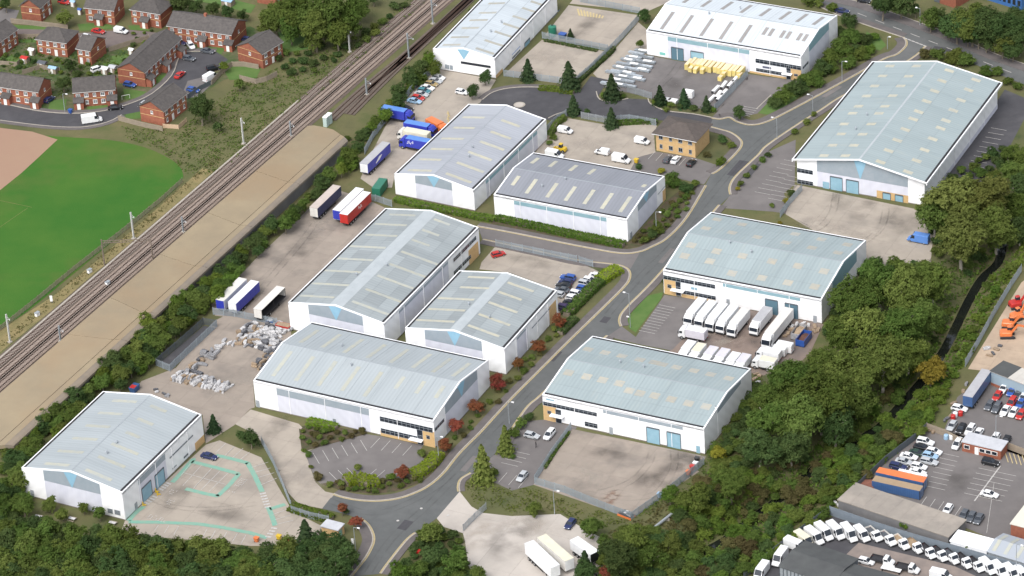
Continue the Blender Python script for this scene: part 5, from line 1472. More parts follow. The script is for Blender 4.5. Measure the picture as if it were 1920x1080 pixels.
def cab(x0, x1, W, zb, H):
    b = [(x0, W - .03, zb, H - .1), (x0 + .1, W, zb, H), (x1 - .75, W, zb, H - .05), (x1 - .3, W - .02, zb, H - .5), (x1 - .04, W - .04, zb, 1.75), (x1, W - .1, zb + .1, 1.3)]
    body = MB().loft([ring(x, hw, z0, z1, .1) for x, hw, z0, z1 in b])
    ws = MB().add([(x1 - .30, -W + .15, H - .52), (x1 - .30, W - .15, H - .52), (x1 - .03, W - .12, 1.72), (x1 - .03, -W + .12, 1.72), (x1 - .22, -W + .15, H - .50), (x1 - .22, W - .15, H - .50), (x1 + .03, W - .12, 1.70), (x1 + .03, -W + .12, 1.70)],
                  [(0, 1, 2, 3), (4, 7, 6, 5), (0, 4, 5, 1), (1, 5, 6, 2), (2, 6, 7, 3), (3, 7, 4, 0)])
    p = [('cab', body, 'paint', (0, 0, 0)), ('windscreen', ws, GLASS, (0, 0, 0)), ('bumper', MB().box(x1 - .1, x1 + .06, -W + .1, W - .1, zb - .1, zb + .35), CHAS, (0, 0, 0))]
    for s in (-1, 1):
        p.append(('side_window', MB().box(x1 - 1.25, x1 - .45, min(s * (W - .02), s * (W + .015)), max(s * (W - .02), s * (W + .015)), 1.8, H - .6), GLASS, (0, 0, 0)))
        p.append(('mirror', MB().box(x1 - .3, x1 - .12, min(s * W, s * (W + .25)), max(s * W, s * (W + .25)), 1.7, 2.4), CHAS, (0, 0, 0)))
    return p
def lorry_kit(L=9.8, H=3.6, mark=False):
    f = L / 2
    cx = f - 2.0
    p = cab(cx + .05, f, 1.2, .55, min(H - .25, 3.1))
    if H > 3.2:
        p.append(('wind_deflector', MB().loft([zring(cx + .1, f - .55, 1.1, min(H - .25, 3.1) - .05), zring(cx + .1, cx + .9, 1.05, H - .1)]), 'paint', (0, 0, 0)))
    p.append(('box_body', MB().loft([ring(-f, 1.24, 1.0, H, .04), ring(cx - .12, 1.24, 1.0, H, .04)]), 'box', (0, 0, 0)))
    p.append(('box_roof', MB().box(-f + .08, cx - .2, -1.16, 1.16, H, H + .03), 'roof', (0, 0, 0)))
    p.append(('rear_door', MB().box(-f - .04, -f, -1.15, -.02, 1.1, H - .1), 'box', (0, 0, 0)))
    p.append(('rear_door', MB().box(-f - .04, -f, .02, 1.15, 1.1, H - .1), 'box', (0, 0, 0)))
    p.append(('chassis', MB().box(-f + .2, f - .3, -.5, .5, .6, 1.0), CHAS, (0, 0, 0)))
    for s in (-1, 1):
        p.append(('side_guard', MB().box(-f + 2.6, cx - .6, min(s * 1.1, s * 1.2), max(s * 1.1, s * 1.2), .5, .9), CHAS, (0, 0, 0)))
    p += lights(f - .03, -f, .85, .7, .75, .3, .2)
    return fin(p + wheels((-f + 1.9, f - 1.1), 1.08, 'lorry', .5)), H / 2
def trailer_kit(L=13.4, H=4.0, cabin=False, open_=False, zb=1.15):
    f = L / 2
    p = []
    if open_:
        p.append(('bed', MB().box(-f, f, -1.25, 1.25, zb, zb + .2), CHAS, (0, 0, 0)))
        for xx in (-f + .06, 0, f - .06):
            for s in (-1, 1):
                p.append(('post', MB().box(xx - .06, xx + .06, s * 1.2 - .05, s * 1.2 + .05, zb + .2, H - .1), CHAS, (0, 0, 0)))
        p.append(('front_panel', MB().box(f - .1, f, -1.25, 1.25, zb + .2, H - .1), 'end', (0, 0, 0)))
        p.append(('rear_door', MB().box(-f, -f + .1, -1.25, 1.25, zb + .2, H - .1), 'end', (0, 0, 0)))
        p.append(('far_curtain', MB().box(-f + .1, f - .1, 1.2, 1.25, zb + .2, H - .1), CHAS, (0, 0, 0)))
    else:
        p.append(('body', MB().loft([ring(-f + .06, 1.25, zb, H, .04), ring(f - .06, 1.25, zb, H, .04)]), 'paint', (0, 0, 0)))
        p.append(('front_panel', MB().box(f - .06, f, -1.2, 1.2, zb + .1, H - .06), 'end', (0, 0, 0)))
        for s in (-1, 1):
            p.append(('rear_door', MB().box(-f, -f + .06, min(.02 * s, 1.2 * s), max(.02 * s, 1.2 * s), zb + .1, H - .06), 'end', (0, 0, 0)))
        for s in (-1, 1):
            for q in range(9):
                xx = -f + .8 + q * (L - 1.6) / 8
                p.append(('strap', MB().box(xx - .04, xx + .04, min(s * 1.25, s * 1.275), max(s * 1.25, s * 1.275), zb + .1, H - .25), 'strap', (0, 0, 0))) if q % 2 else None
    p.append(('roof', MB().box(-f, f, -1.27, 1.27, H, H + .06), 'roof', (0, 0, 0)))
    p.append(('chassis', MB().box(-f + .2, f - .5, -.55, .55, .75, zb), CHAS, (0, 0, 0)))
    for s in (-1, 1):
        p.append(('landing_leg', MB().box(f - 3.2, f - 3.0, s * .8 - .1, s * .8 + .1, 0, zb), CHAS, (0, 0, 0)))
        p.append(('side_guard', MB().box(-f + 5.0, f - 4., min(s * 1.12, s * 1.2), max(s * 1.12, s * 1.2), .55, .95), CHAS, (0, 0, 0)))
    xs_ = (-f + 1.6, -f + 2.9, -f + 4.2) if L > 9 else (-f + 1.3, -f + 2.6)
    wh = wheels(xs_, 1.05, 'lorry', .5)
    if cabin:
        c0 = f - 1.2
        q = []
        for nm, mb, m, loc in cab(c0 + 1.4, c0 + 3.6, 1.22, .55, 3.5):
            q.append((nm, mb, 'cab' if m == 'paint' else m, loc))
        q.append(('wind_deflector', MB().loft([zring(c0 + 1.4, c0 + 3., 1.15, 3.4), zring(c0 + 1.4, c0 + 2.3, 1.1, 3.95)]), 'cab', (0, 0, 0)))
        q.append(('tractor_chassis', MB().box(c0 - 2., c0 + 3.2, -.5, .5, .6, .95), CHAS, (0, 0, 0)))
        q += lights(c0 + 3.57, -f, .85, .8, .8, .3, .2)
        p = [t for t in p if t[0] != 'landing_leg'] + q
        wh += wheels((c0 - .9, c0 + 2.4), 1.05, 'lorry', .5)
    return fin([t for t in p if t] + wh), H / 2
def tipper_kit(bed='tip', L=5.7):
    f = L / 2
    W = .98
    b = [(f - 2.45, W - .06, .42, 2.0), (f - 2.38, W, .36, 2.1), (f - 1.75, W, .36, 2.1), (f - 1.5, W - .02, .36, 2.02), (f - .92, W - .03, .36, 1.28), (f - .35, W - .06, .36, 1.05), (f - .05, W - .12, .42, .82), (f, W - .25, .5, .7)]
    p = [('cab', MB().loft([ring(x, hw, z0, z1, .09) for x, hw, z0, z1 in b]), 'paint', (0, 0, 0))]
    xa, xb, za, zb = f - 1.45, f - .95, 1.98, 1.33
    p.append(('windscreen', MB().add([(xa, -W + .2, za), (xa, W - .2, za), (xb, W - .16, zb), (xb, -W + .16, zb), (xa + .06, -W + .2, za + .02), (xa + .06, W - .2, za + .02), (xb + .06, W - .16, zb + .04), (xb + .06, -W + .16, zb + .04)], [(0, 1, 2, 3), (4, 7, 6, 5), (0, 4, 5, 1), (1, 5, 6, 2), (2, 6, 7, 3), (3, 7, 4, 0)]), GLASS, (0, 0, 0)))
    for s in (-1, 1):
        p.append(('side_window', MB().box(xa - .75, xa + .2, min(s * (W - .02), s * (W + .015)), max(s * (W - .02), s * (W + .015)), 1.35, 1.9), GLASS, (0, 0, 0)))
    x1 = f - 2.6
    p.append(('bed_floor', MB().box(-f, x1, -1.0, 1.0, .85, 1.0), 'bed', (0, 0, 0)))
    h = 1.42
    for s in (-1, 1):
        p.append(('side_board', MB().box(-f, x1, min(s * .96, s * 1.02), max(s * .96, s * 1.02), 1.0, h), 'side', (0, 0, 0)))
    p.append(('head_board', MB().box(x1 - .06, x1, -1.0, 1.0, 1.0, 1.95 if bed == 'tip' else 1.6), 'side', (0, 0, 0)))
    p.append(('tail_board', MB().box(-f, -f + .05, -1.0, 1.0, 1.0, h), 'side', (0, 0, 0)))
    p.append(('chassis', MB().box(-f + .1, f - .3, -.45, .45, .5, .85), CHAS, (0, 0, 0)))
    p.append(('bumper', MB().box(f - .12, f + .03, -W + .2, W - .2, .38, .6), CHAS, (0, 0, 0)))
    p += lights(f - .1, -f, W - .28, .7, .75, .3, .2)
    return fin(p + wheels((-f + 1.0, f - .95), W - .13, 'van', .35)), 1.0
for k in ('hatch', 'saloon', 'estate', 'suv', 'mpv'):
    KITS[k] = car_kit(k)
KITS['van'] = van_kit()
KITS['lwb_van'] = van_kit(6.0, 2.6, 1.0)
KITS['small_van'] = van_kit(4.4, 1.82, .88, True)
KITS['lorry'] = lorry_kit()
KITS['lorry_s'] = lorry_kit(7.4, 3.3)
KITS['luton'] = lorry_kit(6.4, 3.1)
KITS['trailer'] = trailer_kit()
KITS['trailer12'] = trailer_kit(12.2)
KITS['trailer8'] = trailer_kit(8.0, 3.7)
KITS['open_trailer'] = trailer_kit(12.5, 3.9, open_=True)
KITS['artic'] = trailer_kit(13.2, 3.95, True)
KITS['tipper'] = tipper_kit()
PAINT = {}
def paint_mat(n):
    c = dict(white=(.76, .77, .78), red=(.46, .03, .025), blue=(.03, .09, .34), navy=(.02, .03, .10), black=(.016, .017, .02), grey=(.09, .10, .115), silver=(.44, .46, .48), gold=(.36, .27, .13), teal=(.06, .20, .24), lightblue=(.30, .46, .62), cream=(.68, .65, .52),
             yellow=(.62, .42, .03), orange=(.68, .19, .06), royal=(.035, .05, .40), roofblue=(.10, .24, .60), pinkgrey=(.50, .43, .39), greyroof=(.40, .40, .42), offwhite=(.66, .64, .60), green=(.03, .17, .11), purple=(.05, .03, .10), trailerblue=(.05, .11, .25), darkgreen=(.02, .05, .035), bed_dark=(.035, .035, .04), tan=(.34, .25, .16), lilacw=(.62, .60, .66))[n]
    if n not in PAINT:
        PAINT[n] = mat('paint_' + n, c, .3 if n not in ('pinkgrey', 'offwhite', 'greyroof', 'bed_dark', 'tan') else .7, spec=.5, c2=tuple(v * .88 for v in c), scale=.8)
    return PAINT[n]
CATS = dict(hatch='car', saloon='car', estate='car', suv='car', mpv='car', van='van', lwb_van='van', small_van='van', lorry='lorry', lorry_s='lorry', luton='van', trailer='trailer', trailer12='trailer', trailer8='trailer', open_trailer='trailer', artic='lorry', tipper='truck')
NAMES = dict(car='parked_car', van='delivery_van', lorry='box_lorry', trailer='trailer', truck='tipper_truck')
def veh(kind, px, py, head, label, paint='white', group=None, z=None, name=None, **over):
    parts, hz = KITS[kind]
    cat = CATS[kind]
    c = at(px, py, hz if z is None else z)
    t = thing(name or NAMES[cat], label, cat, (c.x, c.y, .07), head, group)
    for nm, me, m, loc in parts:
        if isinstance(m, str):
            m = paint_mat(over.get(m, paint))
        elif m is None:
            o = put(nm, me, None, t, loc)
            continue
        put(nm, me, m, t, loc)
    return t
U_, V_ = UD, VD
NU, NV = UD + pi, VD + pi
D = radians
# houses
for a in (('saloon', 184, 58, V_, 'red car parked in the brown court between the houses', 'red'), ('small_van', 227, 57, V_, 'white van parked in the brown court', 'white'), ('hatch', 164, 69, V_, 'white car at the lower side of the brown court', 'white'),
          ('hatch', 337, 80, V_, 'dark blue car before the long top terrace', 'navy'), ('hatch', 358, 85, D(-70), 'white car with dark windscreen before the long top terrace', 'white'), ('hatch', 354, 109, V_, 'dark grey hatchback in the dark turning area', 'grey'),
          ('saloon', 389, 95, V_, 'grey saloon at the corner lawn of the terrace', 'grey'), ('saloon', 337, 140, U_, 'bright red car in the middle of the residential road', 'red'), ('van', 395, 143, D(50), 'white van at the timber fence curve', 'white'),
          ('hatch', 362, 168, V_, 'mid blue car on the paved drive', 'blue'), ('hatch', 273, 193, D(55), 'silver car on the residential road by the end house', 'silver'), ('saloon', 216, 201, D(5), 'black car on the residential road before the small semi', 'black'),
          ('lwb_van', 172, 222, D(10), 'large white van on the residential road beside the field', 'white'), ('hatch', 465, 74, V_, 'dark blue car at the end of the long top terrace', 'navy'), ('hatch', 120, 3, V_, 'dark red car at the very top edge', 'red'),
          ('suv', 400, 127, D(20), 'black car beside the fence bushes', 'black'), ('mpv', 183, 129, D(30), 'white covered car in the back gardens', 'white'), ('hatch', 92, 186, D(55), 'dark blue car beside the lower terrace gable', 'navy'),
          ('hatch', 310, 126, D(60), 'black car at the terrace porch', 'black'), ('hatch', 243, 158, V_, 'blue car below the diagonal terrace gable', 'blue'), ('hatch', 1, 11, U_, 'yellow car cut by the top left corner', 'yellow')):
    veh(*a)
# lorry yard
for i, (px, py, p, k) in enumerate(((822, 145, 'white', 'hatch'), (816, 151, 'silver', 'saloon'), (809, 157, 'gold', 'hatch'), (801, 164, 'white', 'saloon'), (795, 170, 'teal', 'hatch'), (790, 176, 'silver', 'saloon'), (784, 183, 'red', 'hatch'), (777, 189, 'lightblue', 'saloon'), (761, 203, 'black', 'estate'))):
    veh(k, px, py, V_, f'{p} car, {ORD[i]} from the top in the row along the dark fence', p, 'cars along the dark fence')
veh('hatch', 866, 172, V_, 'white car half hidden by the dark bush at the yard corner')
LET = [(0, .9, .16, .9), (.35, 1.0, .12, .5), (.75, .9, .5, .14), (.75, .55, .16, .6), (1.2, .9, .14, .9), (1.55, .75, .5, .14), (1.55, 1.05, .16, .5)]
def lettering(t, x0, z0, side=-1, y=1.26, s=1.):
    mb = MB()
    for x, z, w, h in LET:
        mb.box(x0 + x * s, x0 + (x + w) * s, side * y - .012, side * y + .012, z0 + (z - .5) * s, z0 + (z - .5 + h) * s)
    put('lettering', mb, WHITE, t)
t = veh('lorry', 746, 215, V_, 'blue box lorry with white lettering at the upper end of the lorry yard', 'royal', roof='roofblue', box='royal'); lettering(t, -2.6, 1.9)
veh('lorry', 789, 243, V_, 'blue box lorry behind the cream lorry', 'royal', roof='roofblue', box='royal')
veh('lorry', 776, 255, NV, 'cream box lorry between two blue lorries', 'offwhite', roof='cream', box='cream')
t = veh('lorry', 780, 270, NV, 'blue box lorry half hidden by the lilac blue roof', 'royal', roof='roofblue', box='royal'); lettering(t, .2, 1.9, 1)
t = veh('lorry_s', 820, 238, D(-50), 'orange tank bodied lorry at the edge of the lilac roof', 'orange', roof='orange', box='orange')
t = veh('trailer', 704, 299, U_, 'long blue trailer with a grey roof and white swoosh below the shrubs', 'royal', roof='greyroof', end='white', strap='royal', z=2.)
put('swoosh', MB().loft([ring(-2.0, .012, 1.9, 2.2, .003), ring(0.2, .012, 2.2, 3.2, .003), ring(1.6, .012, 2.9, 3.1, .003)]), WHITE, t, (0, -1.27, 0))
veh('trailer', 611, 381, U_, 'dark blue trailer with a pinkish roof, left of the white roofed pair', 'navy', roof='pinkgrey', end='offwhite', strap='navy', z=2.)
veh('trailer', 654, 386, U_, 'white roofed blue trailer touching the red trailer', 'white', roof='white', end='royal', strap='white', z=2.)
t = veh('trailer', 667, 393, U_, 'red trailer with a white roof', 'red', roof='white', end='red', strap='red', z=2.); lettering(t, -.5, 2.2)
veh('trailer12', 435, 555, U_, 'white roofed blue trailer, leftmost of the lower three', 'white', roof='offwhite', end='royal', strap='white', z=2.)
veh('trailer12', 458, 560, U_, 'white roofed trailer with blue curtains in the middle of the lower three', 'royal', roof='white', end='white', strap='royal', z=2.)
veh('open_trailer', 506, 571, U_, 'open sided trailer with a cream roof beside the grey shed', 'offwhite', roof='offwhite', end='offwhite', z=2.)
# staff car park
for i, (px, py, p, k, h) in enumerate(((1065, 520, 'blue', 'suv', NV), (1061, 528, 'navy', 'hatch', NV), (1057, 535, 'black', 'saloon', NV), (1054, 543, 'grey', 'saloon', NV), (1045, 551, 'silver', 'hatch', NV))):
    veh(k, px, py, h, f'{p} car, {ORD[i]} from the top of the left row, staff car park', p, 'cars on the staff car park')
for i, (px, py, p, k) in enumerate(((1119, 517, 'white', 'saloon'), (1106, 525, 'white', 'hatch'), (1099, 532, 'silver', 'suv'), (1094, 541, 'blue', 'hatch'), (1083, 551, 'white', 'suv'), (1074, 559, 'white', 'hatch'), (1070, 568, 'black', 'saloon'), (1060, 577, 'purple', 'suv'))):
    veh(k, px, py, V_, f'{p} car, {ORD[i]} from the top of the hedge side row, staff car park', p, 'cars on the staff car park')
veh('hatch', 934, 476, D(20), 'small red car alone on the staff car park', 'red')
# van yard and office
veh('small_van', 1060, 244, V_, 'white van at the hedge corner of the van yard')
veh('small_van', 1204, 264, V_, 'white van beside the buff office')
veh('small_van', 1129, 284, NV, 'white van facing left in the middle of the van yard')
veh('van', 1165, 297, V_, 'white panel van nearest the slate roof in the van yard')
veh('van', 1040, 289, V_, 'white van half hidden behind the slate roof')
veh('hatch', 1252, 298, U_, 'dark grey car in the office car park', 'grey')
veh('saloon', 1267, 299, U_, 'white car in the office car park', 'white')
veh('hatch', 1296, 305, U_, 'black car in the office car park', 'black')
veh('saloon', 1579, 20, V_, 'dark car driving on the main road at the top', 'navy', name='car')
veh('hatch', 1620, 1, V_, 'black car at the top edge of the main road', 'black', name='car')
veh('lwb_van', 1722, 446, NV, 'bright blue van under the big tree in the loading yard', 'roofblue')
# lorry park
for i, (px, py, k, rc) in enumerate(((1303, 583, 'lorry', 'white'), (1323, 588, 'lorry', 'white'), (1343, 593, 'lorry', 'white'), (1363, 597, 'lorry', 'white'), (1384, 603, 'lorry', 'offwhite'), (1426, 600, 'lorry', 'greyroof'))):
    veh(k, px, py, NU, f'white box lorry, {ORD[i]} from the left in the row before the aqua roofed shed', 'white', 'white lorries in a row', z=2.4, roof=rc)
veh('artic', 1461, 612, NU, 'long white articulated lorry backed to the dark loading door', 'white', roof='offwhite', end='white', strap='white', cab='white', z=2.2)
veh('lorry_s', 1299, 626, NV, 'white box lorry standing crosswise below the lorry row', 'white', z=1.6, box='lilacw')
for i, (px, py, rc) in enumerate(((1288, 650, 'white'), (1307, 655, 'cream'), (1330, 661, 'lilacw'), (1352, 665, 'lilacw'), (1372, 672, 'white'), (1391, 675, 'lilacw'))):
    veh('luton', px, py, NU, f'white box van, {ORD[i]} from the left behind the lower right aqua roof', 'white', 'box vans behind the roof', z=3.1, roof=rc)
veh('luton', 1433, 680, NV, 'white luton van facing left under the riverside trees', 'white', roof='cream', z=1.8)
veh('luton', 1441, 664, NV, 'white luton van behind the lower one under the trees', 'white', z=1.8)
veh('lwb_van', 1466, 650, NV, 'white van beside the blue skip, upper one', 'white')
veh('van', 1456, 657, NV, 'white van beside the blue skip, lower one', 'white')
# side car park and lower trailers
veh('hatch', 997, 816, V_, 'silver car in the side car park beside the conifers', 'silver')
veh('mpv', 1030, 814, NU, 'white people carrier beside the yard fence', 'white')
veh('hatch', 979, 893, NU, 'silver car at the foot of the side car park', 'silver')
veh('hatch', 1069, 982, NU, 'dark blue car on the pale trailer park', 'navy')
veh('saloon', 392, 855, V_, 'dark blue car on the yard of green walkways', 'navy')
veh('trailer12', 1017, 1050, D(-62), 'white trailer lying foremost at the bottom edge', 'white', roof='white', end='white', strap='white', z=2.4)
veh('trailer12', 1042, 1038, D(-60), 'cream trailer behind the foremost white trailer', 'offwhite', roof='cream', end='white', strap='offwhite', z=2.4)
veh('trailer8', 1096, 1032, D(-55), 'short white box trailer with an open dark rear', 'white', roof='white', end='black', strap='white', z=2.4)
# car sales lot
for i, (px, py, p, k) in enumerate(((1882, 728, 'white', 'estate'), (1897, 734, 'blue', 'hatch'), (1909, 740, 'grey', 'saloon'), (1919, 745, 'white', 'hatch'))):
    veh(k, px, py, NU, f'{p} car, {ORD[i]} from the left in the back row of the sales lot', p, 'cars for sale')
for i, (px, py, p, k) in enumerate(((1870, 742, 'red', 'hatch'), (1897, 754, 'red', 'mpv'), (1914, 756, 'blue', 'saloon'))):
    veh(k, px, py, NU, f'{p} {"people carrier" if k == "mpv" else "car"} in the middle row of the sales lot', p, 'cars for sale')
for i, (px, py, p, k) in enumerate(((1855, 760, 'grey', 'hatch'), (1869, 764, 'grey', 'suv'), (1885, 769, 'white', 'saloon'), (1900, 773, 'white', 'hatch'), (1914, 777, 'red', 'hatch'))):
    veh(k, px, py, NU, f'{p} car, {ORD[i]} from the left in the front row of the sales lot', p, 'cars for sale')
for i, (px, py, p, k) in enumerate(((1785, 798, 'silver', 'hatch'), (1802, 803, 'black', 'hatch'), (1819, 806, 'white', 'suv'), (1834, 812, 'white', 'saloon'), (1866, 821, 'white', 'hatch'), (1886, 826, 'black', 'hatch'))):
    veh(k, px, py, NU, f'{p} car, {ORD[i]} from the left behind the board fence and cabin', p, 'cars for sale')
veh('trailer', 1832, 729, U_, 'long blue trailer with a grey roof beside the sales lot', 'trailerblue', roof='greyroof', end='trailerblue', strap='trailerblue', z=2.4)
veh('hatch', 1799, 765, V_, 'white wrecked car at the end of the blue trailer', 'white')
for i, (px, py, p, k) in enumerate(((1735, 828, 'white', 'suv'), (1729, 838, 'black', 'saloon'), (1720, 849, 'darkgreen', 'saloon'), (1704, 855, 'white', 'saloon'), (1695, 865, 'silver', 'saloon'), (1684, 874, 'navy', 'estate'))):
    veh(k, px, py, V_, f'{p.replace("darkgreen", "dark green")} car, {ORD[i]} from the top in the row against the dark fence', p, 'cars in the second lot')
for i, (px, py, p, k) in enumerate(((1751, 846, 'white', 'hatch'), (1744, 854, 'lightblue', 'hatch'), (1742, 865, 'silver', 'estate'), (1723, 874, 'white', 'hatch'), (1720, 885, 'white', 'saloon'))):
    veh(k, px, py, V_, f'{p.replace("lightblue", "light blue")} car, {ORD[i]} from the top in the second row before the containers', p, 'cars in the second lot')
veh('mpv', 1795, 832, NU, 'white people carrier left of the brick cabin', 'white')
veh('suv', 1857, 866, V_, 'black car parked before the cabin windows', 'black')
veh('saloon', 1855, 926, V_, 'white saloon alone on the long white line', 'white')
veh('hatch', 1777, 955, NU, 'white car above the long low shed', 'white')
for i, (px, py) in enumerate(((1807, 965), (1821, 969), (1835, 973))):
    veh('hatch', px, py, NU, f'dark grey car, {ORD[i]} from the left of three at the end of the long shed', 'grey', 'three dark cars')
# van compound
for i, (px, py, h, k, p) in enumerate(((1427, 1071, UD + pi, 'lwb_van', 'white'), (1462, 1044, UD + pi, 'lwb_van', 'white'), (1492, 1022, D(-42), 'lwb_van', 'white'), (1508, 1012, D(-58), 'lwb_van', 'cream'), (1527, 1005, D(-60), 'lwb_van', 'white'), (1545, 997, D(-63), 'lwb_van', 'white'), (1567, 995, D(-65), 'lwb_van', 'white'), (1592, 999, D(-70), 'lwb_van', 'white'), (1616, 1001, D(-66), 'van', 'white'))):
    veh(k, px, py, h, f'white panel van, {ORD[i]} from the lower left in the curved row', p, 'white vans in the curved row')
for i, (px, py, bd, sd_) in enumerate(((1638, 1001, 'grey', 'offwhite'), (1664, 1009, 'grey', 'offwhite'), (1689, 1016, 'tan', 'offwhite'), (1715, 1023, 'tan', 'tan'), (1739, 1033, 'bed_dark', 'bed_dark'), (1761, 1038, 'bed_dark', 'bed_dark'), (1783, 1043, 'grey', 'bed_dark'), (1807, 1051, 'bed_dark', 'bed_dark'), (1829, 1058, 'bed_dark', 'bed_dark'))):
    veh('tipper', px, py, D(-64), f'white tipper truck with {dict(grey="grey", tan="tan", bed_dark="black")[bd]} bed, {ORD[i]} tipper from the left', 'white', 'tipper trucks in the curved row', bed=bd, side=sd_)
for i, (px, py) in enumerate(((1852, 1062), (1874, 1068), (1896, 1073), (1916, 1077))):
    veh('van', px, py, D(-66), f'white panel van at the right end of the curved row, {ORD[i]} after the tippers', 'white', 'white vans at the right end')
veh('tipper', 1655, 1050, V_, 'white pickup with a black bed in the middle of the compound, left one', 'white', bed='bed_dark', side='bed_dark')
veh('tipper', 1702, 1065, V_, 'white pickup with a black bed in the middle of the compound, right one', 'white', bed='bed_dark', side='bed_dark')
veh('hatch', 1624, 1052, V_, 'white car half behind the dark warehouse roof', 'white')
veh('van', 1765, 1078, V_, 'white van at the bottom edge of the compound', 'white')

# diggers
def digger(px, py, head, colr, label, lift=0.):
    c = at(px, py, 1.)
    t = thing('excavator', label, 'excavator', (c.x, c.y, .06), head, 'diggers in the plant yard')
    m = paint_mat(colr)
    for s in (-1, 1):
        put('track', MB().loft([ring(-1.9, .25, .15, .6, .1), ring(-1.5, .25, 0, .8, .1), ring(1.5, .25, 0, .8, .1), ring(1.9, .25, .15, .6, .1)]), CHAS, t, (0, s * 1.05, 0))
    put('body', MB().loft([zring(-2.0, 1.2, 1.2, .85, .3), zring(-1.9, 1.1, 1.2, 1.7, .3), zring(-1.6, .6, 1.05, 1.9, .3)]), m, t)
    put('cab', MB().loft([zring(-.1, 1.3, .5, .9, .1), zring(0, 1.1, .45, 2.75, .12)]), GLASS, t, (0, .65, 0))
    put('cab_roof', MB().loft([zring(-.05, 1.2, .52, 2.75, .12), zring(.05, 1.05, .45, 2.87, .12)]), m, t, (0, .65, 0))
    b = put('boom', MB().beam((.9, -.1, 1.3), (2.6, -.1, 3.6 + lift), .45, .5).beam((2.5, -.1, 3.6 + lift), (4.4, -.1, 3.1 + lift), .4, .45), m, t)
    put('arm', MB().beam((4.4, -.1, 3.2 + lift), (5.2, -.1, .9), .32, .38), m, b)
    put('bucket', MB().loft([ring(4.7, .5, .25, .9, .05), ring(5.1, .5, 0.1, .8, .05), ring(5.5, .5, .35, .7, .05)]), CHAS, b)
for a in ((1906, 570, D(15), 'red', 'red digger with black tracks at the right edge'), (1908, 592, D(30), 'orange', 'orange digger with raised boom below the red one', .6), (1893, 608, D(-15), 'orange', 'orange digger nearest the brook fence', .2), (1889, 626, D(-5), 'orange', 'foremost orange digger with arm stretched right')):
    digger(*a)

# ------------------------------------------------------------------ vegetation
leafmat('leaf_mid', (0.0626, 0.1112, 0.0251), (0.1530, 0.2087, 0.0529))
leafmat('leaf_olive', (0.0784, 0.1212, 0.0285), (0.1782, 0.2257, 0.0618))
leafmat('leaf_dark', (0.0411, 0.0791, 0.0285), (0.1076, 0.1581, 0.0538))
leafmat('leaf_fresh', (0.0762, 0.1366, 0.0246), (0.1624, 0.2296, 0.0470))
leafmat('leaf_bright', (.15, .24, .022), (.25, .34, .045))
leafmat('leaf_yellow', (.21, .20, .03), (.34, .30, .055))
leafmat('leaf_red', (.30, .06, .05), (.24, .12, .06))
leafmat('leaf_orange', (.27, .085, .04), (.20, .13, .055))
leafmat('leaf_brown', (.088, .084, .034), (.155, .14, .06))
leafmat('leaf_pale', (0.1050, 0.1365, 0.0357), (0.2100, 0.2363, 0.0714))
leafmat('leaf_fir', (.024, .052, .024), (.058, .094, .042))
def leaf_mesh(name, P, Nn, size, tint):
    """a mesh of leaf-clump quads at points P, facing Nn"""
    n = len(P)
    up = rng.normal(size=(n, 3))
    a = np.cross(Nn, up)
    a /= np.linalg.norm(a, axis=1)[:, None] + 1e-9
    b = np.cross(Nn, a)
    s = (size * rng.uniform(.55, 1.25, n))[:, None]
    asp = rng.uniform(.6, 1., n)[:, None]
    V = np.stack([P - a * s - b * s * asp * .3, P + b * s * asp * -.9 + Nn * s * .12, P + a * s + b * s * asp * .2, P + b * s * asp + Nn * s * .12], 1).reshape(-1, 3)
    m = bpy.data.meshes.new(name)
    m.vertices.add(4 * n)
    m.vertices.foreach_set('co', V.ravel())
    m.loops.add(4 * n)
    m.loops.foreach_set('vertex_index', np.arange(4 * n))
    m.polygons.add(n)
    m.polygons.foreach_set('loop_start', np.arange(0, 4 * n, 4))
    m.polygons.foreach_set('loop_total', np.full(n, 4))
    m.update()
    at_ = m.attributes.new('tint', 'FLOAT', 'FACE')
    at_.data.foreach_set('value', tint.astype(np.float32))
    return m
def unit(n):
    v = rng.normal(size=(n, 3))
    return v / np.linalg.norm(v, axis=1)[:, None]
def crown(nl, nc, per, size, flat=.85, spread=.62, lob=(.30, .48), sig=.055):
    """boughs spread unevenly through the crown's volume, twigs on each bough, leaves round each twig"""
    F3 = np.array([1, 1, flat])
    c = unit(nl) * (rng.uniform(.2, 1, nl) ** .5 * spread)[:, None] * F3
    c[0] = 0
    r = rng.uniform(*lob, nl)
    r[0] = .45
    w = r ** 2
    k = rng.choice(nl, int(nc * 1.6), p=w / w.sum())
    d = unit(len(k))
    d[:, 2] = np.where(d[:, 2] < -.35, -d[:, 2] * .6, d[:, 2])
    rad = r[k] * (.74 + .30 * rng.uniform(0, 1, len(k)) ** .6) * (1 + rng.normal(0, .13, len(k)))
    C = c[k] + d * rad[:, None] * F3
    keep = np.ones(len(k), bool)
    for j in range(nl):
        dd = np.linalg.norm((C - c[j]) / F3, axis=1)
        keep &= ~((dd < r[j] * .55) & (k != j))
    C, d, k = C[keep][:nc], d[keep][:nc], k[keep][:nc]
    P = np.repeat(C, per, 0) + rng.normal(size=(len(C) * per, 3)) * sig * np.array([1, 1, .75])
    D_ = np.repeat(d, per, 0)
    N = D_ * .75 + unit(len(P)) * .6 + np.array([0, 0, .6])
    N /= np.linalg.norm(N, axis=1)[:, None]
    lt, ct = rng.uniform(0, 1, nl), rng.uniform(0, 1, len(C))
    tint = np.clip(lt[k].repeat(per) * .3 + ct.repeat(per) * .35 + rng.uniform(0, 1, len(P)) * .4 - .02, 0, 1)
    return leaf_mesh('crown', P, N, size, tint)
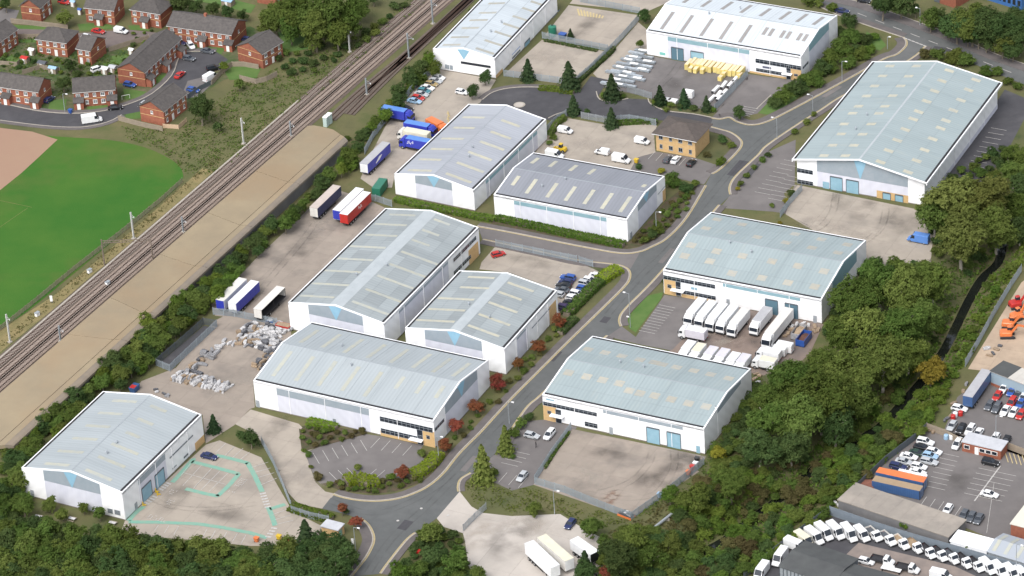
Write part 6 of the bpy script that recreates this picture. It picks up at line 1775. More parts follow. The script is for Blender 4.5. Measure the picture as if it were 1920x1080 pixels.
def fir_mesh(nq=2200, size=.055):
    t = rng.uniform(0, 1, nq) ** .7
    z = 1 - t * .95
    tier = (np.floor(z * 9) / 9 + .06)
    R = (1 - z) * .36 * (1 + .45 * np.cos((z * 9 % 1) * pi)) + .03
    a = rng.uniform(0, 2 * pi, nq)
    arm = np.floor(a / (2 * pi) * 9 + z * 20) % 3
    R = R * (.7 + .18 * arm) * rng.uniform(.45, 1.08, nq)
    P = np.stack([np.cos(a) * R, np.sin(a) * R, z - R * .25], 1)
    N = np.stack([np.cos(a) * .6, np.sin(a) * .6, np.full(nq, .8)], 1) + unit(nq) * .4
    N /= np.linalg.norm(N, axis=1)[:, None]
    return leaf_mesh('crown', P, N, size, np.clip(arm * .25 + rng.uniform(0, .6, nq), 0, 1))
def trunk_mesh(limbs=4, pale=False):
    t = MB()
    t.tube((0, 0, 0), (.03, .02, .55), .055, .04, 7).tube((.03, .02, .54), (.0, .05, 1.), .04, .02, 6)
    for k in range(limbs):
        a = 2 * pi * k / limbs + random.uniform(-.4, .4)
        z = random.uniform(.45, .75)
        t.tube((.02, .02, z), (cos(a) * .28, sin(a) * .28, z + .3), .026, .014, 5).tube((cos(a) * .28, sin(a) * .28, z + .29), (cos(a + .4) * .5, sin(a + .4) * .5, z + .5), .014, .006, 5)
    return t.mesh('trunk')
BIG = [crown(26, 900, 15, .038, .95, .66, (.2, .38), .045) for _ in range(5)]
MID = [crown(15, 360, 12, .058, .95, .62, (.24, .42), .06) for _ in range(7)]
SML = [crown(8, 150, 9, .095, .85, .55, (.28, .46), .085) for _ in range(6)]
FIRS = [fir_mesh() for _ in range(3)]
TRK = [trunk_mesh() for _ in range(3)]
_cnt = [0]
def tree(px, py, rp, m='leaf_mid', label=None, group=None, name='tree', low=False, cat='tree', wide=1., bark=None, zc=None):
    """px, py is the middle of the crown in the photograph, rp its radius there"""
    r = rp * .1415 * 1.12
    if zc is None:
        zc = r * .62 if low else r * .95 + .25 * r
    c = at(px, py, zc)
    g = float(gz(c.x, c.y))
    if g < -.3:
        c = at(px, py, zc + g)
    _cnt[0] += 1
    t = thing(name, label, cat, (c.x, c.y, g - .03), random.uniform(0, 6.28), group)
    src = BIG if r > 4.6 else MID if r > 2.1 else SML
    o = put('crown', src[_cnt[0] % len(src)], MATS[m], t, (0, 0, zc))
    o.scale = (r * random.uniform(.92, 1.1) * wide, r * random.uniform(.92, 1.1), r * (random.uniform(.88, 1.18) if not low else random.uniform(.75, .95)))
    k = put('trunk', TRK[_cnt[0] % 3], bark or BARK, t)
    k.scale = (zc * .9, zc * .9, zc * 1.15)
    return t
def fir(px, py, top, label, m='leaf_fir', wide=1.):
    """px, py at the foot, top the image row of the tip"""
    c = at(px, py)
    h = (py - top) / 6.05
    t = thing('fir_tree', label, 'tree', c, random.uniform(0, 6), 'conifers of the estate')
    o = put('crown', FIRS[_cnt[0] % 3], MATS[m], t)
    _cnt[0] += 1
    o.scale = (h * wide, h * wide, h)
    put('trunk', MB().tube((0, 0, 0), (0, 0, h * .9), h * .025, .02, 6), BARK, t)
    return t
def poly_px(n, poly, dmin):
    """points at least dmin apart in the survey picture, all inside the outline"""
    A = np.array(poly, float)
    lo, hi = A.min(0), A.max(0)
    out = []
    for _ in range(n):
        p = rng.uniform(lo, hi)
        if inside(p[0], p[1], poly) and all((p[0] - q[0]) ** 2 + ((p[1] - q[1]) * 1.3) ** 2 > dmin ** 2 for q in out):
            out.append((float(p[0]), float(p[1])))
    return out
TONE = dict(leaf_pale='pale olive', leaf_mid='mid green', leaf_fresh='fresh green', leaf_dark='dark green', leaf_olive='olive', leaf_brown='brownish', leaf_yellow='yellow', leaf_bright='bright green')
# riverside trees
for i, (x, y_, r, m) in enumerate(((1785, 378, 62, 'leaf_pale'), (1838, 372, 58, 'leaf_pale'), (1868, 425, 48, 'leaf_olive'), (1802, 448, 52, 'leaf_pale'), (1752, 405, 40, 'leaf_olive'),
        (1905, 388, 34, 'leaf_mid'), (1900, 322, 30, 'leaf_olive'), (1916, 350, 30, 'leaf_dark'), (1925, 300, 30, 'leaf_mid'), (1890, 290, 16, 'leaf_mid'), (1912, 430, 26, 'leaf_dark'), (1650, 528, 46, 'leaf_mid'), (1702, 548, 52, 'leaf_olive'), (1748, 530, 38, 'leaf_mid'), (1606, 562, 42, 'leaf_mid'),
        (1628, 618, 50, 'leaf_olive'), (1684, 612, 52, 'leaf_mid'), (1732, 600, 40, 'leaf_olive'), (1580, 632, 40, 'leaf_mid'), (1600, 700, 50, 'leaf_olive'), (1655, 682, 50, 'leaf_olive'),
        (1702, 668, 40, 'leaf_mid'), (1548, 690, 44, 'leaf_mid'), (1488, 716, 46, 'leaf_mid'), (1540, 752, 54, 'leaf_mid'), (1604, 752, 40, 'leaf_olive'), (1440, 788, 42, 'leaf_mid'), (1500, 792, 48, 'leaf_olive'),
        (1566, 800, 38, 'leaf_dark'), (1452, 742, 40, 'leaf_mid'), (1424, 838, 34, 'leaf_dark'), (1482, 842, 38, 'leaf_dark'))):
    tree(x, y_, r, m, f'tall {TONE[m]} riverside tree {("right of the loading yard" if y_ < 460 else "beside the upper aqua shed" if y_ < 580 else "beside the skips" if y_ < 660 else "beside the box vans" if y_ < 730 else "below the box vans" if y_ < 780 else "behind the stained yard shed")}, {ORD[i % 8]} along', 'tall riverside trees', bark=BARKP, zc=r * .1415 * 1.12 * .95 + 1.5)
tree(1745, 692, 27, 'leaf_yellow', 'yellow leaved tree beside the brook')
for x, y_, r, m, l in ((1370, 905, 31, 'leaf_mid', 'round green tree beside the pipe above the brook'), (1302, 935, 28, 'leaf_mid', 'round green tree at the corner of the stained yard'), (1256, 925, 17, 'leaf_fresh', 'yellow green bush over the yard fence'),
        (1348, 850, 15, 'leaf_yellow', 'yellowish bush behind the bins'), (1190, 1012, 26, 'leaf_mid', 'green tree below the wrecked car'), (1160, 1045, 32, 'leaf_dark', 'dark green tree at the bottom beside the trailers'), (1218, 1042, 28, 'leaf_mid', 'green tree right of the bottom trailers'),
        (1255, 1020, 22, 'leaf_olive', 'olive tree in the brookside scrub'), (1110, 985, 21, 'leaf_mid', 'round bush above the short white trailer'), (1001, 953, 14, 'leaf_mid', 'single round bush in the weedy strip'), (1097, 1066, 20, 'leaf_dark', 'dark bush hiding the end of the cream trailer'),
        (808, 998, 21, 'leaf_olive', 'olive tree at the bottom road mouth'), (852, 1052, 24, 'leaf_mid', 'green tree beside the pale trailer park'), (812, 1042, 20, 'leaf_dark', 'dark tree below the olive one'), (748, 1072, 18, 'leaf_fresh', 'fresh green tree at the bottom edge of the road'), (785, 1064, 18, 'leaf_mid', 'green bush at the bottom edge between road and trailer park'),
        (895, 1072, 14, 'leaf_mid', 'green bush cut by the bottom edge'), (122, 30, 20, 'leaf_olive', 'round brown green tree by the top left house'), (118, 158, 17, 'leaf_dark', 'dark tree between the two lower terraces'), (133, 122, 15, 'leaf_dark', 'dark tree in the back gardens'), (142, 140, 11, 'leaf_dark', 'small dark tree behind the small semi'),
        (376, 203, 30, 'leaf_dark', 'large dark round bush beside the end brick house'), (408, 237, 11, 'leaf_dark', 'small dark bush on the rough slope'), (420, 125, 12, 'leaf_fresh', 'green bush at the timber fence curve'), (448, 157, 13, 'leaf_olive', 'olive bush below the detached house'),
        (10, 8, 16, 'leaf_dark', 'dark tree in the top left corner'), (1208, 28, 15, 'leaf_dark', 'dark round bush at the corner of the hatched yard'), (1200, 82, 10, 'leaf_mid', 'green bush beside the near white shed corner'),
        (909, 143, 16, 'leaf_dark', 'dark bush at the corner of the far white shed'), (884, 170, 15, 'leaf_dark', 'dark bush between the lorry yard and turning head'), (1386, 210, 14, 'leaf_dark', 'dark clipped bush at the upper car park mouth'),
        (470, 822, 17, 'leaf_dark', 'dark bush between the walkway yard and the drive'), (452, 815, 10, 'leaf_dark', 'low dark bush beside the walkway yard'), (1697, 985, 9, 'leaf_fresh', 'small green shrub growing on the long low shed'),
        (1813, 1024, 9, 'leaf_mid', 'small green shrub at the white lean-to')):
    tree(x, y_, r, m, l)
for i, (x, y_, r) in enumerate(((516, 32, 35), (556, 24, 42), (606, 26, 50), (652, 36, 40), (590, 55, 40), (632, 62, 31), (500, 45, 24), (545, 55, 28), (672, 15, 28))):
    tree(x, y_, r, ('leaf_olive', 'leaf_mid')[i % 2], 'big round olive tree in the clump between houses and railway', 'big round trees by the railway')
for i, (x, y_, r) in enumerate(((335, 4, 26), (368, 10, 20), (398, 16, 18), (428, 22, 16), (455, 28, 14), (300, -5, 14), (700, -6, 18))):
    tree(x, y_, r, 'leaf_dark', 'dark leafy tree along the top edge behind the long terrace', 'dark trees behind the terrace')
for i, (x, y_, r) in enumerate(((1655, 6, 31), (1690, 4, 29), (1716, 20, 14), (1745, 34, 25), (1765, 30, 20), (1770, 46, 17), (1795, 45, 35), (1824, 42, 42), (1855, 46, 44), (1886, 54, 42), (1912, 66, 36), (1880, 82, 26), (1850, 74, 23), (1815, 65, 21), (1905, 30, 23), (1870, 62, 30), (1835, 62, 28), (1780, 55, 18), (1900, 92, 22))):
    tree(x, y_, r, ('leaf_dark', 'leaf_olive')[i % 4 == 3], 'dark roadside tree beyond the main road', 'dark trees beyond the main road')
for i, (x, y_, r, m) in enumerate(((1592, 38, 21, 'leaf_dark'), (1602, 68, 24, 'leaf_mid'), (1578, 88, 24, 'leaf_mid'), (1622, 72, 17, 'leaf_dark'), (1560, 108, 22, 'leaf_mid'), (1545, 128, 21, 'leaf_dark'), (1590, 115, 20, 'leaf_mid'), (1612, 100, 17, 'leaf_mid'), (1520, 150, 20, 'leaf_mid'), (1495, 165, 20, 'leaf_dark'), (1468, 178, 22, 'leaf_mid'), (1455, 192, 16, 'leaf_dark'), (1535, 155, 15, 'leaf_mid'), (1630, 92, 15, 'leaf_fresh'), (1640, 68, 12, 'leaf_fresh'), (1560, 12, 15, 'leaf_mid'), (1535, 6, 13, 'leaf_mid'), (1515, 2, 15, 'leaf_olive'), (1575, 60, 16, 'leaf_dark'), (1560, 128, 16, 'leaf_mid'), (1605, 92, 15, 'leaf_dark'), (1590, 95, 15, 'leaf_olive'), (1530, 138, 16, 'leaf_mid'), (1508, 150, 15, 'leaf_dark'), (1480, 165, 14, 'leaf_mid'), (1625, 108, 10, 'leaf_mid'))):
    tree(x, y_, r, m, 'bushy shrub in the belt between the near white shed and the estate road', 'shrub belt below the near white shed', low=True, name='shrub', cat='shrub')
for i, (x, y_, r, m) in enumerate(((1735, 100, 14, 'leaf_brown'), (1758, 101, 17, 'leaf_olive'), (1788, 105, 22, 'leaf_olive'), (1812, 112, 20, 'leaf_olive'), (1848, 133, 16, 'leaf_mid'), (1868, 132, 14, 'leaf_mid'), (1890, 152, 12, 'leaf_mid'), (1908, 160, 12, 'leaf_mid'))):
    tree(x, y_, r, m, 'shrub behind the far end of the largest shed', 'shrubs behind the largest shed', low=True, name='shrub', cat='shrub')
# scattered belts
def beside(x, marks):
    for lim, text in marks:
        if x < lim:
            return text
    return marks[-1][1]
BM = ((60, 'at the left edge'), (130, 'along the wall of the lowest left shed'), (200, 'above the lowest left shed roof'), (260, 'behind the lowest left shed'), (310, 'at the foot of the dark enclosure'), (360, 'along the dark enclosure'), (405, 'beside the scrap bales'), (450, 'beside the lower three trailers'), (500, 'beside the lower trailer yard'), (560, 'beside the middle of the trailer yard'), (620, 'beside the pink roofed trailer'), (665, 'at the far end of the tan deck'), (705, 'beside the long swoosh trailer'), (745, 'beside the upper blue lorry'), (900, 'beside the row of parked cars'))
WM = ((60, 'at the left corner'), (130, 'below the leftmost picnic table'), (200, 'below the shaded lawn'), (260, 'below the shed corner'), (330, 'below the walkway yard, left part'), (400, 'below the middle of the walkway yard'), (470, 'below the right of the walkway yard'), (540, 'below the coloured bins'), (590, 'below the dark conifer'), (700, 'beside the road bend'))
KM = ((1300, 'near the bottom edge'), (1360, 'near the bottom pipe'), (1420, 'left of the van compound corner'), (1480, 'beside the lower compound fence'), (1540, 'beside the first vans'), (1600, 'beside the long low shed'), (1660, 'beside the container heap'), (1720, 'beside the cars of the second lot'), (1780, 'below the yellow leaved tree'), (1830, 'beside the plant yard corner'), (1930, 'beside the diggers'))
BELT = [(0, 850), (60, 800), (110, 762), (190, 690), (255, 625), (330, 558), (400, 515), (470, 455), (540, 395), (600, 345), (655, 285), (690, 232), (735, 178), (790, 122), (825, 96), (818, 130), (790, 152), (728, 212), (684, 262), (655, 318), (612, 345), (550, 405), (472, 480), (402, 562), (368, 590), (312, 640), (272, 682), (248, 706), (232, 722), (190, 722), (100, 822), (45, 872), (42, 900), (50, 945), (0, 990)]
for i, (x, y_) in enumerate(poly_px(14000, BELT, 15.5)):
    m = ('leaf_mid', 'leaf_fresh', 'leaf_dark', 'leaf_olive', 'leaf_mid', 'leaf_dark')[i % 6]
    tree(x, y_, random.uniform(13, 21), m, f'{TONE[m]} belt shrub {beside(x, BM)}', 'shrub belt beside the railway', low=i % 5 < 2, name='shrub', cat='shrub')
WOOD = [(-15, 985), (40, 975), (130, 990), (225, 1005), (300, 1018), (400, 1024), (470, 1032), (560, 1030), (612, 1012), (648, 1010), (662, 1045), (640, 1085), (-15, 1090)]
for i, (x, y_) in enumerate(poly_px(14000, WOOD, 21)):
    m = ('leaf_mid', 'leaf_dark', 'leaf_mid', 'leaf_dark', 'leaf_olive')[i % 5]
    if x > 540:
        m = 'leaf_dark'
    tree(x, y_ + 4, random.uniform(17, 27), m, f'{TONE[m]} tree of the bottom wood {beside(x, WM)}', 'wood at the bottom left')
SLOPE = [(515, 100), (560, 85), (640, 78), (690, 48), (740, 5), (762, 5), (700, 66), (640, 105), (575, 140), (540, 135)]
for i, (x, y_) in enumerate(poly_px(3000, SLOPE, 17)):
    tree(x, y_, random.uniform(8, 13), ('leaf_dark', 'leaf_dark', 'leaf_olive')[i % 3], 'low dark shrub on the slope between houses and tracks', 'slope shrubs', low=True, name='slope_bush', cat='bush')
BANKL = [(1330, 880), (1400, 895), (1440, 880), (1540, 830), (1640, 760), (1700, 700), (1760, 620), (1830, 500), (1870, 440), (1900, 440), (1900, 500), (1845, 600), (1800, 690), (1735, 800), (1600, 915), (1550, 962), (1440, 1045), (1390, 1085), (1280, 1085), (1320, 1000), (1250, 960), (1320, 900)]
for i, (x, y_) in enumerate(poly_px(9000, BANKL, 17)):
    d = brook_dist(at(x, y_, -1).x, at(x, y_, -1).y)
    if d < (3.0 if x > 1690 else 1.2):
        continue
    m = ('leaf_fresh', 'leaf_mid', 'leaf_dark', 'leaf_fresh', 'leaf_brown', 'leaf_mid')[i % 6] if x < 1690 else ('leaf_fresh', 'leaf_mid', 'leaf_fresh')[i % 3]
    tree(x, y_, random.uniform(10, 18) if x < 1760 else random.uniform(8, 12), m, f'{TONE[m]} bramble bush on the brook bank {beside(x, KM)}', 'bank bushes along the brook', low=True, name='bramble_bush', cat='bush')
for i, (x, y_) in enumerate(poly_px(2500, [(640, 262), (690, 232), (735, 180), (790, 125), (830, 92), (880, 30), (905, 0), (960, 0), (870, 60), (838, 92), (800, 140), (740, 205), (690, 262)], 16)):
    tree(x, y_, random.uniform(7, 12), ('leaf_mid', 'leaf_olive', 'leaf_fresh')[i % 3], 'small trackside bush beside the sidings', 'trackside bushes', low=True, name='trackside_bush', cat='bush')
for i, (x, y_) in enumerate(poly_px(3000, [(735, 1085), (775, 1020), (800, 985), (835, 992), (868, 1010), (872, 1060), (890, 1090), (760, 1090)], 15)):
    m = ('leaf_dark', 'leaf_mid', 'leaf_dark')[i % 3]
    tree(x, y_, random.uniform(8, 14), m, f'{TONE[m]} bush in the thicket between the bottom road and the trailer park', 'bottom thicket', low=True, name='thicket_bush', cat='bush')
for i, (x, y_) in enumerate(poly_px(3000, [(1130, 1020), (1180, 990), (1260, 1000), (1310, 1020), (1290, 1090), (1130, 1090)], 19)):
    m = ('leaf_mid', 'leaf_dark', 'leaf_olive')[i % 3]
    tree(x, y_, random.uniform(12, 19), m, f'{TONE[m]} bush in the thicket right of the bottom trailers', 'trailer thicket', low=True, name='thicket_bush', cat='bush')
for i, (x, y_) in enumerate(poly_px(3000, [(1335, 870), (1400, 880), (1450, 900), (1540, 850), (1600, 800), (1640, 770), (1600, 830), (1480, 920), (1400, 970), (1330, 960)], 22)):
    m = ('leaf_brown', 'leaf_mid', 'leaf_olive')[i % 3]
    tree(x, y_, random.uniform(9, 15), m, f'{TONE[m]} low bush on the left bank below the tall trees', 'left bank bushes', low=True, name='bank_bush', cat='bush')
UNDER = ([(1332, 852), (1362, 800), (1405, 745), (1425, 715), (1450, 760), (1430, 830), (1400, 885), (1345, 880)], [(1545, 615), (1580, 560), (1610, 510), (1650, 490), (1740, 495), (1700, 520), (1620, 570), (1570, 640)], [(1830, 470), (1872, 470), (1850, 515), (1800, 590), (1750, 670), (1700, 735), (1640, 785), (1600, 800), (1660, 740), (1730, 650), (1790, 560)], [(1735, 395), (1780, 330), (1830, 300), (1900, 270), (1920, 300), (1800, 400), (1760, 480)])
for q, pg in enumerate(UNDER):
    for i, (x, y_) in enumerate(poly_px(2500, pg, 15)):
        c_ = at(x, y_, -1)
        if brook_dist(c_.x, c_.y) < 2.6:
            continue
        m = ('leaf_dark', 'leaf_mid', 'leaf_olive', 'leaf_dark')[i % 4]
        tree(x, y_, random.uniform(9, 15), m, f'{TONE[m]} undergrowth bush {("beside the stained yard shed", "below the loading yard", "on the brook bank under the tall trees", "behind the big olive tree")[q]}', 'undergrowth below the tall trees', low=True, name='undergrowth_bush', cat='bush')
# conifers
for a in ((1068, 168, 112, 'broad dark fir right of the pair before the far empty yard'), (991, 150, 108, 'dark fir left of the pair before the far empty yard'), (1148, 186, 136, 'dark fir on the kerbed island'), (1076, 214, 176, 'dark fir at the lower side of the turning head'), (1147, 238, 200, 'dark fir beside the van yard fence'),
          (1238, 196, 158, 'dark fir, first from the left in the storage yard bed'), (1283, 200, 164, 'dark fir, second from the left in the storage yard bed'), (1325, 208, 178, 'dark fir, third from the left in the storage yard bed'), (907, 903, 838, 'large olive conifer at the side car park'), (949, 850, 800, 'slim olive conifer above the side car park'),
          (402, 810, 778, 'small dark conifer behind the lowest left shed'), (1070, 72, 52, 'small conifer behind the blue bin'), (576, 1030, 978, 'dark conifer left of the substation'), (1098, 1078, 1036, 'dark conifer before the cream trailer')):
    fir(*a, m='leaf_olive' if 'olive' in a[3] else 'leaf_fir', wide=.92 if 'olive' not in a[3] else .74)
# red trees along the verge
for i, (x, y_, r, m) in enumerate(((933, 716, 12, 'leaf_red'), (893, 762, 12, 'leaf_red'), (857, 797, 12, 'leaf_red'), (833, 832, 11, 'leaf_red'), (753, 883, 11, 'leaf_red'), (641, 953, 9, 'leaf_red'), (667, 978, 10, 'leaf_red'), (1048, 601, 11, 'leaf_orange'), (1008, 647, 11, 'leaf_orange'), (972, 681, 10, 'leaf_orange'), (1136, 1073, 9, 'leaf_red'))):
    l = ('red tree on the verge nearest the grey shed', 'red tree on the verge, middle of the widest shed end', 'red tree on the verge, lower of the three by the shed end', 'red tree at the corner of the buff office front', 'red tree on the mulch bed of the visitor car park', 'small red tree beside the substation hedge', 'red tree nearest the bottom bend', 'orange tree at the foot of the staff car park', 'orange tree on the verge above the road, middle', 'orange tree on the verge, lowest of the three', 'small red bush at the bottom edge')[i]
    tree(x, y_, r * 1.25, m, l, 'red and orange verge trees', zc=r * .17 + .8)
for x, y_, r, m, l in ((28, 948, 14, 'leaf_mid', 'small tree on the shaded lawn, leftmost'), (92, 948, 12, 'leaf_olive', 'small tree on the shaded lawn before the grey band'), (117, 966, 11, 'leaf_mid', 'small tree on the shaded lawn, middle'), (157, 955, 10, 'leaf_mid', 'small tree on the shaded lawn nearer the corner'), (186, 966, 11, 'leaf_mid', 'small tree on the shaded lawn by the grilles'), (86, 985, 9, 'leaf_dark', 'dark low tree on the shaded lawn')):
    tree(x, y_ - 4, r * 1.2, m, l, None, 'small_tree')
# shrubs in beds
for x, y_, r, m, l in ((1355, 262, 13, 'leaf_dark', 'dark shrub right of the office'), (1372, 272, 10, 'leaf_mid', 'green shrub on the office corner'), (1350, 302, 12, 'leaf_fresh', 'green shrub at the office car park mouth'), (1326, 290, 9, 'leaf_brown', 'brown shrub before the office corner'), (1262, 338, 19, 'leaf_mid', 'tall bush behind the slate roofed shed'), (1286, 350, 15, 'leaf_dark', 'dark bush behind the slate roofed shed, nearer the road'), (1303, 344, 11, 'leaf_mid', 'small bush nearest the road behind the slate shed'), (1240, 320, 9, 'leaf_yellow', 'yellowish bush at the office car park edge'), (1198, 312, 8, 'leaf_dark', 'dark small bush at the van yard end'),
        (1232, 428, 14, 'leaf_mid', 'bush beside the lamp at the slate shed corner'), (1222, 440, 12, 'leaf_dark', 'dark bush at the slate shed corner'), (1208, 450, 11, 'leaf_mid', 'low bush at the side road corner'), (1252, 402, 10, 'leaf_olive', 'olive bush on the verge by the slate shed'), (1265, 385, 9, 'leaf_olive', 'upper olive bush on the verge by the slate shed'), (1285, 368, 9, 'leaf_mid', 'bush nearest the dark bush on the verge'),
        (1475, 376, 8, 'leaf_yellow', 'orange yellow shrub by the loading yard fence'), (1484, 362, 10, 'leaf_dark', 'dark shrub by the loading yard fence'), (1448, 385, 6, 'leaf_mid', 'small shrub at the foot of the long car park'), (1462, 418, 6, 'leaf_yellow', 'small yellowish shrub at the aqua roof'), (1440, 290, 8, 'leaf_dark', 'dark shrub beside the long car park, upper'), (1430, 299, 8, 'leaf_mid', 'shrub beside the long car park, second'), (1415, 313, 8, 'leaf_mid', 'shrub beside the long car park, third'), (1400, 329, 8, 'leaf_olive', 'shrub beside the long car park, fourth'), (1388, 344, 8, 'leaf_olive', 'shrub beside the long car park, fifth'), (1383, 354, 6, 'leaf_yellow', 'yellow shrub at the long car park mouth'), (1490, 246, 9, 'leaf_mid', 'shrub between road and long car park, upper left'), (1512, 228, 9, 'leaf_olive', 'olive shrub beside the largest shed'), (1525, 214, 7, 'leaf_mid', 'shrub beside the largest shed, higher one'),
        (976, 794, 13, 'leaf_mid', 'bush left of the lower right shed'), (962, 812, 12, 'leaf_mid', 'bush beside the slim conifer'), (992, 783, 11, 'leaf_dark', 'bush touching the lower right shed corner'), (926, 885, 10, 'leaf_mid', 'bush beside the large conifer'), (895, 895, 10, 'leaf_olive', 'low bush at the side car park mouth'), (961, 856, 6, 'leaf_mid', 'small bush between the parked cars'),
        (578, 852, 8, 'leaf_mid', 'shrub at the visitor car park end'), (597, 894, 9, 'leaf_brown', 'brown green shrub at the drive mouth'), (670, 876, 9, 'leaf_olive', 'shrub on the car park island'), (735, 893, 9, 'leaf_fresh', 'yellow green shrub beside the red tree'), (640, 905, 8, 'leaf_olive', 'olive shrub at the end of the clipped hedge'), (790, 850, 9, 'leaf_olive', 'shrub bed before the office corner'), (592, 815, 9, 'leaf_brown', 'brown shrub on the mulch bed'), (680, 806, 8, 'leaf_brown', 'brown shrub under the white wall'), (648, 958, 8, 'leaf_dark', 'dark shrub beside the small red tree'),
        (1150, 170, 10, 'leaf_fresh', 'green ground shrub under the island fir'), (1132, 178, 8, 'leaf_fresh', 'low shrub on the kerbed island'), (1168, 180, 7, 'leaf_mid', 'low shrub at the right of the island'), (1230, 190, 9, 'leaf_fresh', 'low shrub under the first storage yard fir'), (1258, 196, 9, 'leaf_mid', 'low shrub between the storage yard firs'), (1275, 198, 9, 'leaf_dark', 'dark low shrub between the storage yard firs'), (1300, 202, 10, 'leaf_dark', 'dark low shrub right of the second fir'), (1338, 205, 8, 'leaf_fresh', 'low shrub right of the third fir'), (1250, 205, 8, 'leaf_olive', 'low shrub at the office roof corner'), (1100, 209, 8, 'leaf_dark', 'dark shrub right of the turning head fir'),
        (1038, 258, 8, 'leaf_olive', 'shrub at the left of the van yard'), (1030, 268, 8, 'leaf_olive', 'second shrub at the left of the van yard'), (1246, 527, 7, 'leaf_dark', 'dark shrub at the brick corner of the upper right aqua shed'), (1290, 965, 10, 'leaf_brown', 'brown bush beside the pipe'), (1640, 492, 18, 'leaf_dark', 'dark bush below the loading yard'), (1680, 494, 18, 'leaf_mid', 'green bush below the loading yard'), (1715, 500, 16, 'leaf_dark', 'dark bush beneath the big olive tree')):
    tree(x, y_, r, m, l, None, 'shrub', True, 'shrub')
for i, (x, y_) in enumerate(poly_px(900, [(570, 853), (600, 905), (640, 916), (700, 922), (745, 916), (790, 900), (770, 890), (745, 893), (700, 897), (640, 903), (605, 903)], 12) + poly_px(600, [(560, 800), (600, 796), (685, 812), (600, 836), (570, 845)], 13) + poly_px(900, [(835, 842), (870, 822), (925, 765), (965, 720), (1010, 668), (1050, 620), (1040, 612), (1000, 655), (945, 712), (900, 765), (850, 815)], 14) + poly_px(900, [(1185, 452), (1225, 412), (1262, 372), (1290, 352), (1312, 350), (1280, 402), (1222, 452)], 13)):
    m = ('leaf_olive', 'leaf_brown', 'leaf_mid')[i % 3]
    tree(x, y_, random.uniform(5, 8), m, f'{TONE[m]} low bedding shrub {"on the visitor car park beds" if x < 800 else "on the verge of red trees" if x < 1100 else "on the strip beside the slate roofed shed"}', 'bedding shrubs', low=True, name='bedding_shrub', cat='shrub')
for i, (x, y_) in enumerate(poly_px(1500, [(5, 100), (60, 98), (120, 112), (200, 125), (235, 110), (240, 135), (190, 142), (120, 140), (60, 128), (5, 125)], 13) + poly_px(500, [(240, 62), (310, 50), (330, 62), (250, 92)], 14)):
    m = ('leaf_dark', 'leaf_mid', 'leaf_fresh')[i % 3]
    tree(x, y_, random.uniform(4, 8), m, f'{TONE[m]} garden bush behind the brick houses', 'garden bushes', low=True, name='garden_bush', cat='bush')
def hedge(px, w, h, m, label, dens=16, size=.3, z=0.):
    P = smooth(line(px), 4)
    A = P[0]
    pts, nr = [], []
    for a, b in zip(P[:-1], P[1:]):
        L = (b - a).length
        if L < .05:
            continue
        t = (b - a) / L
        s = np.array([-t.y, t.x, 0])
        n = int(L * (w + 2 * h) * dens)
        u = rng.uniform(0, 1, n)
        c = rng.uniform(-1, 1, n)
        q = rng.uniform(0, 1, n) < w / (w + 2 * h)
        sg = np.sign(rng.uniform(-1, 1, n))
        off = np.where(q, c * w / 2, sg * w / 2 * rng.uniform(.9, 1.06, n))
        zz = np.where(q, h * rng.uniform(.9, 1.06, n) - .25 * h * (np.abs(c) ** 4), h * rng.uniform(.05, .95, n))
        base = np.array([a.x - A.x, a.y - A.y, 0])[None] + u[:, None] * np.array([(b - a).x, (b - a).y, 0])[None] + off[:, None] * s[None]
        base[:, 2] = zz
        N = np.where(q[:, None], np.array([0, 0, 1.])[None], sg[:, None] * s[None]) + unit(n) * .55
        pts.append(base)
        nr.append(N / np.linalg.norm(N, axis=1)[:, None])
    Pn, Nn = np.concatenate(pts), np.concatenate(nr)
    t = thing('hedge', label, 'hedge', (A.x, A.y, .02))
    put('foliage', leaf_mesh('foliage', Pn, Nn, size, np.clip(rng.normal(.5, .28, len(Pn)), 0, 1)), MATS[m], t)
    put('stems', MB().ribbon([p - A for p in P], -w * .3, w * .3, 0, h * .75), BARK, t)
hedge([(648, 906), (668, 902), (690, 909), (710, 906)], 4.4, 1.6, 'leaf_bright', 'bright clipped hedge in the mulch bed, left one', 26, .2)
hedge([(768, 897), (790, 887), (808, 874), (822, 856)], 3.6, 1.6, 'leaf_bright', 'bright clipped hedge behind the road bend, right one', 26, .2)
hedge([(576, 793), (600, 797), (632, 805)], 2.4, 1.2, 'leaf_bright', 'bright green hedge under the wall of the widest shed', 24, .2)
hedge([(545, 953), (570, 962), (600, 970), (622, 977)], 3.2, 1.2, 'leaf_fresh', 'rough green hedge beside the drive and substation')
hedge([(930, 411), (985, 423), (1060, 440), (1120, 452), (1170, 463)], 2.6, 1.3, 'leaf_fresh', 'long green hedge along the front of the slate roofed shed')
hedge([(742, 376), (790, 388), (850, 400), (900, 410), (928, 414)], 2.4, 1.2, 'leaf_fresh', 'green hedge below the lilac roofed shed')
hedge([(1062, 594), (1085, 570), (1110, 545), (1130, 528)], 3.2, 1.5, 'leaf_mid', 'green hedge along the staff car park beside the road')
hedge([(1125, 530), (1145, 516), (1162, 508)], 4.0, 1.6, 'leaf_bright', 'bright green hedge at the staff car park corner', 24, .22)
hedge([(1078, 600), (1050, 628)], 2.6, 1.2, 'leaf_dark', 'dark hedge continuing below the staff car park')
hedge([(1010, 168), (1040, 170), (1076, 176)], 2.0, 1.1, 'leaf_fresh', 'low green hedge under the two far firs')
hedge([(1080, 160), (1100, 140), (1140, 105), (1150, 92)], 1.6, 1.0, 'leaf_dark', 'dark strip of weeds along the lane fence')
hedge([(1020, 77), (1060, 85), (1120, 97)], 1.0, .6, 'leaf_dark', 'strip of weeds under the dividing fence of the far yards')
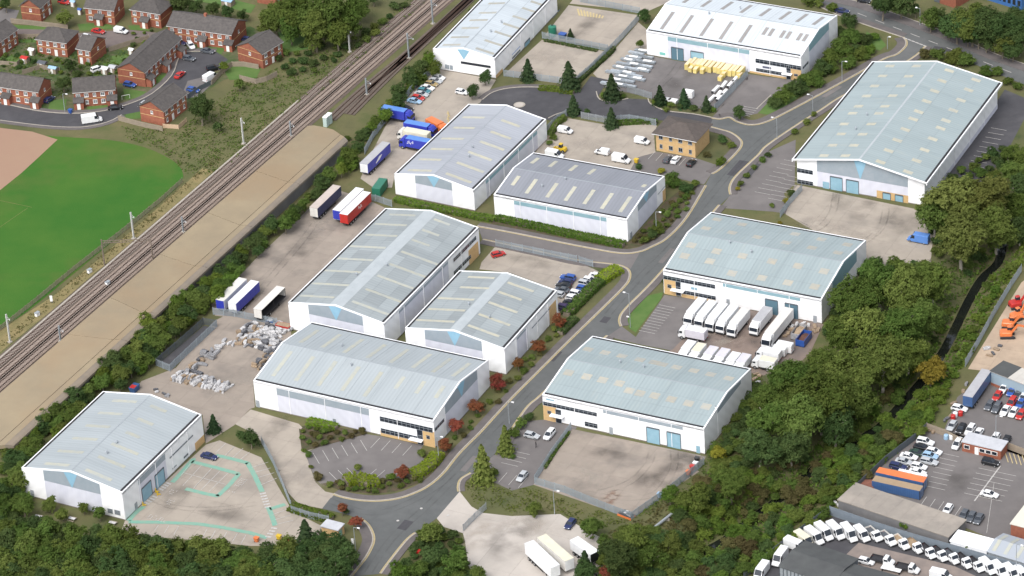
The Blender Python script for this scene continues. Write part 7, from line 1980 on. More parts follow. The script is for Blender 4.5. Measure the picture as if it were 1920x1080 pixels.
hedge([(1066, 812), (1040, 848), (1020, 880)], 1.0, .7, 'leaf_mid', 'strip of weeds along the fence of the stained yard')
hedge([(1148, 236), (1190, 232), (1232, 232)], 1.6, 1.3, 'leaf_mid', 'green hedge behind the van yard')
hedge([(1028, 262), (1045, 236), (1060, 224)], 1.6, 1.6, 'leaf_olive', 'olive hedge at the left of the van yard')
# rough scrub: nobody could count it
def scrub(name, poly, dens, size, hgt, mats_, label):
    """clumps of weeds and grass thick on the ground inside the outline"""
    W_ = [at(x, y_) for x, y_ in poly]
    Q = [(p.x, p.y) for p in W_]
    A = np.array(Q)
    lo, hi = A.min(0), A.max(0)
    n = int((hi[0] - lo[0]) * (hi[1] - lo[1]) * dens)
    p = rng.uniform(lo, hi, (n, 2))
    p = p[inside(p[:, 0], p[:, 1], Q)]
    clump = np.sin(p[:, 0] * .9 + 2 * np.sin(p[:, 1] * .35)) * np.sin(p[:, 1] * .8 + 1.5 * np.sin(p[:, 0] * .3))
    bd = brook_dist(p[:, 0], p[:, 1])
    ok = (clump > rng.uniform(-1.1, .7, len(p))) & (bd > 1.6)
    p, clump = p[ok], clump[ok]
    z = gz(p[:, 0], p[:, 1]) + rng.uniform(.02, 1, len(p)) * hgt * np.clip(clump + .5, .2, 1.3)
    N = unit(len(p)) * .7 + np.array([0, 0, .8])
    N /= np.linalg.norm(N, axis=1)[:, None]
    put(name, leaf_mesh(name, np.column_stack([p, z]), N, size, np.clip(clump * .3 + rng.uniform(.1, .8, len(p)), 0, 1)), MATS[mats_], None, label=label, cat='vegetation', kind='stuff')
scrub('slope_scrub', [(225, 236), (330, 250), (400, 190), (480, 145), (560, 110), (640, 90), (700, 50), (760, 0), (810, 0), (700, 88), (640, 145), (560, 205), (470, 283), (400, 330), (345, 325), (300, 280), (240, 262)], 4, .32, .4, 'leaf_olive', 'rough olive grass and bramble on the slope between houses and railway')
scrub('brookside_scrub', BANKL, 5, .4, 1.0, 'leaf_fresh', 'green bramble and nettle on the brook banks')
scrub('dry_weeds', [(1184, 982), (1320, 890), (1400, 900), (1440, 890), (1400, 960), (1330, 1000), (1280, 1080), (1135, 1080), (1140, 1000)], 5, .35, .6, 'leaf_brown', 'dry brown weeds between the stained yard and the brook')
scrub('verge_weeds', [(870, 905), (935, 915), (1000, 916), (1180, 978), (1130, 990), (1090, 985), (1050, 960), (960, 962), (890, 945)], 6, .28, .4, 'leaf_olive', 'olive weeds in the strip behind the palisade fence')
scrub('trackside_weeds', [(0, 640), (180, 488), (400, 300), (415, 300), (200, 490), (0, 655)], 4, .3, .5, 'leaf_brown', 'brown weeds along the field side of the railway')
scrub('bank_grass', [(1735, 805), (1800, 700), (1860, 595), (1910, 500), (1925, 500), (1925, 440), (1880, 500), (1820, 620), (1770, 720), (1700, 800), (1600, 920)], 16, .34, .55, 'leaf_fresh', 'lush green grass on the right bank of the brook')
scrub('garden_plants', [(0, 62), (150, 80), (250, 100), (235, 150), (120, 185), (0, 190)], 2, .35, .8, 'leaf_mid', 'mixed garden plants between the brick houses')
scrub('shaded_bank_growth', [(1735, 500), (1800, 480), (1885, 455), (1870, 500), (1830, 560), (1785, 650), (1740, 715), (1690, 760), (1640, 800), (1560, 850), (1500, 900), (1440, 930), (1400, 900), (1480, 860), (1600, 780), (1680, 690), (1740, 600)], 7, .36, .7, 'leaf_mid', 'shaded nettles and ferns on the left bank of the brook')
scrub('yard_edge_growth', [(1324, 858), (1345, 830), (1412, 700), (1440, 720), (1430, 800), (1400, 890), (1330, 885), (1200, 978), (1190, 972)], 7, .3, .5, 'leaf_olive', 'olive weeds between the stained yard and the riverside trees')

# ------------------------------------------------------------------ goods, containers and clutter
def goods(name, label, cat, px, py, z, parts, rz=0., group=None):
    c = at(px, py, z)
    t = thing(name, label, cat, (c.x, c.y, .07), rz, group)
    for nm, mb, m in parts:
        put(nm, mb, m, t)
    return t
def crumple(sx, sy, sz, j=.07):
    """a lumpy bale"""
    r0 = [ring(-sx / 2, sy / 2 * .9, .02, sz * .95, sz * .15), ring(-sx / 6, sy / 2, 0, sz, sz * .12), ring(sx / 6, sy / 2 * 1.03, 0, sz * 1.03, sz * .12), ring(sx / 2, sy / 2 * .88, .03, sz * .93, sz * .16)]
    t = MB().loft([[(x + random.uniform(-j, j), y + random.uniform(-j, j), max(0, z + random.uniform(-j, j))) for x, y, z in r] for r in r0])
    return t
BALE = dict(white=mat('bale_white', (.60, .59, .585), .8, (.36, .36, .37), 2.0, contrast=(.42, .58), rnd=.2), grey=mat('bale_grey', (.36, .36, .37), .8, (.20, .20, .21), 2.2, rnd=.2), dark=mat('bale_dark', (.05, .055, .065), .6, (.12, .12, .13), 2.4, rnd=.2), brown=mat('bale_brown', (.36, .27, .18), .9, (.24, .18, .13), 2., rnd=.15))
bm = [crumple(2.0, 1.1, 1.0).mesh('bale') for _ in range(6)]
strap = MB()
for xx in (-.6, 0, .6):
    strap.box(xx - .03, xx + .03, -.57, .57, 1.0, 1.03)
smesh = strap.mesh('strap')
def bale(p, rz, colr, label, group, s=1., name='scrap_bale'):
    t = thing(name, label, 'bale', p, rz, group)
    t.scale = (s * random.uniform(.7, 1.2), s * random.uniform(.6, 1.1), s * random.uniform(.5, .85))
    put('bale', random.choice(bm), BALE[colr], t)
    put('strap', smesh, BALE['dark' if colr != 'dark' else 'grey'], t)
def field_of(px0, px1, px2, nu, nv, cols, label, group, jit=.5, stack=.35, s=1., rz=None, skip=.05):
    A, B, C = at(*px0), at(*px1), at(*px2)
    for i in range(nu):
        for j in range(nv):
            if random.random() < skip:
                continue
            p = A + (B - A) * ((i + .5) / nu) + (C - A) * ((j + .5) / nv) + Vector((random.uniform(-jit, jit), random.uniform(-jit, jit), .07))
            k = random.choice(cols)
            a = (rz if rz is not None else random.choice((UD, VD))) + random.gauss(0, .22)
            bale(p, a, k, label.replace('*', {'white': 'white', 'grey': 'grey', 'dark': 'black', 'brown': 'brown'}[k]), group, s)
            if random.random() < stack:
                bale(p + Vector((random.uniform(-.3, .3), random.uniform(-.3, .3), .68 * s)), a + random.gauss(0, .3), k, label.replace('*', {'white': 'white', 'grey': 'grey', 'dark': 'black', 'brown': 'brown'}[k]), group, s)
field_of((318, 712), (338, 698), (420, 738), 5, 16, ['white', 'white', 'white', 'grey', 'brown'], '* scrap bale in the lower long row', 'bales of the lower row', .3, .25, .85, rz=UD)
field_of((430, 645), (470, 605), (470, 655), 9, 6, ['grey', 'white', 'white', 'brown', 'white', 'dark'], '* scrap bale in the loose upper heap', 'bales of the upper heap', .7, .3, .85)
field_of((475, 655), (505, 608), (510, 664), 9, 5, ['white', 'white', 'white', 'grey', 'dark'], '* scrap bale in the white block of the yard', 'bales of the white block', .35, .4, .9, rz=VD)
field_of((500, 615), (515, 605), (535, 628), 3, 5, ['white', 'white', 'grey'], '* scrap bale at the top of the yard by the grey shed', 'bales by the grey shed', .4, .3, .72)
field_of((472, 690), (512, 640), (500, 698), 8, 4, ['dark', 'dark', 'grey', 'dark', 'brown'], '* scrap bale in the dark block beside the pale roof', 'bales of the dark block', .45, .3, .85)
field_of((345, 700), (385, 655), (372, 706), 6, 3, ['grey', 'brown', 'grey', 'brown', 'dark'], '* crate bale in the row beside the dark enclosure', 'bales beside the enclosure', .4, .2)
field_of((395, 660), (420, 632), (410, 664), 3, 1, ['brown', 'white', 'white'], '* bale at the bend of the scrap row', 'bales at the bend', .4, .1)
field_of((280, 735), (290, 728), (318, 748), 1, 5, ['dark', 'white', 'grey'], '* small scrap bale behind the lowest left shed', 'bales behind the shed', .8, .0, .7)
goods('scrap_bin', 'blue and red scrap bin at the corner behind the lowest left shed', 'bin', 252, 728, .8, [('body', MB().loft([zring(-1.2, 1.2, .8, .1), zring(-1.4, 1.4, .9, 1.5)]), BLUEST), ('lid', MB().box(-1.2, .2, -.7, .7, 1.5, 1.62), paint_mat('red'))], UD)
goods('red_skip', 'flat red skip between the bales and the grey shed', 'skip', 532, 612, .5, [('body', MB().loft([zring(-1.6, 1.6, .8, 0), zring(-2.1, 2.1, 1., 1.)]), paint_mat('red')), ('load', MB().box(-1.9, 1.9, -.85, .85, .95, 1.05), BALE['brown'])], VD)
goods('tarpaulin_heap', 'blue and white tarpaulin heap behind the open trailer', 'heap', 507, 603, .4, [('sheet', crumple(2.2, 1.3, .8), BLUEST), ('cover', crumple(1.4, 1.0, 1.0), WHITE)], VD)
# steel bundles of the storage yard
bund = MB()
for i in range(5):
    for j in range(3):
        bund.box(-2.4 + random.uniform(-.15, .15), 2.4 + random.uniform(-.15, .15), -.5 + i * .2, -.32 + i * .2, .18 + j * .22, .36 + j * .22)
bundm = bund.mesh('bars')
bear = MB()
for xx in (-1.6, 0, 1.6):
    bear.box(xx - .08, xx + .08, -.52, .52, 0, .17)
bearm = bear.mesh('bearers')
wrapm = MB().box(-1.3, 1.3, -.53, .53, .84, .9).mesh('wrap')
for i, (x, y_) in enumerate(((1193, 100), (1205, 96), (1200, 105), (1188, 108), (1210, 107), (1178, 113), (1196, 114), (1214, 116), (1170, 120), (1189, 121), (1209, 124), (1163, 127), (1184, 129), (1204, 131), (1160, 134), (1176, 137), (1150, 136), (1168, 144), (1190, 142), (1156, 150), (1175, 152), (1195, 148), (1141, 157), (1160, 159), (1178, 161))):
    t = goods('steel_bundle', 'bundle of galvanised steel bars stacked in the rows of the storage yard', 'bundle', x, y_, .5, [], VD + random.gauss(0, .04), 'steel bundles of the storage yard')
    put('bars', bundm, mat('bright_steel', (.50, .54, .57), .4, (.30, .34, .38), 1.5, metal=.35, rnd=.2), t)
    put('bearers', bearm, TIMBER, t)
    if i % 2:
        put('wrap', wrapm, WHITE, t)
# yellow pallets
packm = [MB().loft([ring(-2.1, .55, .15, 1.9, .04), ring(2.1, .55, .15, 1.9, .04)]).mesh('pack') for _ in range(1)][0]
ptop = MB().box(-2.0, 2.0, -.52, .52, 1.9, 1.94).mesh('pack_top')
pbase = MB().box(-2.1, 2.1, -.55, -.35, 0, .14).box(-2.1, 2.1, .35, .55, 0, .14).mesh('pallet')
PKY = mat('yellow_wrap', (.60, .47, .13), .5, (.66, .56, .26), 1.1, rnd=.12)
PKT = mat('cream_board', (.72, .58, .36), .8, (.66, .54, .36), 1.2, rnd=.1)
for i, (x, y_) in enumerate(((1292, 121), (1300, 118), (1306, 121), (1313, 121), (1320, 122), (1328, 124), (1335, 126), (1345, 126), (1352, 128), (1359, 131), (1366, 131), (1373, 133), (1381, 133), (1389, 135), (1296, 128), (1305, 130), (1318, 131), (1358, 138), (1387, 141))):
    t = goods('yellow_pallet', 'yellow wrapped pallet with a cream top in the stack before the near white shed', 'pallet', x, y_, 1., [], UD, 'yellow pallets')
    if i > 13:
        t.scale = (.5, 1, .75)
    put('pack', packm, PKY, t)
    put('pack_top', ptop, PKT, t)
    put('pallet', pbase, TIMBER, t)
goods('yellow_crate', 'single yellow crate in front of the yellow pallets', 'crate', 1351, 147, .6, [('body', MB().loft([ring(-.8, .6, 0, 1.3, .05), ring(.8, .6, 0, 1.3, .05)]), PKY), ('top', MB().box(-.75, .75, -.55, .55, 1.3, 1.34), PKT)], UD)
for i, (x, y_) in enumerate(((1342, 168), (1357, 160), (1370, 158), (1347, 178), (1357, 175), (1334, 186), (1378, 150), (1350, 183))):
    goods('window_stack', 'long white wrapped profile stack by the storage yard fence', 'bundle', x, y_, .5, [('profiles', MB().loft([ring(-2.0, .45, .2, .95, .05), ring(2.0, .45, .2, .95, .05)]), WHITE), ('end_cap', MB().box(-2.12, -2.0, -.4, .4, .2, .9), CHAS), ('bearer', MB().box(-1.2, -1., -.5, .5, 0, .2).box(1., 1.2, -.5, .5, 0, .2), TIMBER)], UD + random.gauss(0, .08), 'white profile stacks')
for i, (x, y_) in enumerate(((1292, 178), (1250, 186), (1262, 188))):
    goods('white_container', 'white box behind the storage yard firs, ' + ('tall one' if i == 0 else ORD[i - 1] + ' low one'), 'box', x, y_, .8, [('body', MB().loft([ring(-1.3, .8, .1, 2.2 if i == 0 else 1., .05), ring(1.3, .8, .1, 2.2 if i == 0 else 1., .05)]), WHITE), ('skid', MB().box(-1.3, 1.3, -.7, -.5, 0, .1).box(-1.3, 1.3, .5, .7, 0, .1), CHAS)], VD)
# shipping containers
def container(px, py, L, colr, roofc, label, rz, z=1.3, lift=0.):
    c = at(px, py, z)
    t = thing('shipping_container', label, 'container', (c.x, c.y, .07 + lift), rz)
    m = paint_mat(colr)
    put('body', MB().box(-L / 2, L / 2, -1.2, 1.2, .1, 2.55), m, t)
    rib = MB()
    for k in range(int(L / .55)):
        x = -L / 2 + .4 + k * .55
        if x < L / 2 - .3:
            for s in (-1, 1):
                rib.box(x - .12, x + .12, s * 1.2 - .03, s * 1.2 + .03, .25, 2.4)
    put('corrugation', rib, m, t, kind='stuff')
    put('roof', MB().box(-L / 2 + .02, L / 2 - .02, -1.2, 1.2, 2.55, 2.62), paint_mat(roofc), t)
    for s in (-1, 1):
        d = put('door', MB().box(L / 2, L / 2 + .05, min(s * .03, s * 1.12), max(s * .03, s * 1.12), .2, 2.45), m, t)
        put('lock_bar', MB().box(L / 2 + .05, L / 2 + .1, s * .5 - .03, s * .5 + .03, .2, 2.45), STEEL, d)
        put('corner_post', MB().box(L / 2 - .1, L / 2 + .02, s * 1.2 - .06, s * 1.2 + .06, 0, 2.6), CHAS, t)
    return t
container(1683, 915, 12.2, 'trailerblue', 'tan', 'long blue container with a sandy roof, nearest the grey shed', VD)
container(1690, 899, 12.2, 'trailerblue', 'orange', 'long container with an orange roof behind the blue one', VD)
container(712, 352, 6.1, 'green', 'green', 'green container beyond the red trailer', UD + radians(8))
goods('white_beam_stack', 'long white beam lying on the orange roofed container', 'beam', 1712, 886, 2.9, [('beam', MB().loft([ring(-3.6, .35, 2.65, 2.95, .05), ring(3.6, .35, 2.65, 2.95, .05)]), WHITE), ('bearer', MB().box(-2, -1.8, -.4, .4, 2.62, 2.66), TIMBER)], VD)
goods('green_tank', 'green storage tank at the far fence', 'tank', 1036, 60, 1.2, [('body', MB().tube((0, 0, 0), (0, 0, 3.0), 1.25, 1.25, 16), paint_mat('green')), ('dome', MB().tube((0, 0, 3.0), (0, 0, 3.35), 1.2, .5, 16), paint_mat('green')), ('hatch', MB().tube((0, 0, 3.35), (0, 0, 3.5), .3, .3, 8), CHAS)])
goods('blue_bin', 'blue wheeled skip beside the green tank', 'bin', 1055, 68, .6, [('body', MB().loft([zring(-.9, .9, .7, .15), zring(-1.1, 1.1, .9, 1.4)]), BLUEST), ('lid', MB().box(-1.1, 1.1, -.9, .9, 1.4, 1.5), paint_mat('blue'))], VD)
t = goods('yellow_loader', 'yellow loading shovel behind the slate roof', 'loader', 1052, 279, .9, [('body', MB().loft([zring(-1.6, .8, .8, .5), zring(-1.5, .6, .75, 1.4)]), paint_mat('yellow')), ('cab', MB().loft([zring(-.5, .6, .6, 1.4), zring(-.4, .4, .5, 2.4)]), GLASS), ('roof', MB().box(-.5, .5, -.6, .6, 2.4, 2.5), paint_mat('yellow')), ('arm', MB().beam((.5, .5, 1.2), (2.2, .5, .7), .2, .25).beam((.5, -.5, 1.2), (2.2, -.5, .7), .2, .25), paint_mat('yellow')), ('bucket', MB().loft([ring(2.1, 1., .2, .9, .05), ring(2.7, 1., .05, .5, .05)]), paint_mat('yellow'))], D(150))
for s in (-1, 1):
    for xx in (-1.0, .9):
        put('wheel', WH['lorry'], None, t, (xx, s * .85, .5))
for i in range(4):
    goods('yellow_cone', 'yellow traffic cone in the line beside the lilac roof', 'cone', 840 + (i % 2) * 1.5, 212 + i * 5, .3, [('cone', MB().tube((0, 0, .05), (0, 0, .9), .3, .08, 8), YEL), ('base', MB().box(-.35, .35, -.35, .35, 0, .06), YEL)], 0, 'yellow cones')
# skips and rubbish of the lorry park
def skip_(px, py, m, label, load, rz):
    t = goods('waste_skip', label, 'skip', px, py, .9, [('floor', MB().box(-2.6, 2.6, -1.15, 1.15, .15, .3), m), ('side', MB().box(-2.6, 2.6, -1.2, -1.1, .15, 2.), m), ('side', MB().box(-2.6, 2.6, 1.1, 1.2, .15, 2.), m), ('end', MB().box(2.5, 2.6, -1.1, 1.1, .15, 2.), m), ('end', MB().box(-2.6, -2.5, -1.1, 1.1, .15, 2.), m), ('load', crumple(4.8, 2.1, 1.3, .2), load)], rz)
skip_(1507, 636, paint_mat('blue'), 'bright blue open skip under the riverside trees', mat('rust_load', (.13, .06, .045), .9, (.09, .05, .04), 2.), UD)
skip_(1498, 624, BALE['grey'], 'brown covered skip behind the bright blue skip', BALE['brown'], UD)
for i, (x, y_, c) in enumerate(((1494, 610, 'white'), (1506, 608, 'white'), (1486, 613, 'white'), (1478, 626, 'brown'), (1472, 632, 'brown'), (1528, 614, 'brown'), (1534, 620, 'brown'), (1516, 611, 'white'), (1484, 620, 'brown'), (1527, 622, 'brown'))):
    bale(at(x, y_) + Vector((0, 0, .07)), random.uniform(0, 3), c, f'{c} heap of packaging around the skips', 'packaging round the skips', .8, 'rubbish_heap')
for i, (x, y_, c) in enumerate(((1413, 567 + 10, 'white'), (1418, 573 + 5, 'grey'))):
    bale(at(x, y_) + Vector((0, 0, .07)), VD, c, f'{c} pallet of goods beside the lorry row', 'pallets at the shed wall', .8, 'goods_pallet')
for i, (x, y_, c) in enumerate(((1418, 702, 'brown'), (1424, 706, 'brown'), (1415, 712, 'brown'), (1421, 718, 'white'))):
    bale(at(x, y_) + Vector((0, 0, .07)), random.uniform(0, 3), c, f'{c} rubbish heap at the lower right roof corner', 'rubbish at the roof corner', .7, 'rubbish_heap')
# car lot clutter
for i, (x, y_, c) in enumerate(((1788, 758, 'brown'), (1790, 768, 'white'), (1781, 782, 'brown'), (1776, 786, 'dark'), (1771, 790, 'dark'), (1812, 722, 'grey'), (1806, 735, 'brown'), (1744, 808, 'brown'), (1750, 812, 'brown'), (1855, 668, 'brown'), (1862, 664, 'dark'), (1868, 656, 'brown'), (1850, 655, 'white'), (1875, 650, 'dark'), (1565, 944, 'white'), (1572, 950, 'white'), (1635, 931, 'white'))):
    bale(at(x, y_) + Vector((0, 0, .07)), random.uniform(0, 3), c, f'{dict(brown="brown", white="white", dark="black", grey="grey")[c]} junk pile along the edge of the car lots', 'junk piles of the car lots', .8, 'junk_pile')
for x, y_, c, l in ((1801, 776, 'red', 'red drum at the end of the long blue trailer'), (1787, 783, 'red', 'red machine beside the wrecked car'), (1774, 820, 'lightblue', 'pale blue water butt near the cabin'), (1784, 820, 'white', 'white dome near the cabin'), (1791, 778, 'white', 'white tub beside the red drum'), (1678, 942, 'red', 'brick red box on the long low shed wall'), (1689, 942, 'white', 'white post box on the long low shed wall')):
    goods('drum', l, 'drum', x, y_, .5, [('body', MB().tube((0, 0, 0), (0, 0, 1.1), .6, .6, 12), paint_mat(c)), ('lid', MB().tube((0, 0, 1.1), (0, 0, 1.22), .63, .5, 12), paint_mat(c))])
goods('earth_heap', 'rust brown heap beside the blue container', 'heap', 1622, 915, .4, [('heap', crumple(6., 4., 1.0, .4), mat('rust_earth', (.24, .10, .07), .95, (.17, .08, .06), 1.5))], UD)
c_ = at(1908, 862)
t_ = thing('yellow_grid', 'yellow hatched no parking grid beside the cabin', 'marking', (c_.x, c_.y, Z4))
for k in range(6):
    put('grid_line', MB().obox((k * 1.1 - 2.8, 0, 0), .22, 4.6, .008, radians(30)), YEL, t_)
t_.rotation_euler = (0, 0, VD)
goods('flat_deck', 'white flatbed body standing in the middle of the compound', 'flatbed', 1672, 1066, .8, [('deck', MB().box(-2.4, 2.4, -1., 1., .8, .95), WHITE), ('leg', MB().box(-2.2, -2., -.8, .8, 0, .8), CHAS), ('leg', MB().box(2., 2.2, -.8, .8, 0, .8), CHAS)], VD)
# lower yards
goods('wrecked_car_shell', 'burnt dark car shell on an orange frame at the yard corner', 'wreck', 1174, 965, .5, [('shell', MB().loft([ring(-1.8, .7, .5, .9, .1), ring(-.8, .8, .45, 1.3, .1), ring(.6, .8, .45, 1.25, .1), ring(1.8, .7, .5, .9, .1)]), paint_mat('grey')), ('frame', MB().box(-2., 2., -.9, -.75, 0, .45).box(-2., 2., .75, .9, 0, .45), paint_mat('orange')), ('screen', MB().loft([zring(-.4, .5, .6, 1.28), zring(-.2, .3, .5, 1.4)]), BALE['white'])], VD - .2)
for x, y_, c, l in ((1307, 862, 'black', 'black wheeled bin beside the lower right shed corner'), (1304, 871, 'white', 'white wheeled bin behind the yard'), (1298, 877, 'red', 'red wheeled bin beside the yard fence'), (1291, 887, 'orange', 'orange crate beside the yard fence'), (1237, 929, 'lightblue', 'pale drum at the yard fence'), (481, 1012, 'orange', 'orange crate at the walkway yard corner'), (523, 1008, 'yellow', 'lime green bin at the walkway yard corner'), (543, 1016, 'red', 'red bin at the walkway yard corner'), (534, 1018, 'cream', 'cream crate between the coloured bins'), (550, 1020, 'tan', 'tan pallet beside the red bin'), (132, 209, 'blue', 'blue wheeled bin on the verge of the residential road'), (1193, 302, 'yellow', 'yellow and blue bin at the office hedge'), (784, 1036, 'red', 'white and red sign box among the bottom trees')):
    goods('wheeled_bin', l, 'bin', x, y_, .6, [('body', MB().loft([zring(-.45, .45, .4, .1), zring(-.6, .6, .52, 1.15)]), paint_mat(c)), ('lid', MB().box(-.62, .62, -.55, .55, 1.15, 1.25), paint_mat(c)), ('wheels', MB().tube((-.4, -.5, .1), (-.4, .5, .1), .1), TYRE)], VD)
for i, (x, y_) in enumerate(((72, 970), (135, 974), (211, 982))):
    goods('picnic_table', f'weathered picnic table on the shaded lawn, {ORD[i]} from the left', 'table', x, y_, .4, [('table_top', MB().box(-.9, .9, -.4, .4, .7, .76), BALE['white']), ('bench', MB().box(-.9, .9, -.95, -.65, .42, .48), TIMBER), ('bench', MB().box(-.9, .9, .65, .95, .42, .48), TIMBER), ('leg', MB().beam((-.6, -.8, 0), (-.6, .3, .72), .08, .08).beam((-.6, .8, 0), (-.6, -.3, .72), .08, .08), TIMBER), ('leg', MB().beam((.6, -.8, 0), (.6, .3, .72), .08, .08).beam((.6, .8, 0), (.6, -.3, .72), .08, .08), TIMBER)], VD, 'picnic tables')
for i, (x, y_) in enumerate(((268, 946), (292, 921), (295, 926))):
    goods('yellow_bollard', f'yellow protective bollard beside the blue shutters, {ORD[i]} from below', 'bollard', x, y_, .5, [('post', MB().tube((0, 0, 0), (0, 0, 1.2), .16, .16, 8), paint_mat('yellow')), ('guard', MB().beam((0, 0, .5), (.9, 0, .5), .12, .3), paint_mat('yellow'))], VD)
a, b = at(1222, 993, .9), at(1280, 947, .9)
p_ = thing('pipe_bridge', 'pale pipe crossing the brookside rough ground', 'pipe', (a.x, a.y, 0))
d_ = b - a
put('pipe', MB().tube((0, 0, .9), (d_.x, d_.y, .9), .35, .35, 10), STEEL, p_)
for k in (.1, .5, .9):
    put('support', MB().box(d_.x * k - .5, d_.x * k + .5, d_.y * k - .3, d_.y * k + .3, -.5, .6), KERB, p_)
a, b = at(1322, 917, .9), at(1352, 893, .9)
p_ = thing('pipe_bridge', 'upper piece of the pale pipe between two round trees', 'pipe', (a.x, a.y, 0))
d_ = b - a
put('pipe', MB().tube((0, 0, .9), (d_.x, d_.y, .9), .35, .35, 10), STEEL, p_)
put('support', MB().box(-.5, .5, -.3, .3, -.5, .6), KERB, p_)
for x, y_, w, l in ((1895, 92, 2.2, 'large white notice board beside the main road'), (1911, 89, 1.6, 'smaller white notice board beside the main road'), (96, 563 - 2, 0.7, 'white lineside board left of the tracks'), (661, 1017, .6, 'blue and white road sign at the bottom bend')):
    goods('notice_board', l, 'sign', x, y_, 1.3, [('board', MB().box(-w / 2, w / 2, -.05, .05, .6, 2.3), WHITE), ('post', MB().box(-w / 2 + .1, -w / 2 + .2, .05, .15, 0, 2.2), DARKST), ('post', MB().box(w / 2 - .2, w / 2 - .1, .05, .15, 0, 2.2), DARKST)], radians(-8))
for i, (x, y_) in enumerate(((212, 532), (178, 509), (80, 590))):
    goods('lineside_box', f'small pale lineside box, {ORD[i]} along the field side', 'box', x - 10, y_, .4, [('body', MB().loft([ring(-.6, .4, 0, 1.0, .05), ring(.6, .4, 0, 1.0, .05)]), WHITE), ('lid', MB().box(-.7, .7, -.5, .5, 1.0, 1.08), STEEL)], radians(50))
for i, (x, y_, w, dd, c) in enumerate(((47, 113, 2.2, 1.8, 'red'), (80, 122, 2.6, 2., 'grey'), (100, 132, 2.6, 1.6, 'lightblue'), (212, 130, 2.2, 2.2, 'silver'), (198, 133, 2.0, 2.0, 'white'), (247, 98, 1.5, 1.5, 'white'), (60, 98, 1.8, 1.5, 'white'), (150, 23, 1.2, 1.0, 'blue'), (137, 8, 1.6, 1.0, 'lightblue'), (172, 155, 1.6, 1.2, 'white'), (428, 5, 3.4, 2.6, 'lightblue'))):
    l = ('red roofed', 'grey roofed', 'pale blue', 'silver', 'small white', 'white topped', 'white', 'blue', 'pale blue topped', 'white', 'pale blue covered')[i] + ' garden shed ' + ('by the left gardens', 'behind the hipped semi', 'in the middle gardens', 'beside the diagonal terrace', 'near the covered car', 'behind the diagonal terrace', 'at the left back garden', 'beside the top semi', 'at the top edge', 'behind the small semi', 'on the lawn at the top edge')[i]
    goods('garden_shed', l, 'shed', x, y_, .8, [('wall', MB().box(-w / 2, w / 2, -dd / 2, dd / 2, 0, 1.7), TIMBER), ('roof', MB().loft([[(-w / 2 - .1, -dd / 2 - .1, 1.7), (-w / 2 - .1, dd / 2 + .1, 1.7), (-w / 2 - .1, 0, 2.2)], [(w / 2 + .1, -dd / 2 - .1, 1.7), (w / 2 + .1, dd / 2 + .1, 1.7), (w / 2 + .1, 0, 2.2)]]), paint_mat(c)), ('door', MB().box(-.4, .4, -dd / 2 - .04, -dd / 2, .05, 1.6), UPVC)], VD)
c_ = at(236, 183, .5)
t_ = thing('goal_frame', 'small white goal frame on the front lawn', 'goal', (c_.x, c_.y, .05), radians(15))
put('post', MB().box(-1.2, -1.12, -.04, .04, 0, 1.3), WHITE, t_)
put('post', MB().box(1.12, 1.2, -.04, .04, 0, 1.3), WHITE, t_)
put('crossbar', MB().box(-1.12, 1.12, -.04, .04, 1.22, 1.3), WHITE, t_)
c_ = at(974, 197)
t_ = thing('manhole_ring', 'pale round concrete cover on the turning head', 'cover', (c_.x, c_.y, Z3))
put('ring', MB().tube((0, 0, 0), (0, 0, .06), 1.7, 1.7, 24), KERB, t_)
put('lid', MB().tube((0, 0, .06), (0, 0, .09), 1.2, 1.2, 24), CONCP, t_)
for x, y_, l in ((840, 967, 'left') , (746, 977, 'middle'), (790, 954, 'right')):
    c_ = at(x, y_)
    put('road_stud', MB().tube((0, 0, 0), (0, 0, .03), .35, .35, 10), LINEW, None, (c_.x, c_.y, Z4), label=f'small pale cover in the junction asphalt, {l} one', cat='cover')
# a thin flue standing against the gable of the lower right shed
c_ = at(1343, 812, 1.)
t_ = thing('flue_pipe', 'thin steel flue against the gable of the lower right shed', 'pipe', (c_.x, c_.y, 0))
put('pipe', MB().tube((0, 0, 0), (0, 0, 8.8), .12, .12, 8), TRIM, t_)
put('cowl', MB().tube((0, 0, 8.8), (0, 0, 9.1), .2, .1, 8), STEEL, t_)
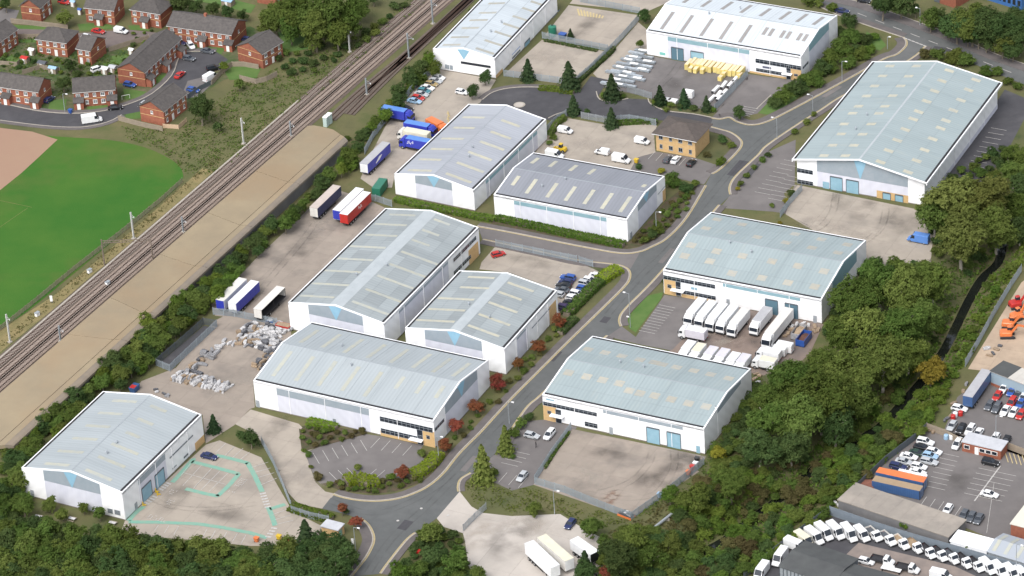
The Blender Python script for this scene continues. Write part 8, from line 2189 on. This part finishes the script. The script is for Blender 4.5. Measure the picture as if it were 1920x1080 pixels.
# one person crossing the side car park
c_ = at(1005, 834, .9)
V = [(0, 0, .95), (0, 0, 1.2), (0, 0, 1.42), (0, 0, 1.52), (.02, 0, 1.66), (0, .2, 1.38), (.02, .27, 1.1), (.1, .26, .88), (0, -.2, 1.38), (-.02, -.27, 1.1), (-.08, -.26, .88), (0, .1, .9), (.14, .1, .5), (.2, .1, .07), (.32, .1, .04), (0, -.1, .9), (-.06, -.1, .5), (-.22, -.1, .08), (-.11, -.1, .03)]
E_ = [(0, 1), (1, 2), (2, 3), (3, 4), (2, 5), (5, 6), (6, 7), (2, 8), (8, 9), (9, 10), (0, 11), (11, 12), (12, 13), (13, 14), (0, 15), (15, 16), (16, 17), (17, 18)]
Rr = [.16, .15, .15, .07, .11, .075, .055, .04, .075, .055, .04, .1, .07, .05, .045, .1, .07, .05, .045]
pm = bpy.data.meshes.new('person')
pm.from_pydata(V, E_, [])
po = bpy.data.objects.new('person', pm)
col.objects.link(po)
po.location = (c_.x, c_.y, .05)
po.rotation_euler = (0, 0, radians(200))
sk = po.modifiers.new('skin', 'SKIN')
for v, r_ in zip(pm.skin_vertices[0].data, Rr):
    v.radius = (r_, r_)
pm.skin_vertices[0].data[0].use_root = True
po.modifiers.new('sub', 'SUBSURF').levels = 1
pm.materials.append(mat('black_clothes', (.02, .02, .024), .9))
tag(po, 'person in dark clothes walking across the side car park', 'person')
hb = put('hair', MB().loft([zring(-.11, .1, .1, 1.64, .05), zring(-.13, .11, .12, 1.71, .05), zring(-.08, .07, .07, 1.78, .04)]), mat('dark_hair', (.03, .02, .015), .8), po)

# ------------------------------------------------------------------ alike things of a small group are told apart by their place in the row
same = {}
for o in bpy.data.objects:
    if o.parent is None and o.get('label') and o.get('kind') is None:
        same.setdefault(o['label'], []).append(o)
for lab, os_ in same.items():
    if 2 <= len(os_) <= len(ORD) and len(lab.split()) <= 12:
        os_.sort(key=lambda o: (o.location - EYE).dot(CX) / (o.location - EYE).dot(_f))
        for k, o in enumerate(os_):
            o['label'] = f'{lab}, {ORD[k]} from the left'
